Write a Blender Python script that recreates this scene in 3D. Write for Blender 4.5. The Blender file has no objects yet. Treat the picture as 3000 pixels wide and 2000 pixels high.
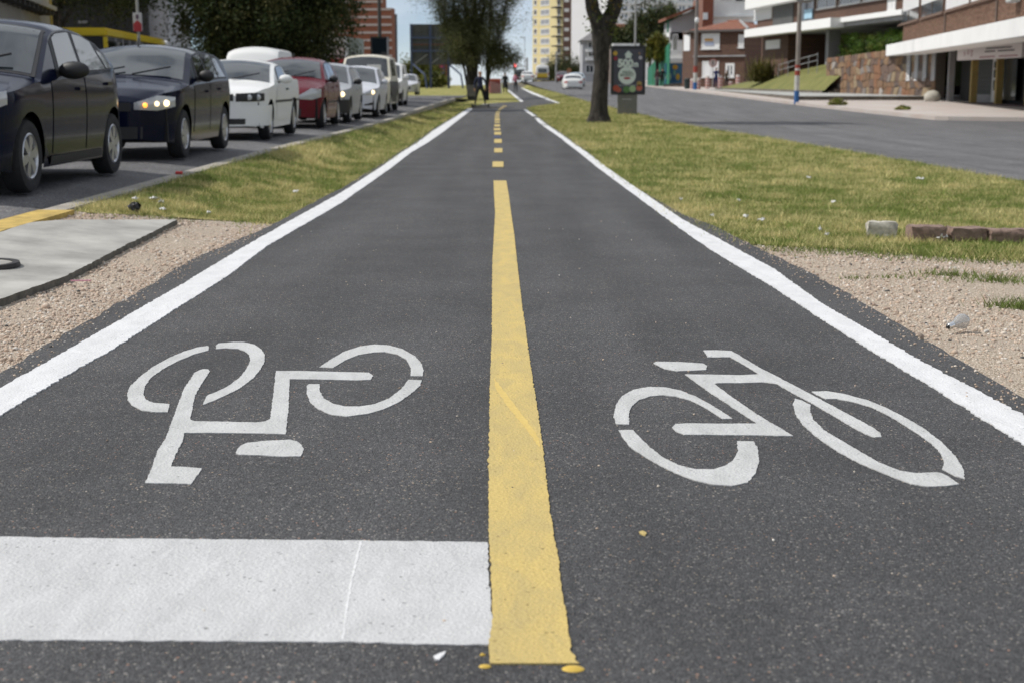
import bpy, bmesh, math, random
import numpy as np
from mathutils import Vector, Matrix
from mathutils.geometry import tessellate_polygon

random.seed(7); RNG = np.random.default_rng(7)
R = math.radians
scene = bpy.context.scene
COL = scene.collection

# ------------------------------------------------------------------ camera
CAMZ = 0.92; F = 4167.0; PITCH = math.atan(760.0 / F)
cam_d = bpy.data.cameras.new('camera'); cam = bpy.data.objects.new('camera', cam_d); COL.objects.link(cam)
cam.location = (0, 0, CAMZ); cam.rotation_euler = (math.pi / 2 - PITCH, 0, 0)
cam_d.lens = 50.0; cam_d.sensor_width = 36.0; cam_d.sensor_fit = 'HORIZONTAL'
cam_d.clip_start = 0.05; cam_d.clip_end = 5000
cam_d.dof.use_dof = True; cam_d.dof.focus_distance = 4.9; cam_d.dof.aperture_fstop = 5.1
cam_d.dof.aperture_blades = 9
scene.camera = cam

# ------------------------------------------------------------------ sky and sun
SUN_EL = R(49); SUN_AZ_FROM = Vector((-1.0, 0.05, 0)).normalized()    # where the sun stands, seen from the ground
w = bpy.data.worlds.new('World'); scene.world = w; w.use_nodes = True
nt = w.node_tree; nt.nodes.clear()
def N(t, tree, **kw):
    n = tree.nodes.new(t)
    for k, v in kw.items(): setattr(n, k, v)
    return n
sky = N('ShaderNodeTexSky', nt, sky_type='NISHITA', sun_disc=False)
sky.sun_elevation = SUN_EL
sky.sun_rotation = math.atan2(SUN_AZ_FROM.x, SUN_AZ_FROM.y)
sky.air_density = 0.5; sky.dust_density = 0.0; sky.ozone_density = 1.0
tc = N('ShaderNodeTexCoord', nt); mp = N('ShaderNodeMapping', nt); mp.inputs['Scale'].default_value = (1, 1, 2.6)
nz = N('ShaderNodeTexNoise', nt); nz.inputs['Scale'].default_value = 2.3; nz.inputs['Detail'].default_value = 9; nz.inputs['Roughness'].default_value = 0.58
rp = N('ShaderNodeValToRGB', nt); rp.color_ramp.elements[0].position = 0.36; rp.color_ramp.elements[1].position = 0.56
mx = N('ShaderNodeMix', nt, data_type='RGBA'); mx.inputs[7].default_value = (9.0, 9.6, 10.4, 1)
bg = N('ShaderNodeBackground', nt); bg.inputs['Strength'].default_value = 0.088
out = N('ShaderNodeOutputWorld', nt)
L = nt.links.new
L(tc.outputs['Generated'], mp.inputs['Vector']); L(mp.outputs['Vector'], nz.inputs['Vector']); L(nz.outputs['Fac'], rp.inputs['Fac'])
L(rp.outputs['Color'], mx.inputs[0]); L(sky.outputs['Color'], mx.inputs[6]); L(mx.outputs[2], bg.inputs['Color']); L(bg.outputs['Background'], out.inputs['Surface'])
sd = bpy.data.lights.new('sun', 'SUN'); sun = bpy.data.objects.new('sun', sd); COL.objects.link(sun)
sd.energy = 3.7; sd.angle = R(0.6); sd.color = (1.0, 0.955, 0.90)
sv = Vector((SUN_AZ_FROM.x * math.cos(SUN_EL), SUN_AZ_FROM.y * math.cos(SUN_EL), math.sin(SUN_EL)))
sun.rotation_euler = sv.to_track_quat('Z', 'Y').to_euler(); sun.location = (-30, 0, 40)
vs = scene.view_settings; vs.view_transform = 'Standard'; vs.look = 'None'; vs.exposure = 0.0; vs.gamma = 1.0; vs.use_curve_mapping = False

# ------------------------------------------------------------------ helpers: terrain and picture measurements
def sm(t):
    t = np.clip(t, 0, 1); return t * t * (3 - 2 * t)
ZP = ([-30, 0, 10, 20, 30, 45, 55, 70, 90, 129, 150, 200, 260, 400, 900], [.3, 0, -.135, -.26, -.335, -.345, -.36, -.37, -.28, -.04, .1, .55, .9, .6, -6])
ZR = ([-30, 0, 20, 30, 50, 72, 114, 150, 208, 260, 400, 900], [.2, -.05, -.33, -.38, -.38, -.23, .15, .42, .98, 1.0, .4, -6])
ZL = ([-30, 0, 12, 20, 30, 41, 55, 90, 150, 260, 900], [.05, .02, 0, 0, -.05, -.08, -.02, .0, .0, .2, -4])
def zroad_l(Y): return np.interp(Y, *ZL)
def zroad_r(Y): return np.interp(Y, *ZR)
def g(X, Y):
    X = np.asarray(X, float); Y = np.asarray(Y, float)
    zp = np.interp(Y, *ZP); zl = np.interp(Y, *ZL) - .02; zr = np.interp(Y, *ZR)
    # left verge falls from the kerb to the path; near the slab it is level with the path
    zl = zl + (zp - .0 - zl) * (1 - sm((Y - 3.5) / 5.0))
    far = sm((Y - 88) / 20.0); zl = zl + (zp - zl) * far * .8
    xc = -.0135 * np.clip(Y, 0, 70); U = X - xc
    tl = sm((-1.9 - U) / 1.3); tr = sm((U - 1.9) / 3.2)
    return zp + (zl - zp) * tl + (zr - zp) * tr
SP, CP = math.sin(PITCH), math.cos(PITCH)
def ray(x, y):
    dx = (x - 1500) / F; dy = (1000 - y) / F
    return Vector((dx, dy * SP + CP, dy * CP - SP))
def P(x, y, Y):                     # the place that stands at picture point (x, y), Y metres ahead
    d = ray(x, y); t = Y / d.y
    return Vector((d.x * t, Y, CAMZ + d.z * t))
def PX(x, Y):                       # sideways position of picture column x at the horizon
    return P(x, 240, Y).x
def G(x, y, dz=0.0, fn=None):       # the place on the ground seen at picture point (x, y)
    d = ray(x, y); fn = fn or g
    t0, t1 = 0.5, 0.5
    f = lambda t: CAMZ + d.z * t - (float(fn(d.x * t, d.y * t)) + dz)
    while t1 < 900 and f(t1) > 0: t0 = t1; t1 *= 1.02
    for _ in range(40):
        m = .5 * (t0 + t1)
        if f(m) > 0: t0 = m
        else: t1 = m
    return Vector((d.x * t1, d.y * t1, CAMZ + d.z * t1))
def GXY(pts, dz=0.0): return [(p.x, p.y) for p in (G(x, y, dz) for x, y in pts)]

# ------------------------------------------------------------------ helpers: materials
MATS = {}
def mat(name, color, rough=.8, var=.0, vscale=4.0, bump=0.0, bscale=40.0, metal=0.0, spec=.5, coat=0.0, emit=None, estr=0.0, tint=None, detail=4.0):
    if name in MATS: return MATS[name]
    m = bpy.data.materials.new(name); m.use_nodes = True; t = m.node_tree; b = t.nodes['Principled BSDF']
    b.inputs['Roughness'].default_value = rough; b.inputs['Metallic'].default_value = metal
    b.inputs['Specular IOR Level'].default_value = spec; b.inputs['Coat Weight'].default_value = coat; b.inputs['Coat Roughness'].default_value = .03
    c = (*color, 1)
    b.inputs['Base Color'].default_value = c
    geo = N('ShaderNodeNewGeometry', t)
    if var > 0:
        n = N('ShaderNodeTexNoise', t); n.inputs['Scale'].default_value = vscale; n.inputs['Detail'].default_value = detail; n.inputs['Roughness'].default_value = .62
        t.links.new(geo.outputs['Position'], n.inputs['Vector'])
        r = N('ShaderNodeValToRGB', t); r.color_ramp.elements[0].position = .3; r.color_ramp.elements[1].position = .7
        t2 = tint or tuple(x * (1 - var) for x in color)
        r.color_ramp.elements[0].color = (*t2, 1); r.color_ramp.elements[1].color = (*[min(1, x * (1 + var * .5)) for x in color], 1)
        t.links.new(n.outputs['Fac'], r.inputs['Fac']); t.links.new(r.outputs['Color'], b.inputs['Base Color'])
    if bump > 0:
        n2 = N('ShaderNodeTexNoise', t); n2.inputs['Scale'].default_value = bscale; n2.inputs['Detail'].default_value = 5
        t.links.new(geo.outputs['Position'], n2.inputs['Vector'])
        bp = N('ShaderNodeBump', t); bp.inputs['Strength'].default_value = bump; bp.inputs['Distance'].default_value = .4 / bscale
        t.links.new(n2.outputs['Fac'], bp.inputs['Height']); t.links.new(bp.outputs['Normal'], b.inputs['Normal'])
    if emit:
        b.inputs['Emission Color'].default_value = (*emit, 1); b.inputs['Emission Strength'].default_value = estr
    MATS[name] = m; return m
def vcol_mat(name, rough=.85, bump=0.0, bscale=300, sss=0.0, transl=0.0):
    m = bpy.data.materials.new(name); m.use_nodes = True; t = m.node_tree; b = t.nodes['Principled BSDF']
    a = N('ShaderNodeAttribute', t, attribute_name='Col'); t.links.new(a.outputs['Color'], b.inputs['Base Color'])
    b.inputs['Roughness'].default_value = rough; b.inputs['Specular IOR Level'].default_value = .25
    if transl > 0:
        tr = N('ShaderNodeBsdfTranslucent', t); t.links.new(a.outputs['Color'], tr.inputs['Color'])
        ms = N('ShaderNodeMixShader', t); ms.inputs[0].default_value = transl; o = t.nodes['Material Output']
        t.links.new(b.outputs[0], ms.inputs[1]); t.links.new(tr.outputs[0], ms.inputs[2]); t.links.new(ms.outputs[0], o.inputs['Surface'])
    MATS[name] = m; return m

def asphalt_mat(name, base, stone, scale=150.0, speck=.12, patch=.25, bump=.8):
    m = bpy.data.materials.new(name); m.use_nodes = True; t = m.node_tree; b = t.nodes['Principled BSDF']; K = t.links.new
    geo = N('ShaderNodeNewGeometry', t)
    v = N('ShaderNodeTexVoronoi', t); v.inputs['Scale'].default_value = scale; v.inputs['Randomness'].default_value = 1
    K(geo.outputs['Position'], v.inputs['Vector'])
    sep = N('ShaderNodeSeparateColor', t); K(v.outputs['Color'], sep.inputs['Color'])
    ramp = N('ShaderNodeValToRGB', t); e = ramp.color_ramp.elements
    e[0].position = 0; e[0].color = (*[x * .62 for x in base], 1)
    e[1].position = 1; e[1].color = (*stone, 1)
    k = e.new(.55); k.color = (*base, 1)
    k = e.new(1 - speck); k.color = (*[x * 1.3 for x in base], 1)
    K(sep.outputs[0], ramp.inputs['Fac'])
    # a few warm stones
    mixw = N('ShaderNodeMix', t, data_type='RGBA'); mixw.inputs[7].default_value = (stone[0] * .95, stone[1] * .66, stone[2] * .5, 1)
    gt = N('ShaderNodeMath', t, operation='GREATER_THAN'); gt.inputs[1].default_value = .86
    v2 = N('ShaderNodeTexVoronoi', t); v2.inputs['Scale'].default_value = scale * .42; K(geo.outputs['Position'], v2.inputs['Vector']); sp2 = N('ShaderNodeSeparateColor', t); K(v2.outputs['Color'], sp2.inputs['Color'])
    n5 = N('ShaderNodeTexNoise', t); n5.inputs['Scale'].default_value = 4; K(geo.outputs['Position'], n5.inputs['Vector'])
    ad = N('ShaderNodeMath', t, operation='ADD'); K(sp2.outputs[1], ad.inputs[0]); ml_ = N('ShaderNodeMath', t, operation='MULTIPLY_ADD'); ml_.inputs[1].default_value = -1.3; ml_.inputs[2].default_value = .55; K(v2.outputs['Distance'], ml_.inputs[0]); ml2 = N('ShaderNodeMath', t, operation='MULTIPLY_ADD'); ml2.inputs[1].default_value = .35; K(n5.outputs['Fac'], ml2.inputs[0]); K(ml_.outputs[0], ml2.inputs[2]); K(ml2.outputs[0], ad.inputs[1]); gt.inputs[1].default_value = 1.37; K(ad.outputs[0], gt.inputs[0])
    wr = N('ShaderNodeValToRGB', t); we = wr.color_ramp.elements; we[0].position = 0; we[0].color = (stone[0] * 1.25, stone[1] * .72, stone[2] * .58, 1); we[1].position = 1; we[1].color = (stone[0] * 1.5, stone[1] * 1.45, stone[2] * 1.35, 1); wk = we.new(.5); wk.color = (stone[0] * 1.3, stone[1] * 1.05, stone[2] * .8, 1)
    K(sp2.outputs[2], wr.inputs['Fac']); K(wr.outputs['Color'], mixw.inputs[7])
    n7 = N('ShaderNodeTexNoise', t); n7.inputs['Scale'].default_value = 75; n7.inputs['Detail'].default_value = 6; n7.inputs['Roughness'].default_value = .8; K(geo.outputs['Position'], n7.inputs['Vector'])
    m7 = N('ShaderNodeMapRange', t); m7.inputs[1].default_value = .35; m7.inputs[2].default_value = .65; m7.inputs[3].default_value = .62; m7.inputs[4].default_value = 1.38; K(n7.outputs['Fac'], m7.inputs[0])
    mu7 = N('ShaderNodeMix', t, data_type='RGBA', blend_type='MULTIPLY'); mu7.inputs[0].default_value = 1; K(ramp.outputs['Color'], mu7.inputs[6]); K(m7.outputs[0], mu7.inputs[7])
    K(gt.outputs[0], mixw.inputs[0]); K(mu7.outputs[2], mixw.inputs[6])
    n = N('ShaderNodeTexNoise', t); n.inputs['Scale'].default_value = 1.3; n.inputs['Detail'].default_value = 7; n.inputs['Roughness'].default_value = .65
    K(geo.outputs['Position'], n.inputs['Vector'])
    mr = N('ShaderNodeMapRange', t); mr.inputs[1].default_value = .36; mr.inputs[2].default_value = .64; mr.inputs[3].default_value = 1 - patch; mr.inputs[4].default_value = 1 + patch
    mpl = N('ShaderNodeMapping', t); mpl.inputs['Scale'].default_value = (2.6, .14, 1); K(geo.outputs['Position'], mpl.inputs['Vector']); nl = N('ShaderNodeTexNoise', t); nl.inputs['Scale'].default_value = 1; nl.inputs['Detail'].default_value = 5; K(mpl.outputs[0], nl.inputs['Vector'])
    av = N('ShaderNodeMix', t, data_type='FLOAT'); av.inputs[0].default_value = .5; K(n.outputs['Fac'], av.inputs[2]); K(nl.outputs['Fac'], av.inputs[3])
    K(av.outputs[0], mr.inputs[0])
    mul = N('ShaderNodeMix', t, data_type='RGBA', blend_type='MULTIPLY'); mul.inputs[0].default_value = 1
    K(mixw.outputs[2], mul.inputs[6]); K(mr.outputs[0], mul.inputs[7]); K(mul.outputs[2], b.inputs['Base Color'])
    b.inputs['Roughness'].default_value = .82; b.inputs['Specular IOR Level'].default_value = .35
    n2 = N('ShaderNodeTexNoise', t); n2.inputs['Scale'].default_value = scale * .55; n2.inputs['Detail'].default_value = 3; K(geo.outputs['Position'], n2.inputs['Vector'])
    add = N('ShaderNodeMath', t, operation='SUBTRACT'); K(n2.outputs['Fac'], add.inputs[0]); K(v.outputs['Distance'], add.inputs[1])
    bp = N('ShaderNodeBump', t); bp.inputs['Strength'].default_value = bump; bp.inputs['Distance'].default_value = .7 / scale
    K(add.outputs[0], bp.inputs['Height']); K(bp.outputs['Normal'], b.inputs['Normal'])
    MATS[name] = m; return m
def paint_mat(name, color, worn, streak=.5):
    m = bpy.data.materials.new(name); m.use_nodes = True; t = m.node_tree; b = t.nodes['Principled BSDF']; K = t.links.new
    geo = N('ShaderNodeNewGeometry', t)
    n = N('ShaderNodeTexNoise', t); n.inputs['Scale'].default_value = 5; n.inputs['Detail'].default_value = 10; n.inputs['Roughness'].default_value = .68; n.inputs['Distortion'].default_value = .6; mpp = N('ShaderNodeMapping', t); mpp.inputs['Rotation'].default_value = (0, 0, R(35)); mpp.inputs['Scale'].default_value = (2.4, .8, 1); K(geo.outputs['Position'], mpp.inputs['Vector']); K(mpp.outputs[0], n.inputs['Vector'])
    r = N('ShaderNodeValToRGB', t); r.color_ramp.elements[0].position = .30; r.color_ramp.elements[1].position = .62
    r.color_ramp.elements[0].color = (*worn, 1); r.color_ramp.elements[1].color = (*color, 1); K(n.outputs['Fac'], r.inputs['Fac'])
    # thin dark scuffs and pits
    mp = N('ShaderNodeMapping', t); mp.inputs['Scale'].default_value = (5, 44, 1); mp.inputs['Rotation'].default_value = (0, 0, R(4)); K(geo.outputs['Position'], mp.inputs['Vector'])
    n3 = N('ShaderNodeTexNoise', t); n3.inputs['Scale'].default_value = 2.0; n3.inputs['Detail'].default_value = 4; K(mp.outputs[0], n3.inputs['Vector'])
    r3 = N('ShaderNodeValToRGB', t); r3.color_ramp.elements[0].position = .70; r3.color_ramp.elements[1].position = .78
    r3.color_ramp.elements[0].color = (1, 1, 1, 1); r3.color_ramp.elements[1].color = (1 - streak, 1 - streak, 1 - streak, 1); K(n3.outputs['Fac'], r3.inputs['Fac'])
    v = N('ShaderNodeTexVoronoi', t); v.inputs['Scale'].default_value = 170; K(geo.outputs['Position'], v.inputs['Vector'])
    sp = N('ShaderNodeSeparateColor', t); K(v.outputs['Color'], sp.inputs['Color'])
    gt = N('ShaderNodeMath', t, operation='GREATER_THAN'); gt.inputs[1].default_value = .996; K(sp.outputs[0], gt.inputs[0])
    mu = N('ShaderNodeMix', t, data_type='RGBA', blend_type='MULTIPLY'); mu.inputs[0].default_value = 1; K(r.outputs['Color'], mu.inputs[6]); K(r3.outputs['Color'], mu.inputs[7])
    m2 = N('ShaderNodeMix', t, data_type='RGBA'); m2.inputs[7].default_value = (*[x * .45 for x in color], 1); K(gt.outputs[0], m2.inputs[0]); K(mu.outputs[2], m2.inputs[6])
    n8 = N('ShaderNodeTexNoise', t); n8.inputs['Scale'].default_value = 190; n8.inputs['Detail'].default_value = 4; n8.inputs['Roughness'].default_value = .75; K(geo.outputs['Position'], n8.inputs['Vector'])
    m8 = N('ShaderNodeMapRange', t); m8.inputs[1].default_value = .32; m8.inputs[2].default_value = .6; m8.inputs[3].default_value = .80; m8.inputs[4].default_value = 1.04; K(n8.outputs['Fac'], m8.inputs[0])
    mu8 = N('ShaderNodeMix', t, data_type='RGBA', blend_type='MULTIPLY'); mu8.inputs[0].default_value = 1; K(m2.outputs[2], mu8.inputs[6]); K(m8.outputs[0], mu8.inputs[7]); K(mu8.outputs[2], b.inputs['Base Color'])
    n2 = N('ShaderNodeTexNoise', t); n2.inputs['Scale'].default_value = 130; n2.inputs['Detail'].default_value = 4; K(geo.outputs['Position'], n2.inputs['Vector'])
    bp = N('ShaderNodeBump', t); bp.inputs['Strength'].default_value = .8; bp.inputs['Distance'].default_value = .005; K(n2.outputs['Fac'], bp.inputs['Height']); K(bp.outputs['Normal'], b.inputs['Normal'])
    b.inputs['Roughness'].default_value = .7; b.inputs['Specular IOR Level'].default_value = .3
    MATS[name] = m; return m
def gravel_mat(name):
    m = bpy.data.materials.new(name); m.use_nodes = True; t = m.node_tree; b = t.nodes['Principled BSDF']; K = t.links.new
    geo = N('ShaderNodeNewGeometry', t)
    v = N('ShaderNodeTexVoronoi', t); v.inputs['Scale'].default_value = 150; K(geo.outputs['Position'], v.inputs['Vector'])
    sp = N('ShaderNodeSeparateColor', t); K(v.outputs['Color'], sp.inputs['Color'])
    r = N('ShaderNodeValToRGB', t); e = r.color_ramp.elements; e[0].position = 0; e[0].color = (.25, .19, .14, 1); e[1].position = 1; e[1].color = (.62, .53, .44, 1)
    k = e.new(.5); k.color = (.455, .38, .29, 1); K(sp.outputs[0], r.inputs['Fac'])
    n = N('ShaderNodeTexNoise', t); n.inputs['Scale'].default_value = 2.2; n.inputs['Detail'].default_value = 6; K(geo.outputs['Position'], n.inputs['Vector'])
    r2 = N('ShaderNodeValToRGB', t); r2.color_ramp.elements[0].position = .42; r2.color_ramp.elements[1].position = .62; K(n.outputs['Fac'], r2.inputs['Fac'])
    mx = N('ShaderNodeMix', t, data_type='RGBA'); mx.inputs[7].default_value = (.42, .355, .285, 1); K(r.outputs['Color'], mx.inputs[6])
    ml = N('ShaderNodeMath', t, operation='MULTIPLY'); ml.inputs[1].default_value = .65; K(r2.outputs['Color'], ml.inputs[0]); K(ml.outputs[0], mx.inputs[0])
    K(mx.outputs[2], b.inputs['Base Color'])
    bp = N('ShaderNodeBump', t, invert=True); bp.inputs['Strength'].default_value = .9; bp.inputs['Distance'].default_value = .008; K(v.outputs['Distance'], bp.inputs['Height']); K(bp.outputs['Normal'], b.inputs['Normal'])
    b.inputs['Roughness'].default_value = .9; b.inputs['Specular IOR Level'].default_value = .2
    MATS[name] = m; return m
def lawn_mat(name):
    m = bpy.data.materials.new(name); m.use_nodes = True; t = m.node_tree; b = t.nodes['Principled BSDF']; K = t.links.new
    geo = N('ShaderNodeNewGeometry', t)
    n = N('ShaderNodeTexNoise', t); n.inputs['Scale'].default_value = .8; n.inputs['Detail'].default_value = 9; n.inputs['Roughness'].default_value = .7; K(geo.outputs['Position'], n.inputs['Vector'])
    r = N('ShaderNodeValToRGB', t); e = r.color_ramp.elements; e[0].position = .36; e[0].color = (.15, .17, .045, 1); e[1].position = .66; e[1].color = (.42, .35, .16, 1)
    k = e.new(.5); k.color = (.28, .265, .09, 1); K(n.outputs['Fac'], r.inputs['Fac']); K(r.outputs['Color'], b.inputs['Base Color'])
    n2 = N('ShaderNodeTexNoise', t); n2.inputs['Scale'].default_value = 60; n2.inputs['Detail'].default_value = 5; K(geo.outputs['Position'], n2.inputs['Vector'])
    bp = N('ShaderNodeBump', t); bp.inputs['Strength'].default_value = 1; bp.inputs['Distance'].default_value = .03; K(n2.outputs['Fac'], bp.inputs['Height']); K(bp.outputs['Normal'], b.inputs['Normal'])
    b.inputs['Roughness'].default_value = .95; b.inputs['Specular IOR Level'].default_value = .1
    MATS[name] = m; return m

# ------------------------------------------------------------------ helpers: objects
def link(name, me, m, parent=None, smooth=False):
    o = bpy.data.objects.new(name, me); COL.objects.link(o)
    if m is not None and len(me.materials) == 0: me.materials.append(m)
    if parent is not None: o.parent = parent
    if smooth:
        me.polygons.foreach_set('use_smooth', np.ones(len(me.polygons), bool))
        me.set_sharp_from_angle(angle=R(smooth if smooth is not True else 40))
    return o
def tag(o, label=None, cat=None, group=None, kind=None):
    if label: o['label'] = label
    if cat: o['category'] = cat
    if group: o['group'] = group
    if kind: o['kind'] = kind
    return o
def thing(name, label, cat, loc=(0, 0, 0), rz=0.0, group=None):
    o = bpy.data.objects.new(name, None); COL.objects.link(o); o.location = loc; o.rotation_euler = (0, 0, rz); o.empty_display_size = .2
    return tag(o, label, cat, group)
def np_mesh(name, V, Fc, col=None):
    V = np.asarray(V, np.float32).reshape(-1, 3); Fc = np.asarray(Fc, np.int32); k = Fc.shape[1]
    me = bpy.data.meshes.new(name); me.vertices.add(len(V)); me.vertices.foreach_set('co', V.ravel())
    me.loops.add(Fc.size); me.loops.foreach_set('vertex_index', Fc.ravel())
    me.polygons.add(len(Fc)); me.polygons.foreach_set('loop_start', np.arange(0, Fc.size, k, dtype=np.int32)); me.update(calc_edges=True)
    if col is not None:
        a = me.color_attributes.new('Col', 'FLOAT_COLOR', 'POINT'); c = np.ones((len(V), 4), np.float32); c[:, :3] = col; a.data.foreach_set('color', c.ravel())
    return me
class MB:
    def __init__(s): s.v = []; s.f = []
    def quad(s, a, b, c, d):
        n = len(s.v); s.v += [tuple(a), tuple(b), tuple(c), tuple(d)]; s.f.append((n, n + 1, n + 2, n + 3)); return s
    def poly(s, pts):
        n = len(s.v); s.v += [tuple(p) for p in pts]; s.f.append(tuple(range(n, n + len(pts)))); return s
    def box(s, x0, x1, y0, y1, z0, z1):
        n = len(s.v); s.v += [(x, y, z) for z in (z0, z1) for y in (y0, y1) for x in (x0, x1)]
        s.f += [tuple(n + i for i in q) for q in ((0, 2, 3, 1), (4, 5, 7, 6), (0, 1, 5, 4), (2, 6, 7, 3), (0, 4, 6, 2), (1, 3, 7, 5))]; return s
    def hexa(s, lo, hi):            # lo, hi: four points each, counter-clockwise from above
        n = len(s.v); s.v += [tuple(p) for p in lo] + [tuple(p) for p in hi]
        s.f += [(n + 3, n + 2, n + 1, n), (n + 4, n + 5, n + 6, n + 7)] + [(n + i, n + (i + 1) % 4, n + 4 + (i + 1) % 4, n + 4 + i) for i in range(4)]; return s
    def prism(s, pts, z0, z1):      # pts: xy outline
        n = len(s.v); k = len(pts); s.v += [(x, y, z0) for x, y in pts] + [(x, y, z1) for x, y in pts]
        s.f += [tuple(range(n + k - 1, n - 1, -1)), tuple(range(n + k, n + 2 * k))] + [(n + i, n + (i + 1) % k, n + k + (i + 1) % k, n + k + i) for i in range(k)]; return s
    def tube(s, pts, rad, seg=8, cap=True):
        pts = [Vector(p) for p in pts]; rad = rad if hasattr(rad, '__len__') else [rad] * len(pts); n = len(s.v); up = None
        for i, p in enumerate(pts):
            d = (pts[min(i + 1, len(pts) - 1)] - pts[max(i - 1, 0)]).normalized()
            if up is None: up = Vector((1, 0, 0)) if abs(d.x) < .8 else Vector((0, 1, 0))
            a = (up - d * up.dot(d)).normalized(); b = d.cross(a); up = a
            s.v += [tuple(p + (a * math.cos(2 * math.pi * k / seg) + b * math.sin(2 * math.pi * k / seg)) * rad[i]) for k in range(seg)]
        for i in range(len(pts) - 1):
            for k in range(seg):
                s.f.append((n + i * seg + k, n + i * seg + (k + 1) % seg, n + (i + 1) * seg + (k + 1) % seg, n + (i + 1) * seg + k))
        if cap: s.f += [tuple(n + k for k in range(seg - 1, -1, -1)), tuple(n + (len(pts) - 1) * seg + k for k in range(seg))]
        return s
    def lathe(s, prof, seg=24, axis='z', c=(0, 0, 0)):     # prof: (radius, height)
        n = len(s.v); m = len(prof)
        for k in range(seg):
            a = 2 * math.pi * k / seg
            for r_, h in prof:
                p = (r_ * math.cos(a), r_ * math.sin(a), h)
                if axis == 'x': p = (h, r_ * math.cos(a), r_ * math.sin(a))
                if axis == 'y': p = (r_ * math.cos(a), h, r_ * math.sin(a))
                s.v.append((p[0] + c[0], p[1] + c[1], p[2] + c[2]))
        for k in range(seg):
            for j in range(m - 1):
                s.f.append((n + k * m + j, n + ((k + 1) % seg) * m + j, n + ((k + 1) % seg) * m + j + 1, n + k * m + j + 1))
        return s
    def grid(s, P2):                 # P2: rows of points
        n = len(s.v); r = len(P2); c = len(P2[0])
        for row in P2: s.v += [tuple(p) for p in row]
        for i in range(r - 1):
            for j in range(c - 1): s.f.append((n + i * c + j, n + i * c + j + 1, n + (i + 1) * c + j + 1, n + (i + 1) * c + j))
        return s
    def ball(s, c, r_, seg=10, rings=6):
        r_ = r_ if hasattr(r_, '__len__') else (r_,) * 3
        s.grid([[(c[0] + r_[0] * math.cos(2 * math.pi * k / seg) * math.sin(math.pi * i / rings), c[1] + r_[1] * math.sin(2 * math.pi * k / seg) * math.sin(math.pi * i / rings), c[2] + r_[2] * math.cos(math.pi * i / rings)) for k in range(seg + 1)] for i in range(rings + 1)])
        return s
    def build(s, name, m, parent=None, smooth=False, weld=False, bevel=0):
        me = bpy.data.meshes.new(name); me.from_pydata(s.v, [], s.f); me.validate()
        if weld or bevel:
            bm = bmesh.new(); bm.from_mesh(me); bmesh.ops.remove_doubles(bm, verts=bm.verts, dist=1e-5)
            bmesh.ops.recalc_face_normals(bm, faces=bm.faces)
            if bevel:
                es = [e for e in bm.edges if len(e.link_faces) == 2 and e.calc_face_angle(0) > .5]
                bmesh.ops.bevel(bm, geom=es, offset=bevel, segments=2, affect='EDGES', clamp_overlap=True)
            bm.to_mesh(me); bm.free()
        return link(name, me, m, parent, smooth)
def inpoly(px, py, poly):
    ins = np.zeros(len(px), bool); n = len(poly); j = n - 1
    for i in range(n):
        xi, yi = poly[i]; xj, yj = poly[j]
        c = ((yi > py) != (yj > py)) & (px < (xj - xi) * (py - yi) / ((yj - yi) or 1e-9) + xi)
        ins ^= c; j = i
    return ins
def text_mesh(name, body, size, m, parent, loc, rot=(R(90), 0, 0), bold=0.0, ext=.004, align='CENTER'):
    c = bpy.data.curves.new(name, 'FONT'); c.body = body; c.size = size; c.extrude = ext; c.offset = bold; c.align_x = align; c.align_y = 'CENTER'
    o = bpy.data.objects.new(name, c); me = bpy.data.meshes.new_from_object(o); bpy.data.objects.remove(o); bpy.data.curves.remove(c)
    o = link(name, me, m, parent); o.location = loc; o.rotation_euler = rot; return o
def ycurve(pts):                     # picture points on the ground -> X as a function of Y
    q = sorted((p.y, p.x) for p in (G(x, y) for x, y in pts))
    ys = np.array([a for a, _ in q]); xs = np.array([b for _, b in q])
    def f(Y):
        Y = np.asarray(Y, float); r_ = np.interp(Y, ys, xs)
        s0 = (xs[min(3, len(xs) - 1)] - xs[0]) / (ys[min(3, len(xs) - 1)] - ys[0]); return np.where(Y < ys[0], xs[0] + (Y - ys[0]) * s0, r_)
    f.y0 = ys[0]; f.y1 = ys[-1]; return f
def strip(name, fl, fr, Ys, m, dz, cols=8, parent=None, skirt=.05, jag=0.0, zf=None, skew=0.0):
    zf = zf or g; rows = []
    for Y in Ys:
        a = float(fl(Y)); b = float(fr(Y))
        if jag: a += random.gauss(0, jag); b += random.gauss(0, jag)
        row = [(a + (b - a) * k / cols, Y) for k in range(cols + 1)]
        row = [(x, y, float(zf(x, y)) + dz) for x, y in row]
        if skirt: row = [(row[0][0], Y, row[0][2] - skirt)] + row + [(row[-1][0], Y, row[-1][2] - skirt)]
        rows.append(row)
    mb = MB(); mb.grid(rows)
    if skirt:
        mb.poly([rows[0][0]] + rows[0][1:-1] + [rows[0][-1]])
    return mb.build(name, m, parent)

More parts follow.
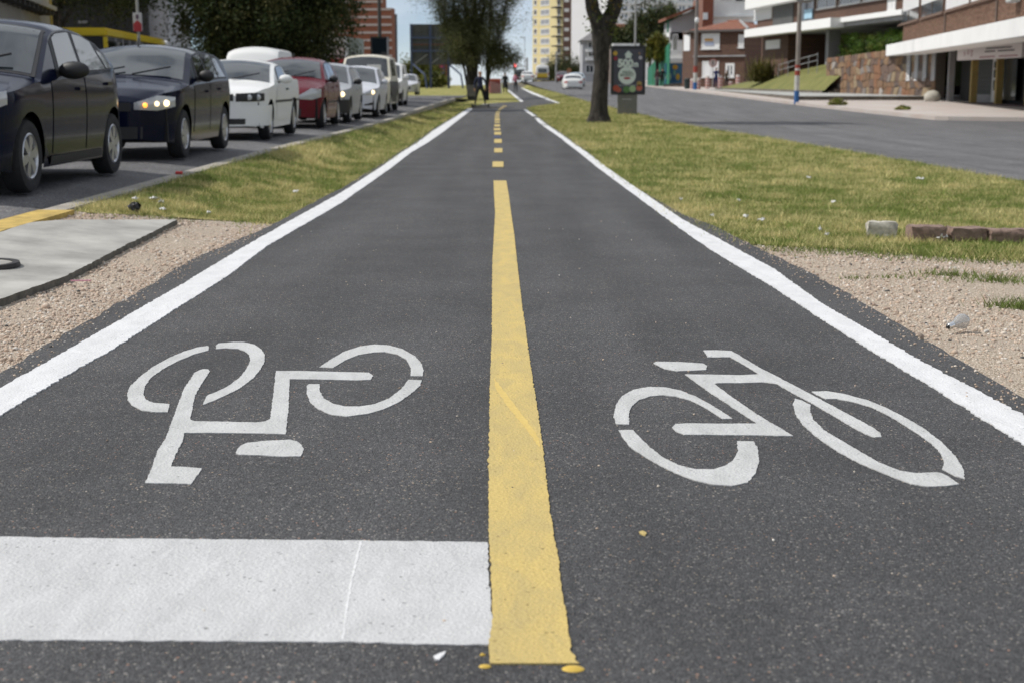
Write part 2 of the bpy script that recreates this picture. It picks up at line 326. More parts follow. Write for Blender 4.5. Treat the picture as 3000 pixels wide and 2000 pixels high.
# ================================================================== THE GROUND
M_path = asphalt_mat('path_asphalt', (.065, .0645, .066), (.25, .23, .21), scale=230, speck=.05, patch=.26, bump=1.0)
M_road = asphalt_mat('road_asphalt', (.105, .103, .106), (.26, .25, .24), scale=90, speck=.2, patch=.30, bump=.4)
M_white = paint_mat('white_road_paint', (.71, .71, .71), (.58, .58, .58))
M_bike = paint_mat('grey_white_road_paint', (.55, .55, .54), (.42, .42, .41), .35)
M_yellow = paint_mat('yellow_road_paint', (.58, .435, .15), (.45, .355, .15), .3)
M_gravel = gravel_mat('gravel_bed'); M_lawn = lawn_mat('lawn_soil')
M_conc = mat('concrete_slab', (.385, .372, .34), .9, .42, 2.2, .7, 130, detail=12)
M_kerb = mat('kerb_concrete', (.34, .31, .27), .9, .3, 4, .5, 60)
M_kerby = mat('kerb_yellow_paint', (.50, .35, .09), .8, .45, 6, .4, 60)
M_pave = mat('pavement_tiles', (.42, .395, .37), .9, .25, .5, .3, 20, tint=(.42, .345, .30))
M_base = mat('bare_earth', (.17, .15, .10), .95, .4, .3, .3, 10)

# one sheet for the land, out to the horizon
xs = np.concatenate([np.linspace(-700, -60, 14), np.linspace(-50, -6, 18), np.linspace(-5, 8, 53), np.linspace(9, 40, 20), np.linspace(60, 700, 14)])
ys = np.concatenate([np.linspace(-60, 0, 8), np.linspace(1, 100, 100), np.linspace(104, 260, 40), np.linspace(280, 1000, 30)])
XX, YY = np.meshgrid(xs, ys); ZZ = g(XX, YY) - .14
ZZ = np.where(XX < -3.2, np.minimum(ZZ, zroad_l(YY) - .25), ZZ)
nx, ny = len(xs), len(ys); idx = np.arange(nx * ny).reshape(ny, nx)
Fq = np.stack([idx[:-1, :-1], idx[:-1, 1:], idx[1:, 1:], idx[1:, :-1]], -1).reshape(-1, 4)
tag(link('ground', np_mesh('ground', np.stack([XX, YY, ZZ], -1), Fq), M_base), 'bare earth under the streets and verges', kind='structure')

# ---- bike path
asph_l = ycurve([(0, 1090), (150, 1000), (300, 915), (440, 835), (548, 765), (640, 727), (714, 695), (803, 657), (935, 583), (1000, 553), (1165, 447), (1262, 382), (1378, 310)])
asph_r = ycurve([(3000, 1167), (2679, 976), (2423, 823), (2268, 748), (2168, 701), (2090, 660), (2008, 632), (1822, 527), (1724, 446), (1662, 402), (1608, 366), (1570, 336), (1540, 318)])
path_end = 71.0
Yp = np.concatenate([np.arange(-3, 12, .12), np.arange(12, 30, .4), np.arange(30, path_end + .5, 1.0)])
path = strip('bike_path', asph_l, asph_r, Yp, M_path, 0.0, cols=10, skirt=.09, jag=.006)
tag(path, 'dark grey asphalt bike path with a yellow centre line', kind='structure')
def ground_poly(name, px, m, dz, parent=None, skirt=0.0, sub=0.0, jit=0.0, kind=None, raw=False):
    pts = [Vector((*q, 0)) for q in (px if raw else GXY(px))]
    if sub:
        o2 = []
        for i, a in enumerate(pts):
            b = pts[(i + 1) % len(pts)]; L_ = (b - a).length; k = max(1, int(L_ / sub)); nrm = Vector((-(b - a).y, (b - a).x, 0)).normalized()
            for j in range(k): o2.append(a.lerp(b, j / k) + nrm * random.gauss(0, jit))
        pts = o2
    top = [(p.x, p.y, float(g(p.x, p.y)) + dz) for p in pts]; tr = tessellate_polygon([[Vector((p.x, p.y, 0)) for p in pts]])
    mb = MB(); mb.v = list(top); mb.f = [tuple(t) for t in tr]
    if skirt:
        n = len(top); mb.v += [(x, y, z - skirt) for x, y, z in top]; mb.f += [(i, (i + 1) % n, n + (i + 1) % n, n + i) for i in range(n)]
    o = mb.build(name, m, parent, weld=True)
    # faces up
    me = o.data; up = sum(p.normal.z * p.area for p in me.polygons)
    if up < 0: me.flip_normals()
    return tag(o, kind=kind)
far_l = [(1378, 311), (1395, 309), (1418, 305), (1478, 301), (1534, 298), (1512, 283), (1490, 265), (1487, 252), (1499, 243)]
far_r = [(1514, 244), (1528, 258), (1562, 275), (1600, 290), (1640, 303), (1590, 308), (1560, 312), (1541, 318.5)]
ground_poly('bike_path_bend', far_l + far_r, M_path, .003, path, .06)

# ---- painted lines on the path
le = [(0, 1139), (268, 987), (536, 833), (714, 725), (839, 654), (1000, 565), (1174, 449), (1269, 384), (1380, 312)]
li = [(0, 1218), (223, 1085), (321, 1031), (536, 893), (670, 808), (781, 723), (1000, 596), (1206, 446), (1299, 387), (1389, 315)]
ro = [(3000, 1218), (2696, 1058), (2536, 964), (2411, 893), (2268, 790), (2089, 692), (2000, 645), (1718, 446), (1656, 402), (1602, 366), (1564, 336), (1537, 318)]
ri = [(3000, 1304), (2826, 1196), (2714, 1125), (2536, 1018), (2402, 933), (2268, 844), (2089, 737), (2000, 676), (1695, 446), (1644, 406), (1590, 369), (1561, 342), (1534, 323)]
Yl = np.concatenate([np.arange(-2, 9, .018), np.arange(9, 25, .08), np.arange(25, 70.5, .5)])
lo_, li_ = ycurve(le), ycurve(li); ro_, ri_ = ycurve(ro), ycurve(ri)
strip('edge_line', lo_, li_, Yl, M_white, .004, cols=2, parent=path, skirt=.004, jag=.0028)
Yr = np.concatenate([np.arange(-2, 9, .018), np.arange(9, 24, .08), np.arange(24, 44, .3)])
strip('edge_line', ri_, ro_, Yr, M_white, .004, cols=2, parent=path, skirt=.004, jag=.003)
for a, b in ((1563, 1535), (1592, 1569)):        # the far stretch is broken by overgrown grass
    def row(x):      # y of the line at column x
        return np.interp(x, [1534, 1561, 1590, 1644, 1695], [321, 339, 368, 404, 446])
    ya, yb = G(a, row(a)).y, G(b, row(b)).y
    strip('edge_line', ri_, ro_, np.linspace(ya, yb, 8), M_white, .004, cols=2, parent=path, skirt=.004, jag=.01)
for a, b in (((1414, 306), (1534, 299)),):
    ground_poly('edge_line', [(a[0], a[1]), (b[0], b[1]), (b[0] - 2, b[1] + 1.3), (a[0], a[1] + 1.2)], M_white, .009, path)
ground_poly('edge_line', [(1534, 298), (1526, 300), (1507, 284), (1487, 266), (1490, 264)], M_white, .009, path)
ground_poly('edge_line', [(1641, 303), (1634, 303.6), (1598, 291.5), (1560, 276.6), (1526, 259), (1529, 258)], M_white, .009, path)
yl = [(1446, 530), (1448, 575), (1451, 623), (1446, 712), (1443, 765), (1442, 860), (1441, 997), (1436, 1110), (1434, 1224), (1432, 1360), (1431, 1500), (1436, 1640), (1442, 1772), (1441, 1850), (1429, 1883), (1434, 1910), (1436, 1951)]
yr = [(1483, 530), (1490, 570), (1497, 623), (1507, 692), (1516, 780), (1529, 890), (1544, 997), (1560, 1110), (1579, 1224), (1595, 1360), (1612, 1500), (1636, 1650), (1657, 1798), (1672, 1891), (1672, 1905), (1697, 1946)]
yl_, yr_ = ycurve(yl), ycurve(yr)
cl = strip('centre_line', yl_, yr_, np.arange(max(yl_.y0, yr_.y0), yl_.y1, .015), M_yellow, .0032, cols=3, parent=path, skirt=.003, jag=.0014)
for (x, y, rx) in ((1421, 1953, .0105), (1679, 1960, .019), (1414, 1919, .005)):      # blobs of spilled paint at its end
    p = G(x, y); MB().ball((p.x, p.y, p.z + .001), (rx, rx * .72, .0032), 14, 6).build('paint_blob', mat('wet_yellow_paint', (.58, .39, .06), .6, .15, 60), cl, smooth=True)
for (x0, x1, y0, y1) in ((1443, 1475, 475, 491), (1448, 1472, 436, 448), (1448, 1470, 409, 420), (1448, 1468, 388, 396), (1447, 1466, 377, 383), (1448, 1465, 366, 372),
                         (1449, 1464, 357, 361), (1449, 1464, 348, 354), (1450, 1463, 341, 345), (1451, 1463, 335, 338.5), (1453, 1464, 329.5, 332.5), (1455, 1466, 325, 327.5), (1460, 1470, 320, 322), (1465, 1476, 315.5, 317.5), (1472, 1484, 311, 313)):
    ground_poly('centre_dash', [(x0, y1), (x1, y1), (x1, y0), (x0, y0)], M_yellow, .007, path, .004)
ground_poly('faded_blue_dash', [(1445, 406), (1467, 406), (1466, 398), (1446, 398)], mat('faded_blue_paint', (.045, .055, .10), .8, .3, 9), .007, path)
sb = ground_poly('stop_bar', [(-420, 1570), (0, 1573), (300, 1578), (700, 1581), (1000, 1584), (1428, 1589), (1434, 1700), (1441, 1800), (1443, 1860), (1430, 1889), (1340, 1891), (1000, 1882), (500, 1879), (0, 1877), (-520, 1874)], paint_mat('worn_white_paint', (.56, .56, .555), (.45, .45, .445), .55), .0024, path, .0022, sub=.016, jit=.0014)
ground_poly('paint_ridge', [(1054, 1588), (1061, 1588), (1036, 1690), (1018, 1790), (1008, 1876), (1002, 1876), (1012, 1788), (1030, 1688)], mat('fresh_white_paint', (.66, .66, .655), .7, .15, 60, .6, 150), .0032, sb, .0008, sub=.012, jit=.0009)
ground_poly('paint_streak', [(1448, 1108), (1456, 1120), (1500, 1178), (1545, 1235), (1580, 1290), (1584, 1312), (1576, 1306), (1540, 1256), (1490, 1196), (1452, 1140)], mat('fresh_yellow_streak', (.60, .435, .12), .65, .1, 40, .4, 120), .0037, cl, .0004, sub=.02, jit=.0015)
ground_poly('paint_drip', [(1272, 1925), (1290, 1916), (1306, 1910), (1300, 1921), (1286, 1934), (1276, 1935)], M_white, .003, path, .003, sub=.01, jit=.001)
ground_poly('paint_drip', [(1872, 1559), (1884, 1556), (1895, 1563), (1890, 1569), (1876, 1565)], M_yellow, .003, path, .003)

# ---- bicycle symbols, stencilled
k1 = 920 / 2352.0; k2 = 1100 / 2352.0
def sym(name, pieces, k, ox, oy, label):
    root = None
    for i, (nm, pts) in enumerate(pieces):
        px = [(ox + x * k, oy + y * k) for x, y in pts]
        if root is None:
            root = ground_poly(name, px, M_bike, .0026, path, .0024, sub=.012, jit=.0009); root['label'] = label
        else: ground_poly(nm, px, M_bike, .0026, root, .0024, sub=.012, jit=.0009)
A = [('frame', [(560, 290), (600, 268), (625, 261), (660, 262), (677, 276), (655, 310), (610, 380), (565, 460), (545, 560), (530, 640), (560, 650), (800, 655), (1020, 660), (1090, 652), (1128, 635), (1140, 560), (1158, 400), (1168, 330), (1172, 275), (1330, 274), (1600, 281), (1870, 287), (1900, 312), (1880, 340), (1780, 345), (1500, 338), (1275, 336), (1272, 400), (1265, 560), (1250, 700), (1246, 747), (1000, 742), (700, 738), (486, 738), (470, 810), (420, 900), (385, 990), (500, 995), (618, 1005), (580, 1060), (535, 1122), (400, 1118), (192, 1114), (240, 1010), (270, 910), (300, 850), (345, 780), (380, 690), (415, 590), (440, 520), (465, 460), (485, 400), (530, 340)]),
     ('wheel_arc', [(661, 88), (672, 98), (664, 122), (560, 150), (440, 200), (330, 258), (240, 322), (190, 390), (178, 450), (200, 490), (250, 513), (330, 518), (374, 522), (361, 583), (270, 583), (170, 572), (95, 532), (62, 490), (60, 440), (80, 390), (150, 320), (250, 245), (370, 178), (480, 130), (580, 100)]),
     ('wheel_arc', [(724, 84), (740, 70), (850, 60), (930, 60), (1010, 78), (1060, 110), (1088, 155), (1085, 210), (1055, 265), (1000, 330), (900, 405), (800, 455), (700, 500), (624, 528), (640, 490), (650, 462), (740, 425), (820, 385), (900, 325), (950, 260), (980, 195), (972, 155), (940, 128), (890, 110), (800, 105), (724, 111)]),
     ('wheel_arc', [(1498, 246), (1580, 190), (1680, 132), (1800, 92), (1910, 77), (2020, 84), (2120, 112), (2210, 162), (2262, 220), (2278, 270), (2272, 314), (2182, 312), (2182, 250), (2150, 190), (2080, 150), (1990, 133), (1900, 136), (1790, 155), (1690, 195), (1600, 252)]),
     ('wheel_arc', [(1401, 385), (1420, 373), (1498, 373), (1502, 430), (1530, 480), (1600, 520), (1690, 540), (1800, 541), (1910, 523), (2020, 480), (2110, 410), (2165, 340), (2266, 344), (2250, 385), (2190, 440), (2090, 510), (1980, 560), (1860, 595), (1700, 615), (1580, 600), (1490, 560), (1430, 510), (1406, 450)]),
     ('saddle', [(875, 875), (905, 835), (960, 812), (1100, 797), (1280, 789), (1330, 800), (1365, 828), (1380, 860), (1360, 914), (1200, 916), (1050, 906), (900, 902), (873, 892)])]
B = [('frame', [(621, 59), (700, 57), (795, 62), (840, 85), (920, 135), (980, 170), (1060, 210), (1140, 252), (1280, 325), (1420, 400), (1560, 475), (1690, 545), (1730, 575), (1738, 600), (1695, 602), (1640, 585), (1560, 540), (1440, 470), (1300, 388), (1180, 325), (1080, 266), (1000, 258), (850, 262), (712, 262), (690, 268), (780, 335), (900, 420), (1040, 510), (1120, 555), (1184, 594), (1000, 591), (750, 588), (500, 586), (450, 566), (426, 540), (445, 519), (520, 515), (750, 517), (958, 516), (850, 445), (760, 385), (660, 320), (580, 262), (505, 208), (680, 210), (860, 213), (972, 207), (880, 150), (790, 101), (650, 101)]),
     ('saddle', [(309, 139), (325, 129), (480, 131), (620, 140), (645, 155), (640, 180), (560, 184), (460, 188), (380, 175)]),
     ('wheel_arc', [(75, 520), (60, 470), (75, 400), (110, 345), (180, 305), (280, 286), (390, 290), (480, 310), (580, 350), (680, 405), (760, 455), (803, 486), (740, 487), (715, 470), (630, 415), (540, 370), (450, 347), (370, 338), (290, 345), (220, 368), (170, 410), (155, 455), (158, 523)]),
     ('wheel_arc', [(90, 557), (182, 557), (220, 600), (280, 660), (370, 730), (460, 775), (570, 802), (680, 803), (760, 780), (810, 745), (838, 690), (834, 627), (935, 628), (965, 680), (970, 760), (945, 830), (900, 885), (800, 907), (680, 898), (560, 870), (420, 815), (290, 745), (170, 670), (120, 610)]),
     ('wheel_arc', [(1196, 360), (1240, 372), (1293, 400), (1290, 440), (1310, 490), (1380, 560), (1480, 620), (1600, 690), (1720, 760), (1850, 812), (1960, 828), (2080, 822), (2115, 828), (2165, 855), (2222, 896), (2140, 908), (2030, 912), (1920, 895), (1780, 840), (1600, 765), (1460, 690), (1330, 600), (1240, 520), (1195, 450), (1183, 395)]),
     ('wheel_arc', [(1300, 316), (1390, 313), (1500, 330), (1650, 370), (1760, 415), (1880, 475), (2000, 545), (2110, 630), (2200, 720), (2250, 800), (2258, 862), (2200, 845), (2150, 820), (2117, 800), (2130, 770), (2115, 710), (2060, 650), (1980, 590), (1880, 525), (1780, 465), (1680, 415), (1560, 380), (1460, 362), (1390, 362), (1330, 335)])]
sym('bicycle_symbol', A, k1, 350, 980, 'upside-down painted bicycle on the left lane, behind the stop bar')
sym('bicycle_symbol', B, k2, 1770, 1000, 'painted bicycle on the right lane, heading away')

# ---- left side: slab, gravel, verge, kerb, road
lawn_l_near = [(204, 606), (255, 616), (420, 622), (612, 625), (720, 640), (816, 648)]
slab_px = [(-560, 664), (0, 656), (166, 650), (340, 649), (517, 648), (450, 684), (383, 716), (290, 765), (191, 816), (95, 850), (0, 884), (-300, 1010), (-900, 1010)]
kerb_x0, kerb_x1 = -3.50, -3.32
fL = lambda X: (lambda Y: np.full_like(np.asarray(Y, float), X))
zk = lambda x, y: zroad_l(y) - .018
zrl = lambda x, y: zroad_l(y) - .08 * np.clip((x + 4.3) / .8, 0, 1)
Yk = np.arange(9.3, 86, 1.0)
k_o = strip('kerb', fL(kerb_x0), fL(kerb_x1), Yk, M_kerb, 0, cols=1, skirt=.16, zf=zk); tag(k_o, 'low concrete kerb between the left street and the grass verge', kind='structure')
k_y = strip('yellow_kerb', fL(kerb_x0 + .0), fL(kerb_x1 + .09), np.arange(-3, 10.9, .5), M_kerby, .006, cols=1, skirt=.16, zf=zk); tag(k_y, 'kerb stretch painted yellow beside the concrete slab', kind='structure')
rl = strip('left_street', fL(-16), fL(-3.4), np.concatenate([np.arange(-20, 90, 2.0)]), M_road, 0, cols=30, skirt=.06, zf=zrl); tag(rl, 'grey asphalt street with the queue of cars', kind='structure')
cross = strip('cross_street', fL(-60), fL(-3.0), np.linspace(86, 97, 6), M_road, .004, cols=6, skirt=.06, zf=lambda x, y: zroad_l(y)); tag(cross, 'side street turning off to the left', kind='structure')
pl = strip('left_pavement', fL(-26), fL(-16), np.arange(-20, 86, 3.0), M_pave, .12, cols=2, skirt=.2, zf=lambda x, y: zroad_l(y)); tag(pl, 'pavement on the far side of the left street', kind='structure')

lawn_l_poly = [(-3.33, 10.5)] + GXY(lawn_l_near) + [(float(asph_l(Y)), Y) for Y in np.arange(9.8, 71, 2.0)] + [(-2.2, 84), (-3.33, 84)]
def sheet(name, poly, m, dz, res, label, zf=None):
    zf = zf or g
    xs_ = [p[0] for p in poly]; ys_ = [p[1] for p in poly]
    bm = bmesh.new(); f = bm.faces.new([bm.verts.new((x, y, 0)) for x, y in poly]); 
    if f.normal.z < 0: f.normal_flip()
    bmesh.ops.triangulate(bm, faces=bm.faces)
    # slice on a lattice so that the sheet follows the land
    ry = res[1]; y = math.floor(min(ys_) / ry) * ry
    while y < max(ys_):
        bmesh.ops.bisect_plane(bm, geom=bm.verts[:] + bm.edges[:] + bm.faces[:], plane_co=(0, y, 0), plane_no=(0, 1, 0)); y += ry if y < 120 else ry * 4
    x = math.floor(min(xs_) / res[0]) * res[0]
    while x < max(xs_):
        if -8 < x < 8: bmesh.ops.bisect_plane(bm, geom=bm.verts[:] + bm.edges[:] + bm.faces[:], plane_co=(x, 0, 0), plane_no=(1, 0, 0))
        x += res[0]
    for v in bm.verts: v.co.z = float(zf(v.co.x, v.co.y)) + dz
    bm.normal_update(); me = bpy.data.meshes.new(name); bm.to_mesh(me); bm.free()
    return tag(link(name, me, m), label, kind='structure')
slab_xy = [(max(x, -3.22), y) for x, y in GXY(slab_px)]
sp_ = []
for i, a in enumerate(slab_xy):
    b = slab_xy[(i + 1) % len(slab_xy)]; k = max(1, int(math.dist(a, b) / .05))
    for j in range(k): sp_.append((a[0] + (b[0] - a[0]) * j / k + random.gauss(0, .003), a[1] + (b[1] - a[1]) * j / k + random.gauss(0, .003)))
slab = sheet('concrete_slab', sp_, M_conc, .012, (.3, .4), 'pale concrete slab beside the gravel, at the left edge')
em = MB(); em.grid([[(x, y, float(g(x, y)) + .0118) for x, y in sp_ + sp_[:1]], [(x, y, float(g(x, y)) - .10) for x, y in sp_ + sp_[:1]]]); em.build('slab_edge', mat('shaded_slab_edge', (.13, .12, .10), .95, .5, 20, .6, 80), slab)  # edge shade painted in: mottled colour much darker than the slab top
p = G(-62, 775, .01)
MB().lathe([(.0, .004), (.172, .004)], 36, c=(p.x, p.y, float(g(p.x, p.y)) + .011)).build('manhole_filling', M_conc, slab)
mh = MB().lathe([(.17, .0), (.172, .010), (.205, .010), (.212, -.01)], 36, c=(p.x, p.y, float(g(p.x, p.y)) + .011)).build('manhole_cover', mat('dark_cast_iron', (.05, .045, .042), .55, .4, 30, metal=.6), slab, smooth=True)
sheet('left_verge', lawn_l_poly, M_lawn, -.020, (.4, 1.5), 'grass verge between the queue of cars and the bike path')
grav_l = [(-3.4, -3)] + [(-3.4, 10.7)] + GXY(lawn_l_near) + [(float(asph_l(Y)) + .03, Y) for Y in np.arange(9.6, -3, -.6)]
sheet('left_gravel_bed', grav_l, M_gravel, -.028, (.5, 1.0), 'tan gravel between the slab and the path')

# ---- right side: verge, gravel, street
rd = [(3300, 575), (3000, 529), (2551, 453), (2194, 395), (2028, 370), (1861, 330), (1780, 312), (1724, 298), (1656, 278), (1567, 256), (1530, 245)]
rde = ycurve(rd)
lawn_r_near = [(2168, 703), (2194, 706), (2300, 712), (2420, 716), (2551, 724), (2700, 735), (2860, 745), (3000, 752), (3200, 760), (3600, 780)]
lr = GXY(lawn_r_near)
second_r = [(p.x, p.y) for p in (G(x, y) for x, y in ((1541, 319), (1560, 312), (1590, 308), (1640, 303), (1600, 290), (1562, 275), (1528, 258)))]
lawn_r_poly = lr + [(float(rde(Y)), Y) for Y in np.arange(max(lr[-1][1] + .5, 13), 190, 4.0)] + second_r[::-1] + [(float(asph_r(Y)), Y) for Y in np.arange(70, 10.3, -2.0)]
sheet('right_verge', lawn_r_poly, M_lawn, -.020, (.5, 2.0), 'wide dry grass verge between the bike path and the right street')
xr_end = lr[-1][0]
grav_r = [(float(asph_r(Y)) - .03, Y) for Y in np.arange(-3, 10.2, .6)] + lr + [(xr_end + 9, lr[-1][1] + 1.5), (xr_end + 9, -3)]
sheet('right_gravel_bed', grav_r, M_gravel, -.028, (.5, 1.0), 'tan gravel on the right of the path')
kerbR = lambda Y: np.interp(Y, [-20, 20, 45.6, 47.5, 49.5, 60, 114, 150, 300], [60, 60, 60, 18, 14.6, 14.3, 14.0, 14.0, 14.0])
rr = strip('right_street', rde, kerbR, np.concatenate([np.arange(8, 44, 2.0), np.arange(44, 52, .5), np.arange(52, 60, 2.0), np.arange(60, 400, 5.0)]), M_road, -.004, cols=6, skirt=.05, zf=lambda x, y: zroad_r(y)); tag(rr, 'grey asphalt street rising on the right', kind='structure')
tag(strip('far_verge', lambda Y: np.interp(Y, [71, 84, 90, 129, 200], [-40, -40, -40, -60, -90]), lambda Y: np.interp(Y, [84, 88, 91, 129, 175, 200], [-2.2, -1.0, .6, -.3, -.6, -.6]), np.arange(97, 200, 3.0), M_lawn, -.012, cols=12, skirt=0), 'grass beyond the bend, under the billboard', kind='structure')
sheet('bend_verge', [(-3.33, 84), (-2.2, 84), (float(asph_l(70.9)), 71)] + GXY([(1395, 309), (1418, 305), (1478, 301), (1534, 298)]) + [(.4, 97), (-3.0, 97), (-3.0, 86)], M_lawn, -.014, (.5, 2), 'grass at the bend of the path')
pav_r = lambda Y: np.interp(Y, [20, 200], [45, 45])
zpv = lambda x, y: zroad_r(y) + .13
tag(strip('right_pavement', lambda Y: kerbR(Y) - .0, pav_r, np.concatenate([np.arange(45.7, 52, .4), np.arange(52, 60, 1.0), np.arange(60, 300, 5.0)]), M_pave, 0, cols=8, skirt=.2, zf=zpv), 'pinkish pavement along the right street', kind='structure')

# ================================================================== VEGETATION, GRAVEL, LITTER
M_grass = vcol_mat('grass_blades', .8, transl=.25); M_leaf = vcol_mat('leaves', .6, transl=.22); M_peb = vcol_mat('pebbles', .85)
def vnoise(x, y, s, seed=0):         # cheap value noise
    r_ = np.random.default_rng(seed); T = r_.random((64, 64)); x = x * s; y = y * s
    xi = np.floor(x).astype(int); yi = np.floor(y).astype(int); fx = x - xi; fy = y - yi; fx = fx * fx * (3 - 2 * fx); fy = fy * fy * (3 - 2 * fy)
    t = lambda a, b: T[a % 64, b % 64]
    return (t(xi, yi) * (1 - fx) + t(xi + 1, yi) * fx) * (1 - fy) + (t(xi, yi + 1) * (1 - fx) + t(xi + 1, yi + 1) * fx) * fy
def grass(name, poly, dens, label, hmul=1.0, zf=None, edge=.05):
    zf = zf or g; P_ = np.array(poly); x0, y0 = P_.min(0); x1, y1 = P_.max(0); X = []; Y = []
    bands = [(y0 - .1, 16), (16, 24), (24, 36), (36, 55), (55, 90), (90, 160)]
    for i, (a, b) in enumerate(bands):
        a = max(a, y0 - .1); b = min(b, y1)
        if b <= a: continue
        n = int((x1 - x0) * (b - a) * dens / (1, 2.0, 4.0, 9, 24, 80)[i]); x = RNG.uniform(x0, x1, n); y = RNG.uniform(a, b, n)
        e_ = np.where(y < 12.5, .17, .045); bare = vnoise(x, y, 1.6, 12) * .6 + vnoise(x, y, 6, 13) * .4
        k = inpoly(x + RNG.normal(0, 1, n) * np.where(y < 12.5, .10, .05), y + RNG.normal(0, 1, n) * e_, poly) & (RNG.random(n) < np.clip((bare - .22) * 5, .25, 1)); X.append(x[k]); Y.append(y[k])
    X = np.concatenate(X); Y = np.concatenate(Y); n = len(X)
    sc = np.clip(Y / 13, .9, 5) ** .75
    patch = vnoise(X, Y, .7, 3) * .22 + vnoise(X, Y, 2.7, 4) * .38 + vnoise(X, Y, 8, 5) * .40
    h = RNG.gamma(3.0, .0075, n).clip(.008, .06) * hmul * (.7 + .6 * patch) * np.clip(sc, 1, 1.8); wd = RNG.uniform(.0025, .005, n) * sc
    a = RNG.uniform(0, 2 * np.pi, n); l = RNG.uniform(.2, 1.5, n) * h; la = RNG.uniform(0, 2 * np.pi, n)
    z = zf(X, Y) - .022
    V = np.empty((n, 3, 3)); V[:, 0] = np.stack([X - np.cos(a) * wd, Y - np.sin(a) * wd, z], -1); V[:, 1] = np.stack([X + np.cos(a) * wd, Y + np.sin(a) * wd, z], -1)
    V[:, 2] = np.stack([X + np.cos(la) * l, Y + np.sin(la) * l, z + h + .010], -1)
    dry = np.clip((patch - .37) / .34 + RNG.normal(0, .32, n), 0, 1)[:, None]
    c = np.array([.18, .235, .056]) * (1 - dry) + np.array([.62, .54, .26]) * dry
    c = c * RNG.uniform(.65, 1.3, (n, 1)); C = np.repeat(c, 3, 0)
    tag(link(name, np_mesh(name, V, np.arange(n * 3).reshape(-1, 3), C), M_grass), label, 'grass', kind='stuff')
grass('verge_grass', lawn_l_poly, 6500, 'short dry grass on the verge beside the cars')
grass('verge_grass', lawn_r_poly, 5200, 'short dry grass on the wide verge right of the path')
def tufts(name, spots, label):
    X = []; Y = []; H = []
    for (x, y, r_, n, h) in spots:
        p = G(x, y); X.append(p.x + RNG.normal(0, r_, n)); Y.append(p.y + RNG.normal(0, r_ * .5, n)); H.append(np.full(n, h))
    X = np.concatenate(X); Y = np.concatenate(Y); H = np.concatenate(H) * RNG.uniform(.5, 1.2, len(X)); n = len(X)
    a = RNG.uniform(0, 2 * np.pi, n); wd = .003; z = g(X, Y) - .03
    V = np.empty((n, 3, 3)); V[:, 0] = np.stack([X - np.cos(a) * wd, Y - np.sin(a) * wd, z], -1); V[:, 1] = np.stack([X + np.cos(a) * wd, Y + np.sin(a) * wd, z], -1)
    la = RNG.uniform(0, 2 * np.pi, n); V[:, 2] = np.stack([X + np.cos(la) * H * .8, Y + np.sin(la) * H * .8, z + H], -1)
    c = np.array([.13, .17, .04]) * RNG.uniform(.6, 1.5, (n, 1)); 
    tag(link(name, np_mesh(name, V, np.arange(n * 3).reshape(-1, 3), np.repeat(c, 3, 0)), M_grass), label, 'grass', kind='stuff')
tufts('grass_tufts', [(2770, 793, .10, 160, .05), (2920, 808, .16, 320, .05), (2990, 885, .09, 260, .06), (2510, 802, .05, 50, .03), (2620, 800, .05, 60, .03), (2300, 718, .25, 260, .04), (2480, 724, .3, 420, .045), (2640, 733, .35, 520, .05), (2800, 742, .3, 380, .05), (2950, 754, .3, 360, .05), (640, 632, .2, 260, .045), (430, 622, .2, 300, .045), (1690, 478, .2, 90, .04), (1640, 430, .2, 60, .04), (2080, 668, .12, 110, .035), (2150, 700, .1, 70, .035)], 'sparse weeds creeping over the edge of the gravel')

# ---- gravel stones
ico = bmesh.new(); bmesh.ops.create_icosphere(ico, subdivisions=1, radius=1); IV = np.array([v.co[:] for v in ico.verts]); IF = np.array([[v.index for v in f.verts] for f in ico.faces]); ico.free()
def pebbles(name, X, Y, r_, label, dz=0.0, pal=None):
    n = len(X); s_ = r_[:, None] * RNG.uniform(.6, 1.25, (n, 3)); s_[:, 2] *= .75
    V = IV[None] * RNG.uniform(.8, 1.2, (n, 12, 1)) * s_[:, None]; a = RNG.uniform(0, 6.28, n); ca, sa = np.cos(a)[:, None], np.sin(a)[:, None]
    x = V[..., 0] * ca - V[..., 1] * sa; y = V[..., 0] * sa + V[..., 1] * ca
    V = np.stack([x + X[:, None], y + Y[:, None], V[..., 2] + (g(X, Y) + dz + s_[:, 2] * .55)[:, None]], -1)
    pal = pal if pal is not None else np.array([[.53, .43, .34], [.48, .375, .29], [.60, .53, .45], [.42, .32, .25], [.27, .215, .17], [.54, .41, .31], [.66, .62, .56], [.09, .085, .08]])
    c = pal[RNG.choice(len(pal), n, p=np.array([.24, .22, .14, .14, .09, .10, .05, .02]))] * RNG.uniform(.8, 1.15, (n, 1))
    Fc = (IF[None] + (np.arange(n) * 12)[:, None, None]).reshape(-1, 3)
    return tag(link(name, np_mesh(name, V, Fc, np.repeat(c, 12, 0)), M_peb), label, 'gravel', kind='stuff')
def scatter(poly, n, ylim=None, pw=1.6):
    P_ = np.array(poly); x0, y0 = P_.min(0); x1, y1 = P_.max(0)
    if ylim: y0, y1 = ylim
    x = RNG.uniform(x0, x1, n); y = y0 + (y1 - y0) * RNG.random(n); k = inpoly(x, y, poly); return x[k], y[k]
x, y = scatter(grav_l, 120000, (3.2, 11)); k = ~inpoly(x, y, slab_xy); x, y = x[k], y[k]
pebbles('gravel_stones', x, y, RNG.gamma(2.2, .0014, len(x)) + .0016, 'loose tan gravel stones between slab and path', -.03)
x, y = scatter(grav_r, 400000, (3.6, 10.8)); k = (x < 5.2); x, y = x[k], y[k]; k = (vnoise(x, y, 1.1, 9) + RNG.normal(0, .22, len(x))) < .55
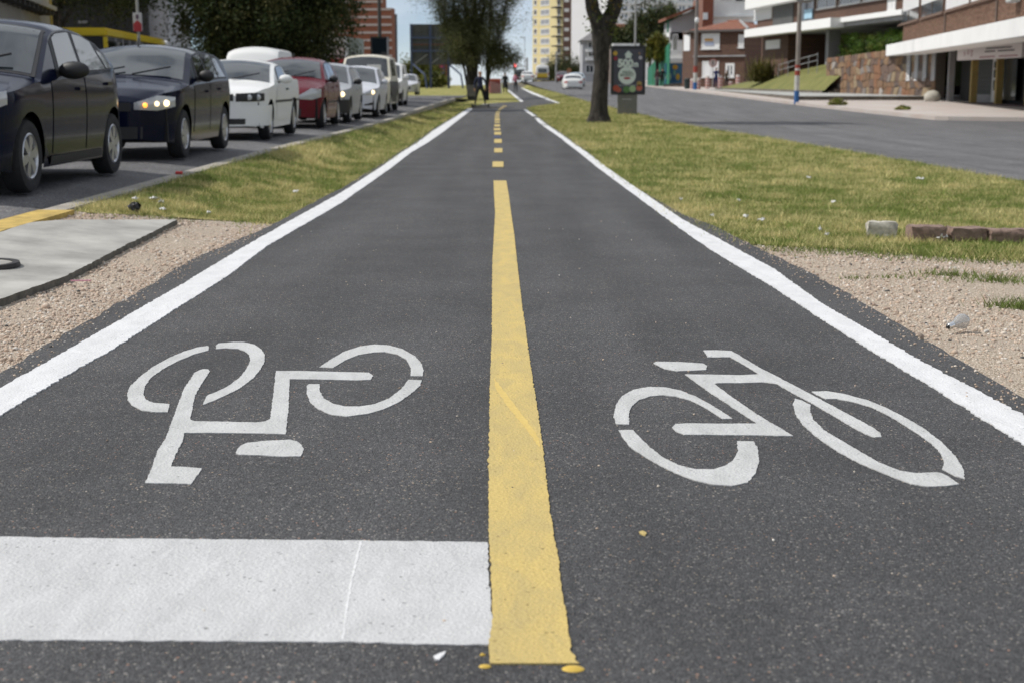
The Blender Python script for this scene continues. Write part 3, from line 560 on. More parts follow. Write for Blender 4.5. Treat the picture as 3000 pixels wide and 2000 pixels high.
pebbles('gravel_stones', x[k], y[k], RNG.gamma(2.2, .0013, k.sum()) + .0015, 'loose tan gravel stones right of the path', -.03)
n = 210; y = 2.2 + 9 * RNG.random(n) ** 1.2; u = RNG.random(n); x = np.array([float(asph_l(b)) + (float(asph_r(b)) - float(asph_l(b))) * a for a, b in zip(u, y)])
pebbles('stray_grit', x, y, (RNG.gamma(3, .0008, n) + .0011).clip(0, .0042), 'scattered grit lying on the dark path', .0)
ex = []; ey = []
for f_, sg in ((asph_l, 1), (asph_r, -1)):
    yy = RNG.uniform(3, 10, 420); xx = f_(yy) + sg * np.abs(RNG.normal(0, .06, 420)); ex.append(xx); ey.append(yy)
ex = np.concatenate(ex); ey = np.concatenate(ey)
pebbles('edge_grit', ex, ey, (RNG.gamma(3, .001, len(ex)) + .0014).clip(0, .006), 'gravel kicked on to the path edges', .0)

# ---- kerb stones in the grass
def stone(name, px0, px1, y0, y1, m, label, dep=.16, rot=0.0):
    a = G((px0 + px1) / 2, y1); sc = a.y * 1.02 / F; wd = (px1 - px0) * sc; h = (y1 - y0) * sc * .92
    bm = bmesh.new(); bmesh.ops.create_cube(bm, size=1); bmesh.ops.subdivide_edges(bm, edges=bm.edges[:], cuts=4, use_grid_fill=True)
    for v in bm.verts:
        c = v.co.copy(); d = Vector([abs(q) * 2 for q in c]); s_ = 1 - .10 * max(0, sorted(d)[1] - .55) ** 1.0
        v.co = Vector((c.x * wd * s_, c.y * dep * s_, (c.z * s_ + .35) * h)) + Vector([random.gauss(0, .0045) for _ in range(3)])
    me = bpy.data.meshes.new(name); bm.to_mesh(me); bm.free(); o = link(name, me, m, smooth=60); o.location = (a.x, a.y + dep / 2, a.z); o.rotation_euler.z = rot
    return tag(o, label, 'kerb stone', 'old kerb stones in the grass')
Mbs = mat('brown_granite', (.24, .165, .13), .9, .45, 25, .7, 90)
stone('kerb_stone', 2547, 2631, 642, 690, mat('lichened_pale_stone', (.50, .47, .40), .9, .4, 30, .6, 90), 'pale lichened kerb stone, leftmost in the row', .12, -.12)
stone('kerb_stone', 2670, 2774, 654, 702, Mbs, 'brown granite kerb stone next to the pale one')
stone('kerb_stone', 2787, 2893, 661, 702, Mbs, 'brown granite kerb stone, third in the row from the left', .16, .03)
stone('kerb_stone', 2902, 3016, 666, 706, Mbs, 'brown granite kerb stone at the right end of the row')

# ---- litter
Mpap = mat('white_paper', (.62, .62, .60), .8)
def scrap(x, y, wpx, label, m=Mpap, name='paper_scrap', h=.018):
    p = G(x, y); s_ = wpx * p.y / F / 2; mb = MB(); rows = []; a = random.uniform(0, 3)
    for i in range(5):
        rows.append([(s_ * (j / 2 - 1) + random.gauss(0, s_ * .12), s_ * .8 * (i / 2 - 1) + random.gauss(0, s_ * .12), abs(random.gauss(h * .8, h * .45))) for j in range(5)])
    mb.grid(rows); o = mb.build(name, m, smooth=50); o.location = (p.x, p.y, p.z + .006); o.rotation_euler.z = a
    mod = o.modifiers.new('thickness', 'SOLIDIFY'); mod.thickness = .002
    return tag(o, label, 'litter', 'litter on the verges')
for (x, y, s_, lb) in ((451, 588, 40, 'torn white plastic strip in the grass behind the black wad'), (472, 598, 22, 'curled white scrap right of the torn plastic strip'), (478, 619, 24, 'small white scrap at the grass edge by the gravel'), (397, 588, 26, 'white scrap left of the torn plastic strip'), (612, 630, 18, 'white scrap where the left grass meets the gravel'), (866, 566, 22, 'white scrap in the left grass close to the edge line'),
                       (2087, 638, 20, 'white paper bit nearest the path in the right grass'), (2185, 640, 26, 'flat white paper bit in the right grass, second from the path'), (2229, 652, 28, 'folded white paper bit in the right grass, third from the path'), (2402, 679, 16, 'tiny white bit left of the pale kerb stone'), (2422, 694, 18, 'white bit at the grass edge left of the pale kerb stone'), (2442, 597, 20, 'white scrap in the middle of the right grass'), (2370, 525, 20, 'white scrap far out in the right grass near the street'), (2165, 592, 14, 'tiny white scrap in the right grass above the paper bits'), (2696, 527, 40, 'pale plastic strip in the grass near the right street'), (2757, 702, 56, 'crumpled white wrapper in front of the brown kerb stones'), (1995, 590, 14, 'tiny white scrap right of the path edge line')):
    scrap(x, y, s_ * .68, lb)
p = G(393, 616); wd_ = MB().ball((0, 0, 0), (.046, .04, .036), 14, 9); wd_.v = [tuple(q * (1 + .32 * math.sin(9 * v[0] / .06 + 7 * v[2] / .05) * math.cos(8 * v[1] / .05 + i % 3)) for q in v) for i, v in enumerate(wd_.v)]
wo = wd_.build('plastic_wad', mat('black_plastic', (.010, .010, .011), .5)); wo.location = (p.x, p.y, p.z + .022); tag(wo, 'black crumpled wad lying where grass meets gravel', 'litter', 'litter on the verges')
p = G(525, 512); rc = MB().lathe([(0, -.035), (.017, -.035), (.02, -.03), (.018, .0), (.02, .03), (.015, .035), (0, .035)], 14, 'x', (0, 0, .015)).build('crushed_can', mat('red_can', (.50, .03, .03), .35, metal=.3), smooth=30); rc.location = (p.x, p.y, p.z); tag(rc, 'small red can on the kerb beside the street', 'can')
p = G(236, 826); ps = MB().tube([(-.05, 0, .006), (.05, .01, .006)], .004, 6).build('drinking_straw', mat('pink_plastic', (.55, .25, .32), .4)); ps.location = (p.x + .0, p.y, p.z); tag(ps, 'pink straw lying on the gravel by the slab', 'litter', 'litter on the verges')

# ---- light bulb on the gravel
p = G(2795, 958)
bulb = thing('light_bulb', 'clear glass light bulb lying on the gravel', 'light bulb', (p.x, p.y, float(g(p.x, p.y)) - .02))
gl = bpy.data.materials.new('bulb_glass'); gl.use_nodes = True; b = gl.node_tree.nodes['Principled BSDF']; b.inputs['Base Color'].default_value = (.80, .80, .79, 1); b.inputs['Transmission Weight'].default_value = .84; b.inputs['Roughness'].default_value = .05; b.inputs['Coat Weight'].default_value = 1; b.inputs['IOR'].default_value = 1.45
prof = [(.013, 0), (.0135, .012), (.018, .024), (.0255, .036), (.0305, .050), (.0315, .060), (.029, .072), (.022, .082), (.011, .0885), (.0005, .090)]
inner = [(max(r_ - .0009, 0), h + (.0 if i < 9 else -.0009)) for i, (r_, h) in enumerate(prof)][::-1]
gb = MB().lathe(prof + inner, 28, 'x').build('glass_envelope', gl, bulb, smooth=60)
scw = MB().lathe([(0, -.026), (.006, -.026), (.0065, -.023), (.0125, -.019), (.0135, -.016), (.0125, -.013), (.0137, -.010), (.0125, -.007), (.0137, -.004), (.0132, .0), (.0138, .006), (.013, .01)], 20, 'x').build('screw_base', mat('bright_tin', (.75, .75, .74), .25, metal=1), bulb, smooth=50)
MB().lathe([(0, -.0275), (.0055, -.0275), (.0115, -.0195), (.0, -.019)], 14, 'x').build('contact_tip', mat('black_glass', (.01, .01, .01), .3), bulb, smooth=50)
MB().tube([(.01, 0, 0), (.04, .003, 0), (.048, .009, .002), (.05, -.008, .001), (.042, -.004, 0)], .0009, 6).build('filament_support', mat('grey_wire', (.3, .3, .3), .3, metal=1), bulb)
bulb.rotation_euler = (0, R(-12), R(28)); bulb.location.z += .027; bulb.location.x -= .01

# ================================================================== TREES
def leaves(name, C, n_per, spread, size, cols, parent, label=None, kind='stuff', droop=.0, aspect=.55):
    C = np.asarray(C, float); k = len(C); n = k * n_per
    sp = np.asarray(spread) * RNG.uniform(.6, 1.25, (k, 1))
    D = RNG.normal(0, 1, (n, 3)) * .5; D *= np.minimum(1, 1.1 / np.maximum(np.linalg.norm(D, axis=1, keepdims=True), 1e-6)) ** .3
    Pn = np.repeat(C, n_per, 0) + D * np.repeat(sp, n_per, 0)
    u = RNG.normal(0, 1, (n, 3)); u[:, 2] -= droop; u /= np.linalg.norm(u, axis=1, keepdims=True); q = RNG.normal(0, 1, (n, 3)); v = np.cross(u, q); v /= np.linalg.norm(v, axis=1, keepdims=True)
    s_ = (size * RNG.uniform(.6, 1.4, n))[:, None]
    V = np.empty((n, 4, 3)); V[:, 0] = Pn - u * s_; V[:, 1] = Pn + v * s_ * aspect; V[:, 2] = Pn + u * s_; V[:, 3] = Pn - v * s_ * aspect
    ci = RNG.choice(len(cols), k); tone = np.repeat(RNG.uniform(.7, 1.3, k), n_per)[:, None]
    c = np.repeat(np.array(cols)[ci], n_per, 0) * tone * RNG.uniform(.7, 1.3, (n, 1))
    o = link(name, np_mesh(name, V, np.arange(n * 4).reshape(-1, 4), np.repeat(c, 4, 0)), M_leaf, parent)
    if label: o['label'] = label
    return o
def bark_mat(name, c1, c2):
    m = bpy.data.materials.new(name); m.use_nodes = True; t = m.node_tree; b = t.nodes['Principled BSDF']; K = t.links.new
    geo = N('ShaderNodeNewGeometry', t); mp = N('ShaderNodeMapping', t); mp.inputs['Scale'].default_value = (9, 9, 3.0); K(geo.outputs['Position'], mp.inputs['Vector'])
    n = N('ShaderNodeTexNoise', t); n.inputs['Scale'].default_value = 1; n.inputs['Detail'].default_value = 8; n.inputs['Roughness'].default_value = .7; K(mp.outputs[0], n.inputs['Vector'])
    r = N('ShaderNodeValToRGB', t); r.color_ramp.elements[0].position = .35; r.color_ramp.elements[1].position = .68; r.color_ramp.elements[0].color = (*c1, 1); r.color_ramp.elements[1].color = (*c2, 1)
    K(n.outputs['Fac'], r.inputs['Fac']); K(r.outputs['Color'], b.inputs['Base Color']); b.inputs['Roughness'].default_value = .95
    bp = N('ShaderNodeBump', t); bp.inputs['Strength'].default_value = 1; bp.inputs['Distance'].default_value = .05; K(n.outputs['Fac'], bp.inputs['Height']); K(bp.outputs['Normal'], b.inputs['Normal'])
    MATS[name] = m; return m
M_bark = bark_mat('dark_bark', (.007, .006, .005), (.075, .064, .052))
def wander(a, b, n=5, j=.08):
    a, b = Vector(a), Vector(b); L_ = (b - a).length
    return [a.lerp(b, i / n) + (Vector([random.gauss(0, L_ * j) for _ in range(3)]) if 0 < i < n else Vector()) for i in range(n + 1)]
def crown_tree(name, label, base, trunk_top, tr, blobs, n_clump, n_per, spread, size, cols, group=None, limbs=14, seed=0, cat='tree', droop=0, shell=.55):
    """base: foot; blobs: (centre, radii) ellipsoids that make up the crown"""
    random.seed(seed); t = thing(name, label, cat, base, 0, group); B = Vector(base)
    pts = wander((0, 0, -.15), trunk_top, 5, .03)
    mb = MB(); mb.tube(pts, [tr * (1.35, 1.05, .95, .85, .75, .6)[i] for i in range(6)], 12)
    C = []
    for (c, r_) in blobs:
        k = int(n_clump * (r_[0] * r_[1] * r_[2]) / sum(b[1][0] * b[1][1] * b[1][2] for b in blobs)); d = RNG.normal(0, 1, (k, 3)); d /= np.linalg.norm(d, axis=1, keepdims=True)
        d *= (shell + (1 - shell) * RNG.random((k, 1))) ** .5 * RNG.uniform(.8, 1.12, (k, 1)); C.append(np.array(c) + d * np.array(r_))
    C = np.concatenate(C)
    for i in RNG.choice(len(C), min(limbs, len(C)), replace=False):
        s_ = pts[3].lerp(pts[5], random.random()); e = Vector(C[i]); q = wander(s_, e, 4, .06); mb.tube(q, [tr * .42, tr * .3, tr * .2, tr * .12, tr * .05], 7)
        for j in range(2):
            k_ = C[np.argsort(np.linalg.norm(C - C[i], axis=1))[1 + j * 3]]; mb.tube(wander(q[2], k_, 3, .06), [tr * .16, tr * .1, tr * .06, tr * .03], 5)
    mb.build('trunk', M_bark, t, smooth=60)
    leaves('crown', C, n_per, spread, size, cols, t, droop=droop)
    return t
def zg(X, Y): return float(g(X, Y))
GREEN_DK = [(.026, .040, .011), (.036, .052, .014), (.055, .068, .018), (.065, .062, .018)]
OLIVE = [(.070, .080, .025), (.085, .095, .028), (.11, .11, .036), (.050, .055, .020)]

# big dark trees across the left street
crown_tree('street_tree', 'large dark leafy tree behind the white van and red car', (-12.0, 66, .0), (.3, 0, 3.4), .28,
           [((.5, 0, 7.4), (4.0, 4.0, 4.8)), ((1.7, -.5, 4.4), (3.3, 3.2, 2.2)), ((-1.5, .5, 4.6), (1.9, 3, 2.6)), ((3.2, -.3, 7.6), (1.8, 2.2, 3.4)), ((.6, 0, 2.6), (3.2, 2, 1.6))], 640, 170, (.95, .95, .8), .080, GREEN_DK, 'trees across the left street', 18, 3)
crown_tree('street_tree', 'dark leafy tree overhanging the yellow bus', (-21.4, 68, .0), (0, 0, 4), .3,
           [((0, 0, 8.2), (5.0, 4.4, 4.0)), ((3.0, 0, 6.0), (2.2, 2.6, 2.0)), ((-3.4, 0, 5.4), (3, 3, 2))], 460, 170, (1.1, 1.1, .9), .075, GREEN_DK, 'trees across the left street', 14, 5)
crown_tree('street_tree', 'dark tree filling the gap behind the big leafy tree', (-13.4, 78, .0), (0, 0, 3), .25,
           [((.3, 0, 6.2), (3.8, 3.4, 4.2)), ((.8, 0, 2.6), (3.8, 2.5, 2.2))], 380, 150, (1.1, 1.1, .9), .08, GREEN_DK, 'trees across the left street', 10, 6)

# feathery tree in the middle
bx, by = PX(1385, 97), 97.0; bz = zg(bx, by)
t = thing('feathery_tree', 'tall feathery olive tree beside the bend of the path', 'tree', (bx, by, bz)); random.seed(11); C = []
mb = MB(); px_m = by / F * 1.0
for (x0, xt, yt, r0) in ((1378, 1352, -150, .20), (1384, 1392, -170, .22), (1425, 1455, -160, .12), (1380, 1318, -60, .13), (1390, 1430, -140, .14), (1424, 1500, -40, .08), (1376, 1286, -5, .09)):
    a = Vector((PX(x0, by) - bx, random.uniform(-.3, .3), -.1)); e = P(xt, yt, by) - Vector((bx, by, bz)); e.y = random.uniform(-1.6, 1.6)
    m_ = a.lerp(e, .35); m_.x = a.x + (e.x - a.x) * .2; q = [a, a.lerp(m_, .5), m_] + wander(m_, e, 5, .02)[1:]
    n_ = len(q); mb.tube(q, [r0 * (1 - .9 * i / n_) for i in range(n_)], 8)
    for i in range(3, n_):
        for k in range(11):
            s_ = q[i - 1].lerp(q[i], random.random()); d = Vector((random.gauss(0, .95), random.gauss(0, .95), random.uniform(.35, 1.5))); w_ = s_ + d * random.uniform(.35, 1.0)
            mb.tube([s_, s_.lerp(w_, .5) + Vector((0, 0, -.05)), w_], [.028, .018, .008], 4, cap=False); C += [s_.lerp(w_, f_) for f_ in (.45, .75, 1.0)]
lob = []
for _ in range(90):
    d = Vector((random.gauss(0, 1), random.gauss(0, 1), random.gauss(0, 1))).normalized() * random.uniform(.7, 1.05)
    c0 = P(random.choice((1470, 1490, 1440)), 168, by) - Vector((bx, by, bz)); lob.append(c0 + Vector((d.x * .78, d.y * 1.0, d.z * .72)))
for _ in range(120):
    c0 = P(random.uniform(1300, 1450), random.uniform(60, 185), by) - Vector((bx, by, bz)); c0.y = random.gauss(0, 1.0); lob.append(c0)
mb.build('trunk', M_bark, t, smooth=60)
leaves('crown', np.array([c[:] for c in C]), 92, (.60, .60, .75), .050, OLIVE, t, droop=-.6, aspect=.36)
leaves('lower_crown', np.array([c[:] for c in lob]), 110, (.55, .6, .55), .052, OLIVE, t, aspect=.45)

# near tree by the advertising panel
bx, by = 2.75, 46.0; bz = zg(bx, by); random.seed(21)
t = thing('verge_tree', 'forked dark-barked tree on the verge beside the advertising panel', 'tree', (bx, by, bz)); O = Vector((bx, by, bz))
q1 = [Vector((0, 0, -.1)), Vector((.02, 0, .35)), Vector((.07, 0, 1.0)), Vector((.10, 0, 1.9)), P(1756, 150, by) - O, P(1762, 90, by) - O]
kp = [Vector((0, 0, -.1)), Vector((0, 0, .05)), Vector((.02, 0, .3)), Vector((.05, 0, 1.0)), Vector((.10, 0, 1.8)), P(1760, 140, by) - O, P(1765, 88, by) - O]; kr = [.38, .33, .275, .24, .235, .27, .34]
mb = MB(); rows = []; zz_ = [k.z for k in kp]
for i in range(61):
    z = -.1 + (zz_[-1] + .1) * i / 60; cx = float(np.interp(z, zz_, [k.x for k in kp])); rr = float(np.interp(z, zz_, kr)); row = []
    for j in range(33):
        a = 2 * math.pi * (j % 32) / 32; rg = .5 + .5 * math.sin(13 * a + 2.2 * math.sin(z * 3.1) + 1.3 * math.sin(z * 7 + 2 * a)); fl = .10 * max(0, .45 - z) * (1 + math.sin(5 * a + 1)); q_ = rr * (1 + .075 * (rg - .5) + .03 * math.sin(4 * a + z * 2.1)) + fl + random.gauss(0, .004); row.append((cx + q_ * math.cos(a), q_ * math.sin(a), z))
    rows.append(row)
mb.grid(rows)
fork = P(1764, 96, by) - O
for (x, y, r_) in ((1737, 30, .24), (1798, 30, .26)):
    e = P(x, y, by) - O; top = e + (e - fork) * 1.4 + Vector((0, random.uniform(-.5, .5), 1.6)); mb.tube([fork + Vector((0, 0, -.3)), fork.lerp(e, .5), e, e.lerp(top, .5), top], [r_ * 1.1, r_, r_ * .9, r_ * .75, r_ * .5], 12)
    for k in range(5):
        b_ = e.lerp(top, random.uniform(.3, 1)); d = Vector((random.gauss(0, 1.6), random.gauss(0, 1.6), random.uniform(.8, 2.2))); mb.tube(wander(b_, b_ + d, 3, .06), [.09, .06, .04, .02], 6)
mb.build('trunk', M_bark, t, smooth=60)
CR = []
for c, r_ in (((.2, 0, 6.6), (2.4, 2.2, 1.9)), ((1.3, .4, 5.6), (1.5, 1.5, 1.1)), ((-1.0, .3, 5.8), (1.2, 1.4, 1.0))):
    d = RNG.normal(0, 1, (60, 3)); d /= np.linalg.norm(d, axis=1, keepdims=True); CR.append(np.array(c) + d * RNG.uniform(.5, 1, (60, 1)) * np.array(r_))
leaves('crown', np.concatenate(CR), 70, (.6, .6, .5), .07, [(.06, .08, .02), (.07, .09, .025), (.10, .09, .03)], t)
ep = [P(x, y, by - .22) - O for x, y in ((1792, 40), (1795, 58), (1788, 75), (1797, 92), (1780, 88), (1742, 48), (1735, 15), (1780, 20), (1792, 12), (1768, 34))] + [P(x, y, by + .2) - O for x, y in ((1728, 45), (1733, 75), (1808, 12), (1815, 5))]
leaves('trunk_shoots', np.array([c[:] for c in ep]), 26, (.30, .2, .34), .055, [(.10, .13, .03), (.13, .14, .035), (.16, .12, .03)], t)['kind'] = 'stuff'

# ================================================================== VEHICLES
M_glass = mat('tinted_car_glass', (.010, .014, .017), .03, spec=.8, coat=.6)
M_tyre = mat('tyre_rubber', (.016, .016, .017), .85, .3, 30)
M_black = mat('black_trim', (.014, .014, .015), .55); M_under = mat('dark_underbody', (.008, .008, .008), .9)
M_rim = mat('silver_rim', (.50, .50, .51), .32, metal=.85); M_chrome = mat('chrome_trim', (.75, .75, .76), .12, metal=1)
M_lens = mat('clear_lamp_lens', (.42, .43, .44), .06, spec=1, coat=1); M_lamp = mat('lit_headlamp', (1, .85, .6), .3, emit=(1, .76, .42), estr=2.6)
M_amber = mat('lit_indicator', (1, .4, .05), .3, emit=(1, .36, .05), estr=2.2); M_tail = mat('red_tail_lamp', (.45, .02, .02), .15, coat=1)
M_plate = mat('number_plate', (.7, .7, .7), .5)
def paintm(name, c, metal=.0, rough=.28):
    return mat(name, c, rough, metal=metal * .15, spec=.16, coat=.10)
def car(name, label, X, Y, paint, S, feat, group='vehicles in the street', z=None, rz=0.0, zf=zroad_l, detail=True, cat='car'):
    """S: side profile. Local x = across, y = from the end facing us to the far end, z = up."""
    Ln, W = S['L'], S['W']; hw0 = W / 2
    top = S['top']; belt = S['belt']; wy = S['wheels']; wr = S.get('wr', .30); arch = wr + .065; gc = S.get('gc', .19)
    zt = lambda y: float(np.interp(y, [a for a, _ in top], [b for _, b in top]))
    bl = lambda y: float(np.interp(y, [a for a, _ in belt], [b for _, b in belt]))
    nose, tail = S.get('nose', .72), S.get('tail', .5); nr = S.get('nr', .45); trr = S.get('tr', .4)
    def plan(y):
        a = min(1, max(0, y / nose)); b = min(1, max(0, (Ln - y) / tail)); return (1 - nr * (1 - a) ** 2.6) * (1 - trr * (1 - b) ** 2.6)
    def sec(zz): return float(np.interp(zz, [.15, .25, .45, .62, .80, .95, 1.1], S.get('sec', [.935, .955, .98, .993, 1.0, .985, .95])))
    def zb(y):
        v = gc + .10 * max(0, 1 - y / .5) * .6 + .14 * max(0, 1 - (Ln - y) / .45)
        for q in wy:
            d = abs(y - q)
            if d < arch: v = max(v, wr + math.sqrt(arch * arch - d * d))
        return v
    zs = lambda y: min(bl(y), zt(y) - .03)
    def side(y, zz): return hw0 * plan(y) * sec(zz)
    er = S.get('er', .10); tum = S.get('tumble', .38)
    def upper(y):                       # shoulder point and roof-edge point
        s_ = zs(y); x0 = side(y, s_); r_ = max(s_, zt(y) - er - .0); x1 = x0 - (r_ - s_) * tum; return x0, s_, x1, r_
    def ring(y):
        b_ = zb(y); x0, s_, x1, r_ = upper(y); b_ = min(b_, s_ - .02); pts = []
        for k in range(8):
            zz = b_ + (s_ - b_) * k / 7; pts.append((side(y, zz), zz))
        for k in range(1, 5): pts.append((x0 + (x1 - x0) * k / 4, s_ + (r_ - s_) * k / 4))
        T = zt(y)
        for k in range(1, 9):
            t_ = k / 8; pts.append((x1 * (1 - t_), r_ + (T - r_) * min(1, math.sin(min(1, t_ * 1.0) * math.pi / 2) ** .62)))
        return [(-x, y, zz) for x, zz in pts[:-1]] + [(x, y, zz) for x, zz in pts[::-1]]
    st = set(np.linspace(0, Ln, 34 if detail else 22)) | {0.0, .015, .04, .08, .14, .22, Ln - .015, Ln - .05, Ln - .12, Ln} | {a for a, _ in top}
    for q in wy: st |= set(q + arch * math.cos(a) for a in np.linspace(0, math.pi, 17)) | {q - arch - .012, q + arch + .012}
    st = sorted(s_ for s_ in st if 0 <= s_ <= Ln); st = [s_ for i, s_ in enumerate(st) if i == 0 or s_ - st[i - 1] > .004]
    zroot = float(zf(Y + Ln / 2)) if z is None else z
    root = thing(name, label, cat, (X, Y, zroot), rz, group)
    rings = [ring(s_) for s_ in st]; mb = MB(); mb.grid(rings); n = len(rings[0])
    mb.f.append(tuple(range(n - 1, -1, -1))); k0 = (len(rings) - 1) * n; mb.f.append(tuple(k0 + i for i in range(n)))
    mb.build('body', paint, root, smooth=38)
    u = MB().box(-hw0 * .86, hw0 * .86, .25, Ln - .25, gc + .02, .62); u.build('underbody', M_under, root)
    # --- panels from the same surfaces
    def upper_patch(nm, y0, y1, m, par=root, inset=.035, off=.006, l0=0.0, l1=0.0, vlo=.10, vhi=.93, sides=(1, -1)):
        for s in sides:
            rows = []
            for i in range(6):
                v = vlo + (vhi - vlo) * i / 5; row = []
                for j in range(9):
                    y = (y0 + l0 * v) + ((y1 + l1 * v) - (y0 + l0 * v)) * j / 8; x0, s_, x1, r_ = upper(y); row.append((s * (x0 + (x1 - x0) * v + off), y, s_ + (r_ - s_) * v + off * .3))
                rows.append(row)
            MB().grid(rows if s > 0 else [r_[::-1] for r_ in rows]).build(nm, m, par, smooth=50)
    def top_patch(nm, y0, y1, m, wlo=.9, off=.006, tilt=1):
        rows = []
        for i in range(9):
            y = y0 + (y1 - y0) * i / 8; x0, s_, x1, r_ = upper(y); T = zt(y); sl = (zt(y + .02) - zt(y - .02)) / .04; nl = math.hypot(1, sl); row = []
            for j in range(-8, 9):
                t_ = j / 8 * wlo; tt = 1 - abs(t_); zz = r_ + (T - r_) * min(1, math.sin(tt * math.pi / 2) ** .62)
                row.append((x1 * t_, y - sl / nl * off, zz + off / nl))
            rows.append(row)
        return MB().grid(rows).build(nm, m, root, smooth=50)
    def side_patch(nm, y0, y1, z0, z1, m, par=root, off=.005, sides=(1, -1), nz=6, top_belt=False):
        os_ = []
        for s in sides:
            rows = []
            for i in range(nz + 1):
                row = []
                for j in range(11):
                    y = y0 + (y1 - y0) * j / 10; hi = (zs(y) - .015) if top_belt else z1; lo = max(z0, zb(y) + .015); zz = lo + (hi - lo) * i / nz; row.append((s * (side(y, zz) + off), y, zz))
                rows.append(row)
            os_.append(MB().grid(rows if s > 0 else [r_[::-1] for r_ in rows]).build(nm, m, par, smooth=50))
        return os_
    # front outline for lamps, grille and bumper, by arc length from the middle
    arc = [(0, 0.0, 0.0)]; px_, py_ = 0.0, 0.0
    for y in [0.0] + list(np.linspace(.004, .9, 90)):
        x = hw0 * plan(y); arc.append((arc[-1][0] + math.hypot(x - px_, y - py_), x, y)); px_, py_ = x, y
    def front(a, zz, off):
        s = 1 if a >= 0 else -1; A_ = abs(a); aa = [q[0] for q in arc]; x = np.interp(A_, aa, [q[1] for q in arc]); y = np.interp(A_, aa, [q[2] for q in arc])
        x2 = np.interp(A_ + .02, aa, [q[1] for q in arc]); y2 = np.interp(A_ + .02, aa, [q[2] for q in arc]); d = math.hypot(x2 - x, y2 - y) or 1
        nxx, nyy = (y2 - y) / d, -(x2 - x) / d; return (s * (x * sec(zz) + nxx * off), y + nyy * off, zz)
    def front_patch(nm, a0, a1, zl, zh, m, par=root, off=.008, na=12, smooth=50):
        rows = []
        for i in range(5):
            row = []
            for j in range(na + 1):
                t_ = j / na; a = a0 + (a1 - a0) * t_; lo = np.interp(t_, np.linspace(0, 1, len(zl)), zl); hi = np.interp(t_, np.linspace(0, 1, len(zh)), zh); zz = lo + (hi - lo) * i / 4
                bulge = .02 * math.sin(math.pi * i / 4) * math.sin(math.pi * min(1, max(0, t_))) if nm in ('headlight', 'tail_light') else 0
                row.append(front(a, zz, off + bulge))
            rows.append(row)
        return MB().grid(rows).build(nm, m, par, smooth=smooth)
    feat(dict(root=root, top_patch=top_patch, upper_patch=upper_patch, side_patch=side_patch, front_patch=front_patch, front=front, paint=paint, side=side, zs=zs, zt=zt, hw=hw0, S=S, upper=upper))
    # --- wheels
    hub = S.get('hub', M_rim)
    for q in wy:
        for s in (1, -1):
            xw = s * (hw0 * .985 - .10)
            wdr = MB().lathe([(0, -s * .03), (wr * .66, -s * .03), (wr * .66, s * .06), (0, s * .06)], 20, 'x', (xw, q, wr)).build('wheel', M_under, root)
            MB().lathe([(wr * .62, -.085), (wr * .80, -.095), (wr * .95, -.085), (wr, -.06), (wr, .06), (wr * .95, .085), (wr * .80, .095), (wr * .64, .082), (wr * .60, .06)], 28, 'x', (xw, q, wr)).build('tyre', M_tyre, wdr, smooth=40)
            r_ = MB(); xo = xw + s * .07; ns = S.get('spokes', 7)
            r_.lathe([(wr * .64, s * .012), (wr * .60, s * .018), (wr * .55, s * .004), (wr * .53, -s * .02)], 28, 'x', (xo, q, wr)); r_.lathe([(0, s * .016), (wr * .12, s * .014), (wr * .17, -s * .005)], 16, 'x', (xo, q, wr))
            for k in range(ns):
                a = 2 * math.pi * k / ns + .2; ca, sa = math.cos(a), math.sin(a); w0, w1 = wr * .085, wr * .15
                f_ = lambda rr, ww, dx: (xo + s * dx, q + rr * ca - ww * sa, wr + rr * sa + ww * ca)
                r_.quad(f_(wr * .10, -w0, .012), f_(wr * .57, -w1, .010), f_(wr * .57, w1, .010), f_(wr * .10, w0, .012))
                r_.quad(f_(wr * .10, -w0, .012), f_(wr * .57, -w1, .010), f_(wr * .57, -w1 * 1.05, -.03), f_(wr * .10, -w0 * 1.05, -.03)); r_.quad(f_(wr * .10, w0, .012), f_(wr * .57, w1, .010), f_(wr * .57, w1 * 1.05, -.03), f_(wr * .10, w0 * 1.05, -.03))
            r_.build('rim', hub, wdr, smooth=30)
    return root
def mirror(c, y, z, m, dx=.10, rz=(.10, .055, .075)):
    for s in (1, -1):
        x = c['side'](y, c['zs'](y))
        mb = MB().ball((s * (x + dx), y, z), rz, 12, 8); mb.tube([(s * (x - .03), y + .02, z - .03), (s * (x + dx), y + .01, z - .03)], .022, 6); o = mb.build('mirror', m, c['root'], smooth=60)
def wipers(c, y, m=M_black):
    for x0 in (-.45, .12):
        z0, z1 = c['zt'](y) + .02, c['zt'](y + .16) + .03; MB().tube([(x0, y - .01, z0 + .0), (x0 + .45, y + .12, z1)], .011, 5).build('wiper', m, c['root'])
def doors(c, spans, z0=.30, handle=None):
    for (y0, y1) in spans:
        for o, s in zip(c['side_patch']('door', y0 + .008, y1 - .008, z0, 0, c['paint'], top_belt=True), (1, -1)):
            y = y1 - .18; zz = c['zs'](y) - .12; x = c['side'](y, zz); MB().box(min(s * (x + .002), s * (x + .034)), max(s * (x + .002), s * (x + .034)), y - .08, y + .08, zz - .015, zz + .015).build('handle', handle or c['paint'], o, bevel=.006)
def plate(c, z, txt, y=-.012, w=.40):
    o = MB().box(-w / 2, w / 2, y - .008, y + .01, z - .06, z + .06).build('number_plate', M_plate, c['root'])
    return o
def lamp_in(c, hl, a, z, r_, m, off=.03):
    p = c['front'](a, z, off); MB().ball(p, (r_, .03, r_), 12, 8).build('lit_bulb', m, hl, smooth=60)

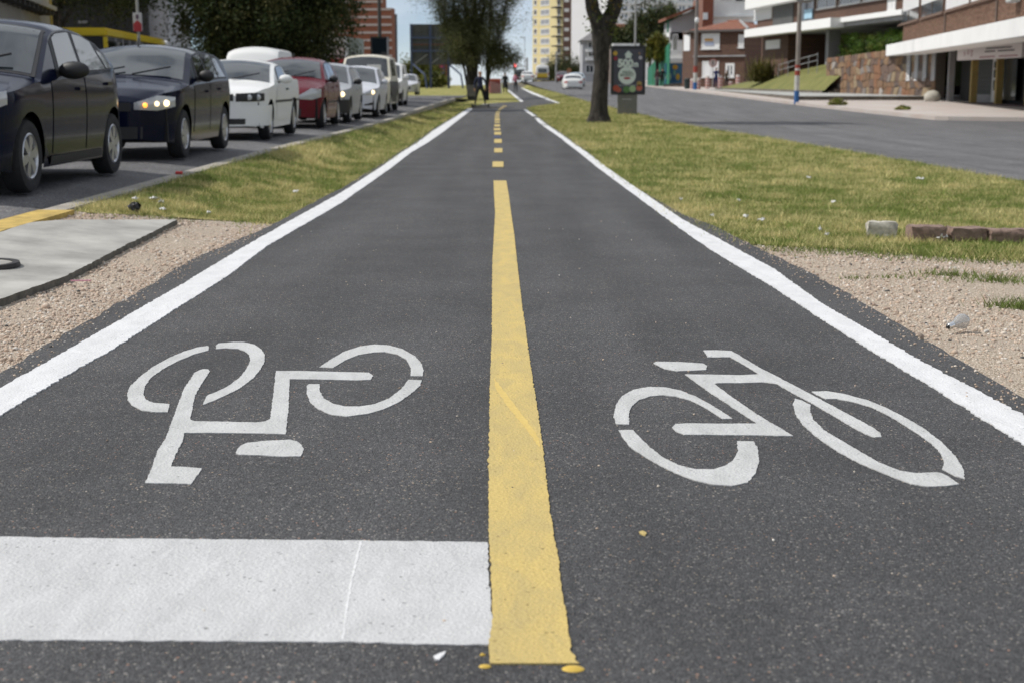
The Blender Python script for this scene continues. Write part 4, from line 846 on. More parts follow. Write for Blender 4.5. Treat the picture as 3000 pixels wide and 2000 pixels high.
HATCH = dict(L=3.95, W=1.66, wheels=(.78, 3.22), wr=.295,
             top=[(0, .70), (.05, .76), (.25, .84), (.6, .91), (1.0, .975), (1.35, 1.17), (1.62, 1.335), (1.80, 1.415), (2.1, 1.455), (2.6, 1.465), (3.2, 1.43), (3.55, 1.33), (3.80, 1.06), (3.95, .72)],
             belt=[(0, .68), (.25, .79), (.9, .87), (1.5, .90), (3.0, .95), (3.95, .96)])

# --- 1. dark navy sedan, nearest
def f_onix(c):
    c['upper_patch']('window_surround', 1.60, 3.56, M_black, l0=.20, l1=-.36, vlo=.03, vhi=.97, off=.003); c['top_patch']('windscreen_surround', 1.17, 1.96, M_black, .94, off=.003); c['top_patch']('windscreen', 1.20, 1.92, M_glass, .90); c['upper_patch']('side_window', 1.70, 2.36, M_glass, l0=.22, l1=.10, vlo=.08); c['upper_patch']('side_window', 2.44, 3.20, M_glass, l0=.12, l1=-.18, vlo=.08); c['upper_patch']('quarter_window', 3.27, 3.48, M_glass, l0=-.2, l1=-.30, vlo=.1, vhi=.72)
    doors(c, [(1.42, 2.40), (2.42, 3.34)]); mirror(c, 1.72, 1.02, M_black, .12, (.14, .065, .08)); wipers(c, 1.18)
    for s in (1, -1):
        h = c['front_patch']('headlight', s * .50, s * 1.02, [.66, .68, .74], [.77, .82, .85], M_lens); lamp_in(c, h, s * .78, .72, .055, M_amber)
    c['front_patch']('grille', -.44, .44, [.60, .60], [.72, .72], M_black); c['front_patch']('lower_grille', -.62, .62, [.28, .28], [.46, .46], M_black); plate(c, .52, '')
    c['side_patch']('sill_trim', 1.2, 2.95, .20, .28, M_black, off=.008)
SED = dict(L=4.20, W=1.73, wheels=(.84, 3.37), wr=.305, nr=.40, tail=.95, tr=.42,
           top=[(0, .72), (.05, .78), (.3, .87), (.7, .95), (1.15, 1.02), (1.5, 1.22), (1.85, 1.415), (2.05, 1.475), (2.4, 1.50), (2.8, 1.475), (3.2, 1.385), (3.55, 1.215), (3.80, 1.10), (4.05, 1.06), (4.14, .98), (4.20, .75)],
           belt=[(0, .70), (.3, .82), (1.0, .91), (1.6, .95), (3.0, 1.01), (3.7, 1.06), (4.27, 1.0)], spokes=6)
NAVY = paintm('navy_car_paint', (.0035, .006, .020), .35, .16)
XL = -3.96
car('sedan', 'dark navy sedan nearest the camera, cut by the left edge', XL - .905, 11.15, NAVY, SED, f_onix)
# --- 2. dark navy hatchback with lit headlamp
def f_gol(c):
    c['upper_patch']('window_surround', 1.50, 3.40, M_black, l0=.17, l1=-.20, vlo=.03, vhi=.97, off=.003); c['top_patch']('windscreen', 1.06, 1.78, M_glass, .90); c['upper_patch']('side_window', 1.58, 2.16, M_glass, l0=.18, l1=.05); c['upper_patch']('side_window', 2.24, 2.80, M_glass, l0=.05, l1=.0); c['upper_patch']('quarter_window', 2.88, 3.34, M_glass, l0=.0, l1=-.22, vhi=.85)
    doors(c, [(1.28, 2.20), (2.22, 3.0)]); mirror(c, 1.56, .99, M_black); wipers(c, 1.04)
    for s in (1, -1):
        h = c['front_patch']('headlight', s * .40, s * .98, [.60, .585, .63], [.68, .76, .74], M_lens); lamp_in(c, h, s * .80, .67, .038, M_lamp); lamp_in(c, h, s * .67, .665, .028, M_lamp); lamp_in(c, h, s * .52, .65, .028, M_amber); c['front_patch']('lamp_reflector', s * .58, s * .92, [.63, .63], [.70, .71], M_chrome, h, off=.012)
    c['front_patch']('grille', -.36, .36, [.58, .58], [.68, .68], M_black); c['front_patch']('lower_grille', -.5, .5, [.26, .26], [.40, .40], M_black); plate(c, .48, '')
    MB().tube([(.0, 1.86, c['zt'](1.86)), (.0, 1.90, c['zt'](1.86) + .10)], .012, 6).build('aerial', M_black, c['root'])
car('hatchback', 'dark navy hatchback with its headlamp lit, second in the queue', XL - .83, 16.75, paintm('navy_hatch_paint', (.0035, .0055, .018), .3, .16), dict(HATCH, top=[(a, b if b < .98 else .98 + (b - .98) * .87) for a, b in HATCH['top']]), f_gol)
# --- 3. white pickup
WHITE = paintm('white_car_paint', (.74, .74, .72), 0, .3)
PICK = dict(L=4.35, W=1.67, wheels=(.80, 3.40), wr=.30, top=[(0, .74), (.05, .80), (.4, .88), (1.12, .96), (1.45, 1.13), (1.75, 1.26), (1.95, 1.315), (2.3, 1.335), (2.6, 1.30), (2.72, 1.17), (2.80, 1.02), (4.25, 1.03), (4.35, .80)],
            belt=[(0, .72), (.4, .83), (1.2, .90), (2.7, .95), (2.85, 1.0), (4.35, .98)], hub=M_rim, spokes=8)
def f_pick(c):
    c['upper_patch']('window_surround', 1.60, 2.54, M_black, l0=.20, l1=.0, vlo=.03, vhi=.97, off=.003); c['top_patch']('windscreen', 1.18, 1.92, M_glass, .90); c['upper_patch']('side_window', 1.70, 2.50, M_glass, l0=.2, l1=.0)
    doors(c, [(1.40, 2.62)], handle=M_black); mirror(c, 1.66, .99, c['paint'], .12, (.12, .06, .075)); wipers(c, 1.15)
    for s in (1, -1):
        h = c['front_patch']('headlight', s * .40, s * .98, [.63, .63, .64], [.76, .77, .76], M_black); lamp_in(c, h, s * .80, .695, .05, M_lens, .015); lamp_in(c, h, s * .62, .695, .05, M_lens, .015)
    c['front_patch']('grille', -.36, .36, [.64, .64], [.75, .75], M_black); c['front_patch']('bumper', -1.35, 1.35, [.24, .24], [.57, .57], c['paint'], off=.03, na=36); c['front_patch']('lower_grille', -.55, .55, [.27, .27], [.36, .36], M_black, off=.036)
    c['side_patch']('rub_strip', 1.25, 4.2, .60, .64, M_black, off=.010, nz=1); plate(c, .48, '', -.045)
car('pickup', 'white two-door pickup between the navy hatchback and the red car', XL - .86, 23.1, WHITE, PICK, f_pick, cat='pickup')
# --- 4. dark red hatchback
RED = paintm('dark_red_paint', (.11, .006, .014), .25, .25)
C3 = dict(L=3.85, W=1.67, wheels=(.75, 3.20), wr=.30, nr=.5, top=[(0, .70), (.05, .77), (.25, .86), (.6, .97), (.95, 1.05), (1.3, 1.27), (1.6, 1.42), (1.85, 1.49), (2.3, 1.52), (2.9, 1.48), (3.3, 1.38), (3.6, 1.15), (3.85, .75)],
          belt=[(0, .68), (.25, .82), (.8, .92), (1.4, .95), (3.0, 1.0), (3.85, .98)])
def f_c3(c):
    c['upper_patch']('window_surround', 1.42, 2.98, M_black, l0=.24, l1=-.12, vlo=.03, vhi=.97, off=.003); c['top_patch']('windscreen', 1.02, 1.72, M_glass, .90); c['upper_patch']('side_window', 1.50, 2.16, M_glass, l0=.25, l1=.04); c['upper_patch']('side_window', 2.24, 2.92, M_glass, l0=.04, l1=-.14); doors(c, [(1.22, 2.20), (2.22, 3.0)]); mirror(c, 1.50, 1.03, M_black); wipers(c, 1.0)
    for s in (1, -1): c['front_patch']('headlight', s * .34, s * .98, [.62, .60, .66], [.68, .84, .82], M_lens)
    g_ = c['front_patch']('grille', -.30, .30, [.58, .56, .58], [.72, .73, .72], M_black); c['front_patch']('chrome_surround', -.33, .33, [.545, .525, .545], [.575, .555, .575], M_chrome, off=.016); c['front_patch']('chrome_surround', -.34, .34, [.725, .735, .725], [.75, .76, .75], M_chrome, off=.016)
    c['front_patch']('lower_grille', -.42, .42, [.27, .27], [.42, .42], M_black); c['side_patch']('rub_strip', 1.22, 3.0, .52, .56, M_black, off=.010, nz=1); plate(c, .49, '')
    MB().tube([(0, 1.9, c['zt'](1.9)), (0, 1.95, c['zt'](1.9) + .10)], .012, 6).build('aerial', M_black, c['root'])
car('hatchback', 'dark red rounded hatchback behind the white pickup', XL - .86, 30.1, RED, C3, f_c3)
# --- 5, 6. silver hatchbacks
SILV = paintm('silver_paint', (.36, .37, .39), .5, .3); SILW = paintm('pale_silver_paint', (.55, .56, .60), .3, .3)
def f_fiat(c):
    c['upper_patch']('window_surround', 1.50, 3.14, M_black, l0=.19, l1=-.14, vlo=.03, vhi=.97, off=.003); c['top_patch']('windscreen', 1.06, 1.78, M_glass, .90); c['upper_patch']('side_window', 1.58, 2.2, M_glass, l0=.2, l1=.04); c['upper_patch']('side_window', 2.28, 3.1, M_glass, l0=.04, l1=-.15); doors(c, [(1.28, 2.22), (2.24, 3.0)]); mirror(c, 1.56, .99, M_black)
    for s in (1, -1):
        h = c['front_patch']('headlight', s * .42, s * .96, [.60, .60, .66], [.68, .78, .78], M_lens); lamp_in(c, h, s * .74, .69, .06, M_lamp); lamp_in(c, h, s * .50, .66, .03, M_amber)
    c['front_patch']('bumper', -1.2, 1.2, [.24, .24], [.56, .56], M_black, off=.03, na=30); plate(c, .46, '', -.04)
car('hatchback', 'silver hatchback with dark bumper and lit headlamps behind the red car', XL - .80, 34.5, SILV, HATCH, f_fiat)
def f_hb(c):
    c['upper_patch']('window_surround', 1.50, 3.26, M_black, l0=.19, l1=-.2, vlo=.03, vhi=.97, off=.003); c['top_patch']('windscreen', 1.06, 1.78, M_glass, .90); c['upper_patch']('side_window', 1.58, 2.2, M_glass, l0=.2, l1=.04); c['upper_patch']('side_window', 2.28, 3.2, M_glass, l0=.04, l1=-.2); doors(c, [(1.28, 2.22), (2.24, 3.0)]); mirror(c, 1.56, .99, c['paint'])
    for s in (1, -1):
        h = c['front_patch']('headlight', s * .40, s * .98, [.62, .62, .69], [.66, .76, .80], M_lens); lamp_in(c, h, s * .76, .70, .055, M_lamp)
        c['front_patch']('fog_lamp_recess', s * .48, s * .86, [.33, .35], [.36, .43], M_black)
    c['front_patch']('grille', -.36, .36, [.36, .30, .36], [.52, .62, .52], M_black); plate(c, .45, '')
car('hatchback', 'pale silver hatchback with pointed lit headlamps, behind the dark-bumpered one', XL - .67, 40.6, SILW, HATCH, f_hb)
def f_plain(c):
    c['top_patch']('windscreen', 1.06, 1.78, M_glass, .90); c['upper_patch']('side_window', 1.58, 2.2, M_glass, l0=.2, l1=.04); c['upper_patch']('side_window', 2.28, 3.2, M_glass, l0=.04, l1=-.2); mirror(c, 1.56, .99, M_black)
    for s in (1, -1): c['front_patch']('headlight', s * .42, s * .96, [.60, .60, .66], [.68, .78, .78], M_lens)
    c['front_patch']('grille', -.4, .4, [.4, .4], [.56, .56], M_black)
# --- vans
VAN = dict(L=4.1, W=1.70, wheels=(.80, 3.30), wr=.30, er=.16, tumble=.12, nr=.38, top=[(0, .78), (.05, .86), (.3, .98), (.75, 1.10), (1.2, 1.50), (1.45, 1.72), (1.65, 1.80), (2.2, 1.84), (3.7, 1.83), (4.0, 1.70), (4.1, 1.2)],
           belt=[(0, .76), (.3, .93), (.8, 1.02), (4.1, 1.05)])
def f_van(c):
    hi_ = c['S'].get('er') == .12
    c['top_patch']('windscreen', .68 if hi_ else .82, .90 if hi_ else 1.52, M_glass, .88); c['upper_patch']('side_window', 1.25, 1.95, M_glass, l0=.3, l1=0, vhi=.8); mirror(c, 1.15, 1.12, c['paint'], .12, (.11, .06, .11))
    for s in (1, -1): c['front_patch']('headlight', s * .45, s * .95, [.66, .66, .7], [.78, .90, .92], M_lens)
    c['front_patch']('grille', -.40, .40, [.62, .62], [.74, .74], M_black); c['front_patch']('bumper', -1.2, 1.2, [.26, .26], [.50, .50], M_black, off=.03, na=24)
car('van', 'white van whose roof shows behind the red hatchback', PX(722, 40), 40, WHITE, dict(VAN, W=1.66, top=[(0, .80), (.05, .9), (.3, 1.05), (.62, 1.16), (.92, 1.62), (1.05, 1.82), (1.2, 1.93), (1.6, 1.98), (3.7, 1.97), (4.0, 1.8), (4.1, 1.2)], er=.12), f_van, cat='van')
car('van', 'white high-roofed van at the end of the visible queue', -5.15, 56, WHITE, dict(VAN, W=1.74, top=[(a, b * (.95 if b > 1.2 else 1)) for a, b in VAN['top']]), f_van, cat='van')
JEEP = dict(L=4.5, W=1.72, wheels=(.85, 3.5), wr=.34, gc=.25, er=.10, tumble=.14, nr=.22, nose=.3, top=[(0, .92), (.06, .98), (.3, 1.04), (1.05, 1.12), (1.35, 1.50), (1.55, 1.74), (1.7, 1.82), (2.2, 1.86), (4.2, 1.85), (4.45, 1.7), (4.5, 1.1)], belt=[(0, .90), (.3, .98), (1.3, 1.08), (4.5, 1.12)])
def f_jeep(c):
    c['top_patch']('windscreen', 1.10, 1.62, M_glass, .90); c['side_patch']('dark_flank', .5, 4.2, .3, .98, M_black, off=.006); c['upper_patch']('side_window', 1.75, 2.5, M_glass, l0=.1); c['upper_patch']('side_window', 2.6, 3.4, M_glass)
    for s in (1, -1): c['front_patch']('headlight', s * .55, s * .80, [.80, .80], [1.0, 1.0], M_lens)
    c['front_patch']('grille', -.5, .5, [.78, .78], [1.0, 1.0], M_black)
    for s in (-.55, .45): MB().box(s, s + .14, 1.95, 2.05, c['zt'](2) + .0, c['zt'](2) + .09).build('roof_lamp', M_black, c['root'])
    MB().box(.05, .50, 1.18, 1.20, 1.30, 1.52).build('sun_shade', Mpap, c['root'])
car('off_roader', 'tall cream off-roader right behind the pale silver hatchback', XL - .83, 46.2, paintm('cream_paint', (.62, .58, .48), 0, .4), JEEP, f_jeep, cat='off-roader')
car('hatchback', 'tiny pale car far behind the white high-roofed van', PX(1186, 100), 100, SILW, HATCH, f_plain, detail=False)
# --- yellow bus
bxr, by0 = PX(320, 46), 46.0
bus = thing('bus', 'yellow bus behind the navy hatchback', 'bus', (bxr, by0, float(zroad_l(46))), R(5.3))
YEL = paintm('yellow_bus_paint', (.62, .46, .035), 0, .35); Wb, Lb, Hb = 2.45, 12.6, 2.66
MB().box(-Wb, 0, 0, Lb, .35, 1.15).build('lower_body', YEL, bus, bevel=.05)
rf = MB().box(-Wb, 0, 0, Lb, 2.36, Hb).build('roof', YEL, bus, bevel=.07)
MB().box(-Wb + .05, -.05, .06, Lb - .05, 1.1, 2.4).build('dark_cabin', mat('bus_interior', (.02, .022, .025), .5), bus)
ws = MB().box(-Wb + .1, -.12, -.004, .06, 1.15, 2.36).build('windscreen', M_glass, bus)
MB().box(-Wb + .5, -.55, -.012, -.004, 2.02, 2.24).build('destination_display', mat('faded_display', (.34, .36, .37), .4), bus)
for x in (-Wb, -.13): MB().box(x, x + .13, 0, .13, 1.12, 2.38).build('corner_post', YEL, bus)
for k in range(9):
    y = .35 + k * 1.34; MB().box(-.05, -.012, y, y + 1.12, 1.2, 2.26).build('side_window', M_glass, bus); MB().box(-.05, -.004, y + 1.13, y + 1.33, 1.1, 2.38).build('window_post', mat('grey_post', (.2, .2, .2), .5), bus)
for y in (2.2, 9.6):
    for x in (-.16, -Wb + .16):
        wv = MB().lathe([(0, -.12), (.3, -.12), (.3, .12), (0, .12)], 18, 'x', (x, y, .46)).build('wheel', M_rim, bus); MB().lathe([(.28, -.14), (.46, -.12), (.46, .12), (.28, .14)], 22, 'x', (x, y, .46)).build('tyre', M_tyre, wv, smooth=40)
for x in (-.4, -Wb + .4): MB().ball((x, -.01, .75), (.16, .04, .11)).build('headlight', M_lens, bus, smooth=60)
MB().tube([(-.02, .05, 2.2), (.28, -.1, 2.2), (.30, -.1, 1.9)], .03, 6).build('mirror', M_black, bus)
MB().ball((.05, Lb - .1, 2.5), (.09, .09, .11)).build('marker_lamp', mat('white_lens', (.8, .8, .8), .3), bus, smooth=60)

# --- vehicles on the right street, seen from behind
def rearf(tail_a=(.48, .98), tz=(.66, .80), ws_=(.52, 1.05), plz=.58, pm=None):
    def f(c):
        c['top_patch']('rear_window', ws_[0], ws_[1], M_glass, .88)
        c['upper_patch']('side_window', ws_[1] + .1, ws_[1] + .75, M_glass, l1=.05); c['upper_patch']('side_window', ws_[1] + .85, ws_[1] + 1.5, M_glass, l1=-.2)
        for s in (1, -1): c['front_patch']('tail_light', s * tail_a[0], s * tail_a[1], [tz[0], tz[0]], [tz[1], tz[1]], M_tail)
        plate(c, plz, ''); c['front_patch']('bumper_shadow', -.7, .7, [.24, .24], [.32, .32], M_black)
    return f
RSED = dict(L=4.4, W=1.76, wheels=(.95, 3.55), wr=.31, nr=.36, top=[(0, .84), (.05, .95), (.12, 1.02), (.5, 1.06), (.8, 1.22), (1.15, 1.38), (1.5, 1.45), (2.1, 1.46), (2.6, 1.40), (3.0, 1.2), (3.3, 1.0), (4.2, .85), (4.4, .65)], belt=[(0, .80), (.12, .95), (1, .98), (3.2, .93), (4.4, .7)])
gr2 = 'vehicles driving up the right street'
zR = lambda y: np.interp(y, *ZR)
car('sedan', 'white sedan driving away up the right street', PX(1680, 128), 128, WHITE, RSED, rearf(), gr2, zf=lambda y: zR(y) - .12)
car('sedan', 'pale blue car just ahead of the white sedan', PX(1690, 150), 150, paintm('pale_blue_paint', (.35, .42, .48), .2), RSED, rearf(), gr2, zf=lambda y: zR(y) - .02, detail=False)
RVAN = dict(L=5.2, W=1.95, wheels=(1.0, 4.2), wr=.34, er=.2, tumble=.10, nr=.2, nose=.25, top=[(0, 1.25), (.04, 1.5), (.1, 2.0), (.25, 2.28), (.5, 2.35), (3.9, 2.33), (4.4, 1.6), (4.7, 1.1), (5.2, .8)], belt=[(0, 1.2), (.1, 1.25), (4.5, 1.1), (5.2, .75)])
def f_school(c):
    c['front_patch']('yellow_door', -.86, .86, [.52, .52], [1.12, 1.12], mat('yellow_van_panel', (.62, .42, .03), .4)); c['front_patch']('rear_window', -.62, .62, [1.18, 1.18], [1.235, 1.235], M_black, off=.01)
    MB().box(-.62, .62, -.03, .12, 1.24, 1.80).build('rear_window', M_glass, c['root'])
    for s in (1, -1): c['front_patch']('tail_light', s * .86, s * 1.0, [.9, .9], [1.22, 1.22], M_tail, off=.03)
    c['front_patch']('bumper', -.98, .98, [.36, .36], [.52, .52], M_black, off=.05)
car('school_van', 'white minibus with a yellow rear door waiting at the crest', PX(1589, 205), 205, paintm('dull_white_paint', (.62, .62, .60), 0, .4), RVAN, f_school, gr2, zf=zR, cat='minibus')
car('estate_car', 'white car left of the yellow-backed minibus', PX(1546, 198), 198, WHITE, RSED, rearf(), gr2, zf=zR, detail=False)
car('off_roader', 'dark off-roader left of the white car at the crest', PX(1523, 200), 200, paintm('black_paint', (.015, .015, .016), 0, .3), dict(JEEP, top=[(a, b * .92) for a, b in JEEP['top']]), rearf(tz=(.7, .9), ws_=(1.3, 1.8)), gr2, zf=zR, detail=False)
car('hatchback', 'dark red car parked right of the yellow-backed minibus', PX(1650, 190), 190, paintm('maroon_paint', (.10, .01, .02), .2), HATCH, f_plain, gr2, zf=zR, detail=False)

# ================================================================== BUILDINGS
M_brick = None
def brick_mat(name, c1, c2, mortar, s=1.0, rot=0.0):
    m = bpy.data.materials.new(name); m.use_nodes = True; t = m.node_tree; b = t.nodes['Principled BSDF']; K = t.links.new
    tc = N('ShaderNodeTexCoord', t); mp = N('ShaderNodeMapping', t); mp.inputs['Rotation'].default_value = (R(90), 0, 0); K(tc.outputs['Object'], mp.inputs['Vector'])
    br = N('ShaderNodeTexBrick', t); br.inputs['Scale'].default_value = 4.2 * s; br.inputs['Color1'].default_value = (*c1, 1); br.inputs['Color2'].default_value = (*c2, 1); br.inputs['Mortar'].default_value = (*mortar, 1); br.inputs['Mortar Size'].default_value = .012; br.inputs['Row Height'].default_value = .30; br.inputs['Brick Width'].default_value = 1.0
    K(mp.outputs[0], br.inputs['Vector']); K(br.outputs['Color'], b.inputs['Base Color']); b.inputs['Roughness'].default_value = .9
    bp = N('ShaderNodeBump', t, invert=True); bp.inputs['Distance'].default_value = .01; K(br.outputs['Fac'], bp.inputs['Height']); K(bp.outputs['Normal'], b.inputs['Normal']); MATS[name] = m; return m
M_wh = mat('white_render', (.74, .74, .72), .85, .10, .8); M_gl = mat('dark_window_glass', (.03, .04, .05), .08, spec=.8); M_sh = mat('white_roller_shutter', (.70, .70, .70), .7)
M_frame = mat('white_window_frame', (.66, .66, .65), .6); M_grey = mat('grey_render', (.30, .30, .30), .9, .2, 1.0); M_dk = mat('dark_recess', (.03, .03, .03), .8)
M_bb = brick_mat('brown_brick', (.125, .066, .042), (.085, .045, .032), (.07, .055, .045)); M_tile = mat('clay_tiles', (.22, .082, .045), .85, .4, 3, .5, 9)
class Fac:
    """A facade standing on the line A-B. Local x runs along it, local y goes into the building."""
    def __init__(s, name, label, A, B, z0, cat='building', group=None):
        s.A = Vector((*A, 0)); s.B = Vector((*B, 0)); d = s.B - s.A; s.L = d.length; s.u = d.normalized(); s.rz = math.atan2(d.y, d.x); s.z0 = z0
        s.o = thing(name, label, cat, (A[0], A[1], z0), s.rz, group)
    def sz(s, x, y):                    # picture point -> position along the wall, height above its foot
        d = ray(x, y); n = Vector((-s.u.y, s.u.x, 0)); t = (s.A.dot(n)) / (d.x * n.x + d.y * n.y); p = Vector((d.x * t, d.y * t, 0)); return (p - s.A).dot(s.u), CAMZ + d.z * t - s.z0
    def rect(s, x0, x1, y0, y1):
        a = s.sz(x0, (y0 + y1) / 2)[0]; b = s.sz(x1, (y0 + y1) / 2)[0]; xm = (x0 + x1) / 2; return min(a, b), max(a, b), s.sz(xm, y1)[1], s.sz(xm, y0)[1]
    def box(s, nm, x0, x1, y0, y1, z0, z1, m, par=None, bevel=0): return MB().box(x0, x1, y0, y1, z0, z1).build(nm, m, par or s.o, bevel=bevel)
    def win(s, x0, x1, z0, z1, fm=None, gm=None, fw=.08, sill=True, nm='window', bars=1):
        mb = MB(); f = fw
        for (a, b, c, d) in ((x0, x1, z0, z0 + f), (x0, x1, z1 - f, z1), (x0, x0 + f, z0 + f, z1 - f), (x1 - f, x1, z0 + f, z1 - f)): mb.box(a, b, -.06, .02, c, d)
        for k in range(bars):
            xm = x0 + (x1 - x0) * (k + 1) / (bars + 1); mb.box(xm - f * .35, xm + f * .35, -.05, .01, z0 + f, z1 - f)
        w_ = mb.build(nm, fm or M_frame, s.o); MB().box(x0 + f * .8, x1 - f * .8, -.025, .015, z0 + f * .8, z1 - f * .8).build('pane', gm or M_gl, w_)
        if sill: MB().box(x0 - .08, x1 + .08, -.12, .02, z0 - .07, z0 - .004).build('sill', fm or M_frame, w_)
        return w_

# ---- corner building: long brick storey over shops, with a white canopy
cb = Fac('corner_building', 'brick building with shops under a long white canopy, at the right edge', (22.3, 83), (16.0, 37.2), 0.0)
L1 = cb.L
cb.box('core_wall', 0, L1, .12, 9, 2.9, 8.5, mat('mortar_core', (.06, .05, .042), .9))
bw, bh = .25, .078
nb = int(L1 / bw); nr_ = int(3.2 / bh); I, J = np.meshgrid(np.arange(nb), np.arange(nr_)); I = I.ravel(); J = J.ravel(); xb = I * bw + (J % 2) * bw * .5; zb_ = 2.95 + J * bh
# window openings
wins = []
for (x0, x1, yt, ysh, ys) in ((2636, 2694, -22, 30, 66), (2701, 2766, -40, 20, 44), (2773, 2842, -60, 30, 30), (2847, 2922, -70, 14, 14)):
    a, b, c, d = cb.rect(x0, x1, ysh, ys + .01); wins.append((a, b, c, d))
zs_ = wins[0][2]; zsh = wins[0][3]
keep = np.ones(len(xb), bool)
for (a, b, c, d) in wins: keep &= ~((xb + bw > a - .02) & (xb < b + .02) & (zb_ + bh > zs_ - .02))
xb, zb_ = xb[keep], zb_[keep]; n = len(xb); x1_ = np.minimum(xb + bw - .007, L1); yo = RNG.uniform(.0, .006, n)
V = np.empty((n, 8, 3)); V[:, :, 0] = np.stack([xb, x1_, x1_, xb] * 2, 1); V[:, :, 1] = np.concatenate([np.repeat(yo[:, None], 4, 1), np.full((n, 4), .13)], 1); V[:, :, 2] = np.stack([zb_, zb_, zb_ + bh - .022, zb_ + bh - .022] * 2, 1)
Fb = np.array([[0, 1, 2, 3], [3, 2, 6, 7], [0, 4, 5, 1], [1, 5, 6, 2], [0, 3, 7, 4]]); Fb = (Fb[None] + (np.arange(n) * 8)[:, None, None]).reshape(-1, 4)
pc = np.array([[.24, .145, .10], [.21, .125, .085], [.26, .165, .115], [.19, .11, .078]])[RNG.integers(0, 4, n)] * RNG.uniform(.9, 1.1, (n, 1)); vm = vcol_mat('facing_bricks', .9)
o = link('brickwork', np_mesh('brickwork', V, Fb, np.repeat(pc, 8, 0)), vm, cb.o); o['kind'] = 'stuff'
for i, (a, b, c, d) in enumerate(wins):
    w_ = cb.win(a, b, zs_, zs_ + 1.45, mat('brown_frame', (.16, .10, .07), .7), None, .06, True)
    lo = zsh if i < 2 else zs_ + .05
    s_ = cb.box('shutter', a + .05, b - .05, -.045, -.028, lo, zs_ + 1.40, M_sh, w_)
    nsl = int((zs_ + 1.40 - lo) / .12)
    for k in range(nsl): MB().box(a + .05, b - .05, -.056, -.046, lo + k * .12, lo + k * .12 + .10).build('slat', M_sh, w_)
for x in (2770, 2920):
    s_ = cb.sz(x, 60)[0]; cb.box('pilaster', s_ - .12, s_ + .12, -.05, .02, 2.95, zs_ - .1, mat('grey_brown_brick', (.12, .085, .065), .9, .2, 8))
s_ = cb.sz(2985, 10)[0]; ac = cb.box('air_conditioner', s_ - .45, s_ + .45, -.38, -.03, zs_ - .45, zs_ + .15, mat('aircon_casing', (.45, .45, .44), .6), bevel=.03)
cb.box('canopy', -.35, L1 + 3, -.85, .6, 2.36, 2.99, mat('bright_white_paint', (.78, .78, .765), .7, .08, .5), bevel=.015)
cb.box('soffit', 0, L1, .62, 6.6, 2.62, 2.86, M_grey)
sm_ = lambda X, Y, w_, d_, z0, z1, nm, m, par: MB().box(X, X + w_, Y, Y + d_, z0, z1)
# the ground floor lies back, in line with the street
shop = thing('shop_row', 'row of shops with mustard columns beneath the white canopy', 'shop', (22.35, 76.2, -.12), R(-90)); SW = []
# local x runs towards us (along -Y), local y to the right (+X)
def sbox(nm, x0, x1, y0, y1, z0, z1, m, par=None, bevel=0): return MB().box(x0, x1, y0, y1, z0, z1).build(nm, m, par or shop, bevel=bevel)
M_must = mat('mustard_paint', (.34, .25, .085), .8, .15, 2); M_shut = mat('dark_green_shutter', (.05, .055, .05), .6)
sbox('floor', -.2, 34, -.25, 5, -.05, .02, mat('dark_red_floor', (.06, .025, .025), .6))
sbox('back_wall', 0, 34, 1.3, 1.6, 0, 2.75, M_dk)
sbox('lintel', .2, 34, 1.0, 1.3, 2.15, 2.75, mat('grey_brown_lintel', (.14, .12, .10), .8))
def scol(x, w_, y0=0.0, d_=.3, m=M_must): sbox('column', x - w_ / 2, x + w_ / 2, y0, y0 + d_, 0, 2.6, m)
xs_col = {}
for xp, w_ in ((2736, .22), (2801, .22), (2872, .24), (2960, .42)):
    Ys = 22.35 * F / (xp - 1500) / 1.0165 * 1.0; xs_col[xp] = 76.2 - Ys; scol(76.2 - Ys, w_, 0, .3 if xp != 2960 else .9, M_grey if xp == 2736 else M_must)
a, b = xs_col[2736] + .15, xs_col[2801] - .2
for k in range(9): sbox('shutter_slat', a, b, 1.22, 1.27 + .01 * (k % 2), .12 + k * .225, .12 + k * .225 + .21, M_shut)
a = xs_col[2801]; d1 = sbox('door', a + .22, a + 1.35, .95, 1.02, .05, 2.12, M_frame); 
for (z0, z1) in ((.62, 1.12), (1.22, 1.62), (1.68, 2.0)): sbox('pane', a + .45, a + 1.12, .935, .95, z0, z1, M_gl, d1)
sbox('shop_window', a + 1.4, xs_col[2872] - .15, .98, 1.03, .2, 2.1, M_gl)
a, b = xs_col[2872] + .2, xs_col[2960] - .4
for k in range(10): sbox('shutter_slat', a, b, 1.22, 1.27 + .01 * (k % 2), .22 + k * .2, .22 + k * .2 + .185, M_shut)
sbox('panel', xs_col[2736] + .2, xs_col[2801] - .15, 1.08, 1.15, .02, .42, M_grey)
# hanging sign
ys0, ys1 = 21.0 * F / (2758 - 1500) / 1.0165, 21.0 * F / (2940 - 1500) / 1.0165
sg = thing('shop_sign', 'long pale shop sign hanging under the white canopy', 'sign', (21.0, ys0, 1.90), R(-90)); wl = ys0 - ys1
MB().box(0, wl, 0, .12, 0, .60).build('board', mat('sign_board', (.70, .66, .66), .6), sg, bevel=.01)
Mtx = mat('dark_sign_lettering', (.06, .06, .07), .7); Mrd = mat('red_sign_lettering', (.28, .07, .09), .7)
for (x0, x1, z, h, m) in ((.48, .86, .46, .06, Mtx), (.46, .62, .33, .06, Mtx), (.66, .90, .33, .06, Mtx), (.38, .62, .10, .045, Mrd), (.68, .95, .10, .045, Mrd)): MB().box(wl * x0, wl * x1, -.006, .0, z - h / 2, z + h / 2).build('lettering', m, sg)
for k in range(3):
    MB().lathe([(.06 + .02 * k, -.004), (.10 + .02 * k, -.006), (.10 + .02 * k, .0)], 14, 'y', (wl * (.13 + .06 * k), 0, .30 + .06 * (k % 2))).build('emblem_ring', Mrd, sg)

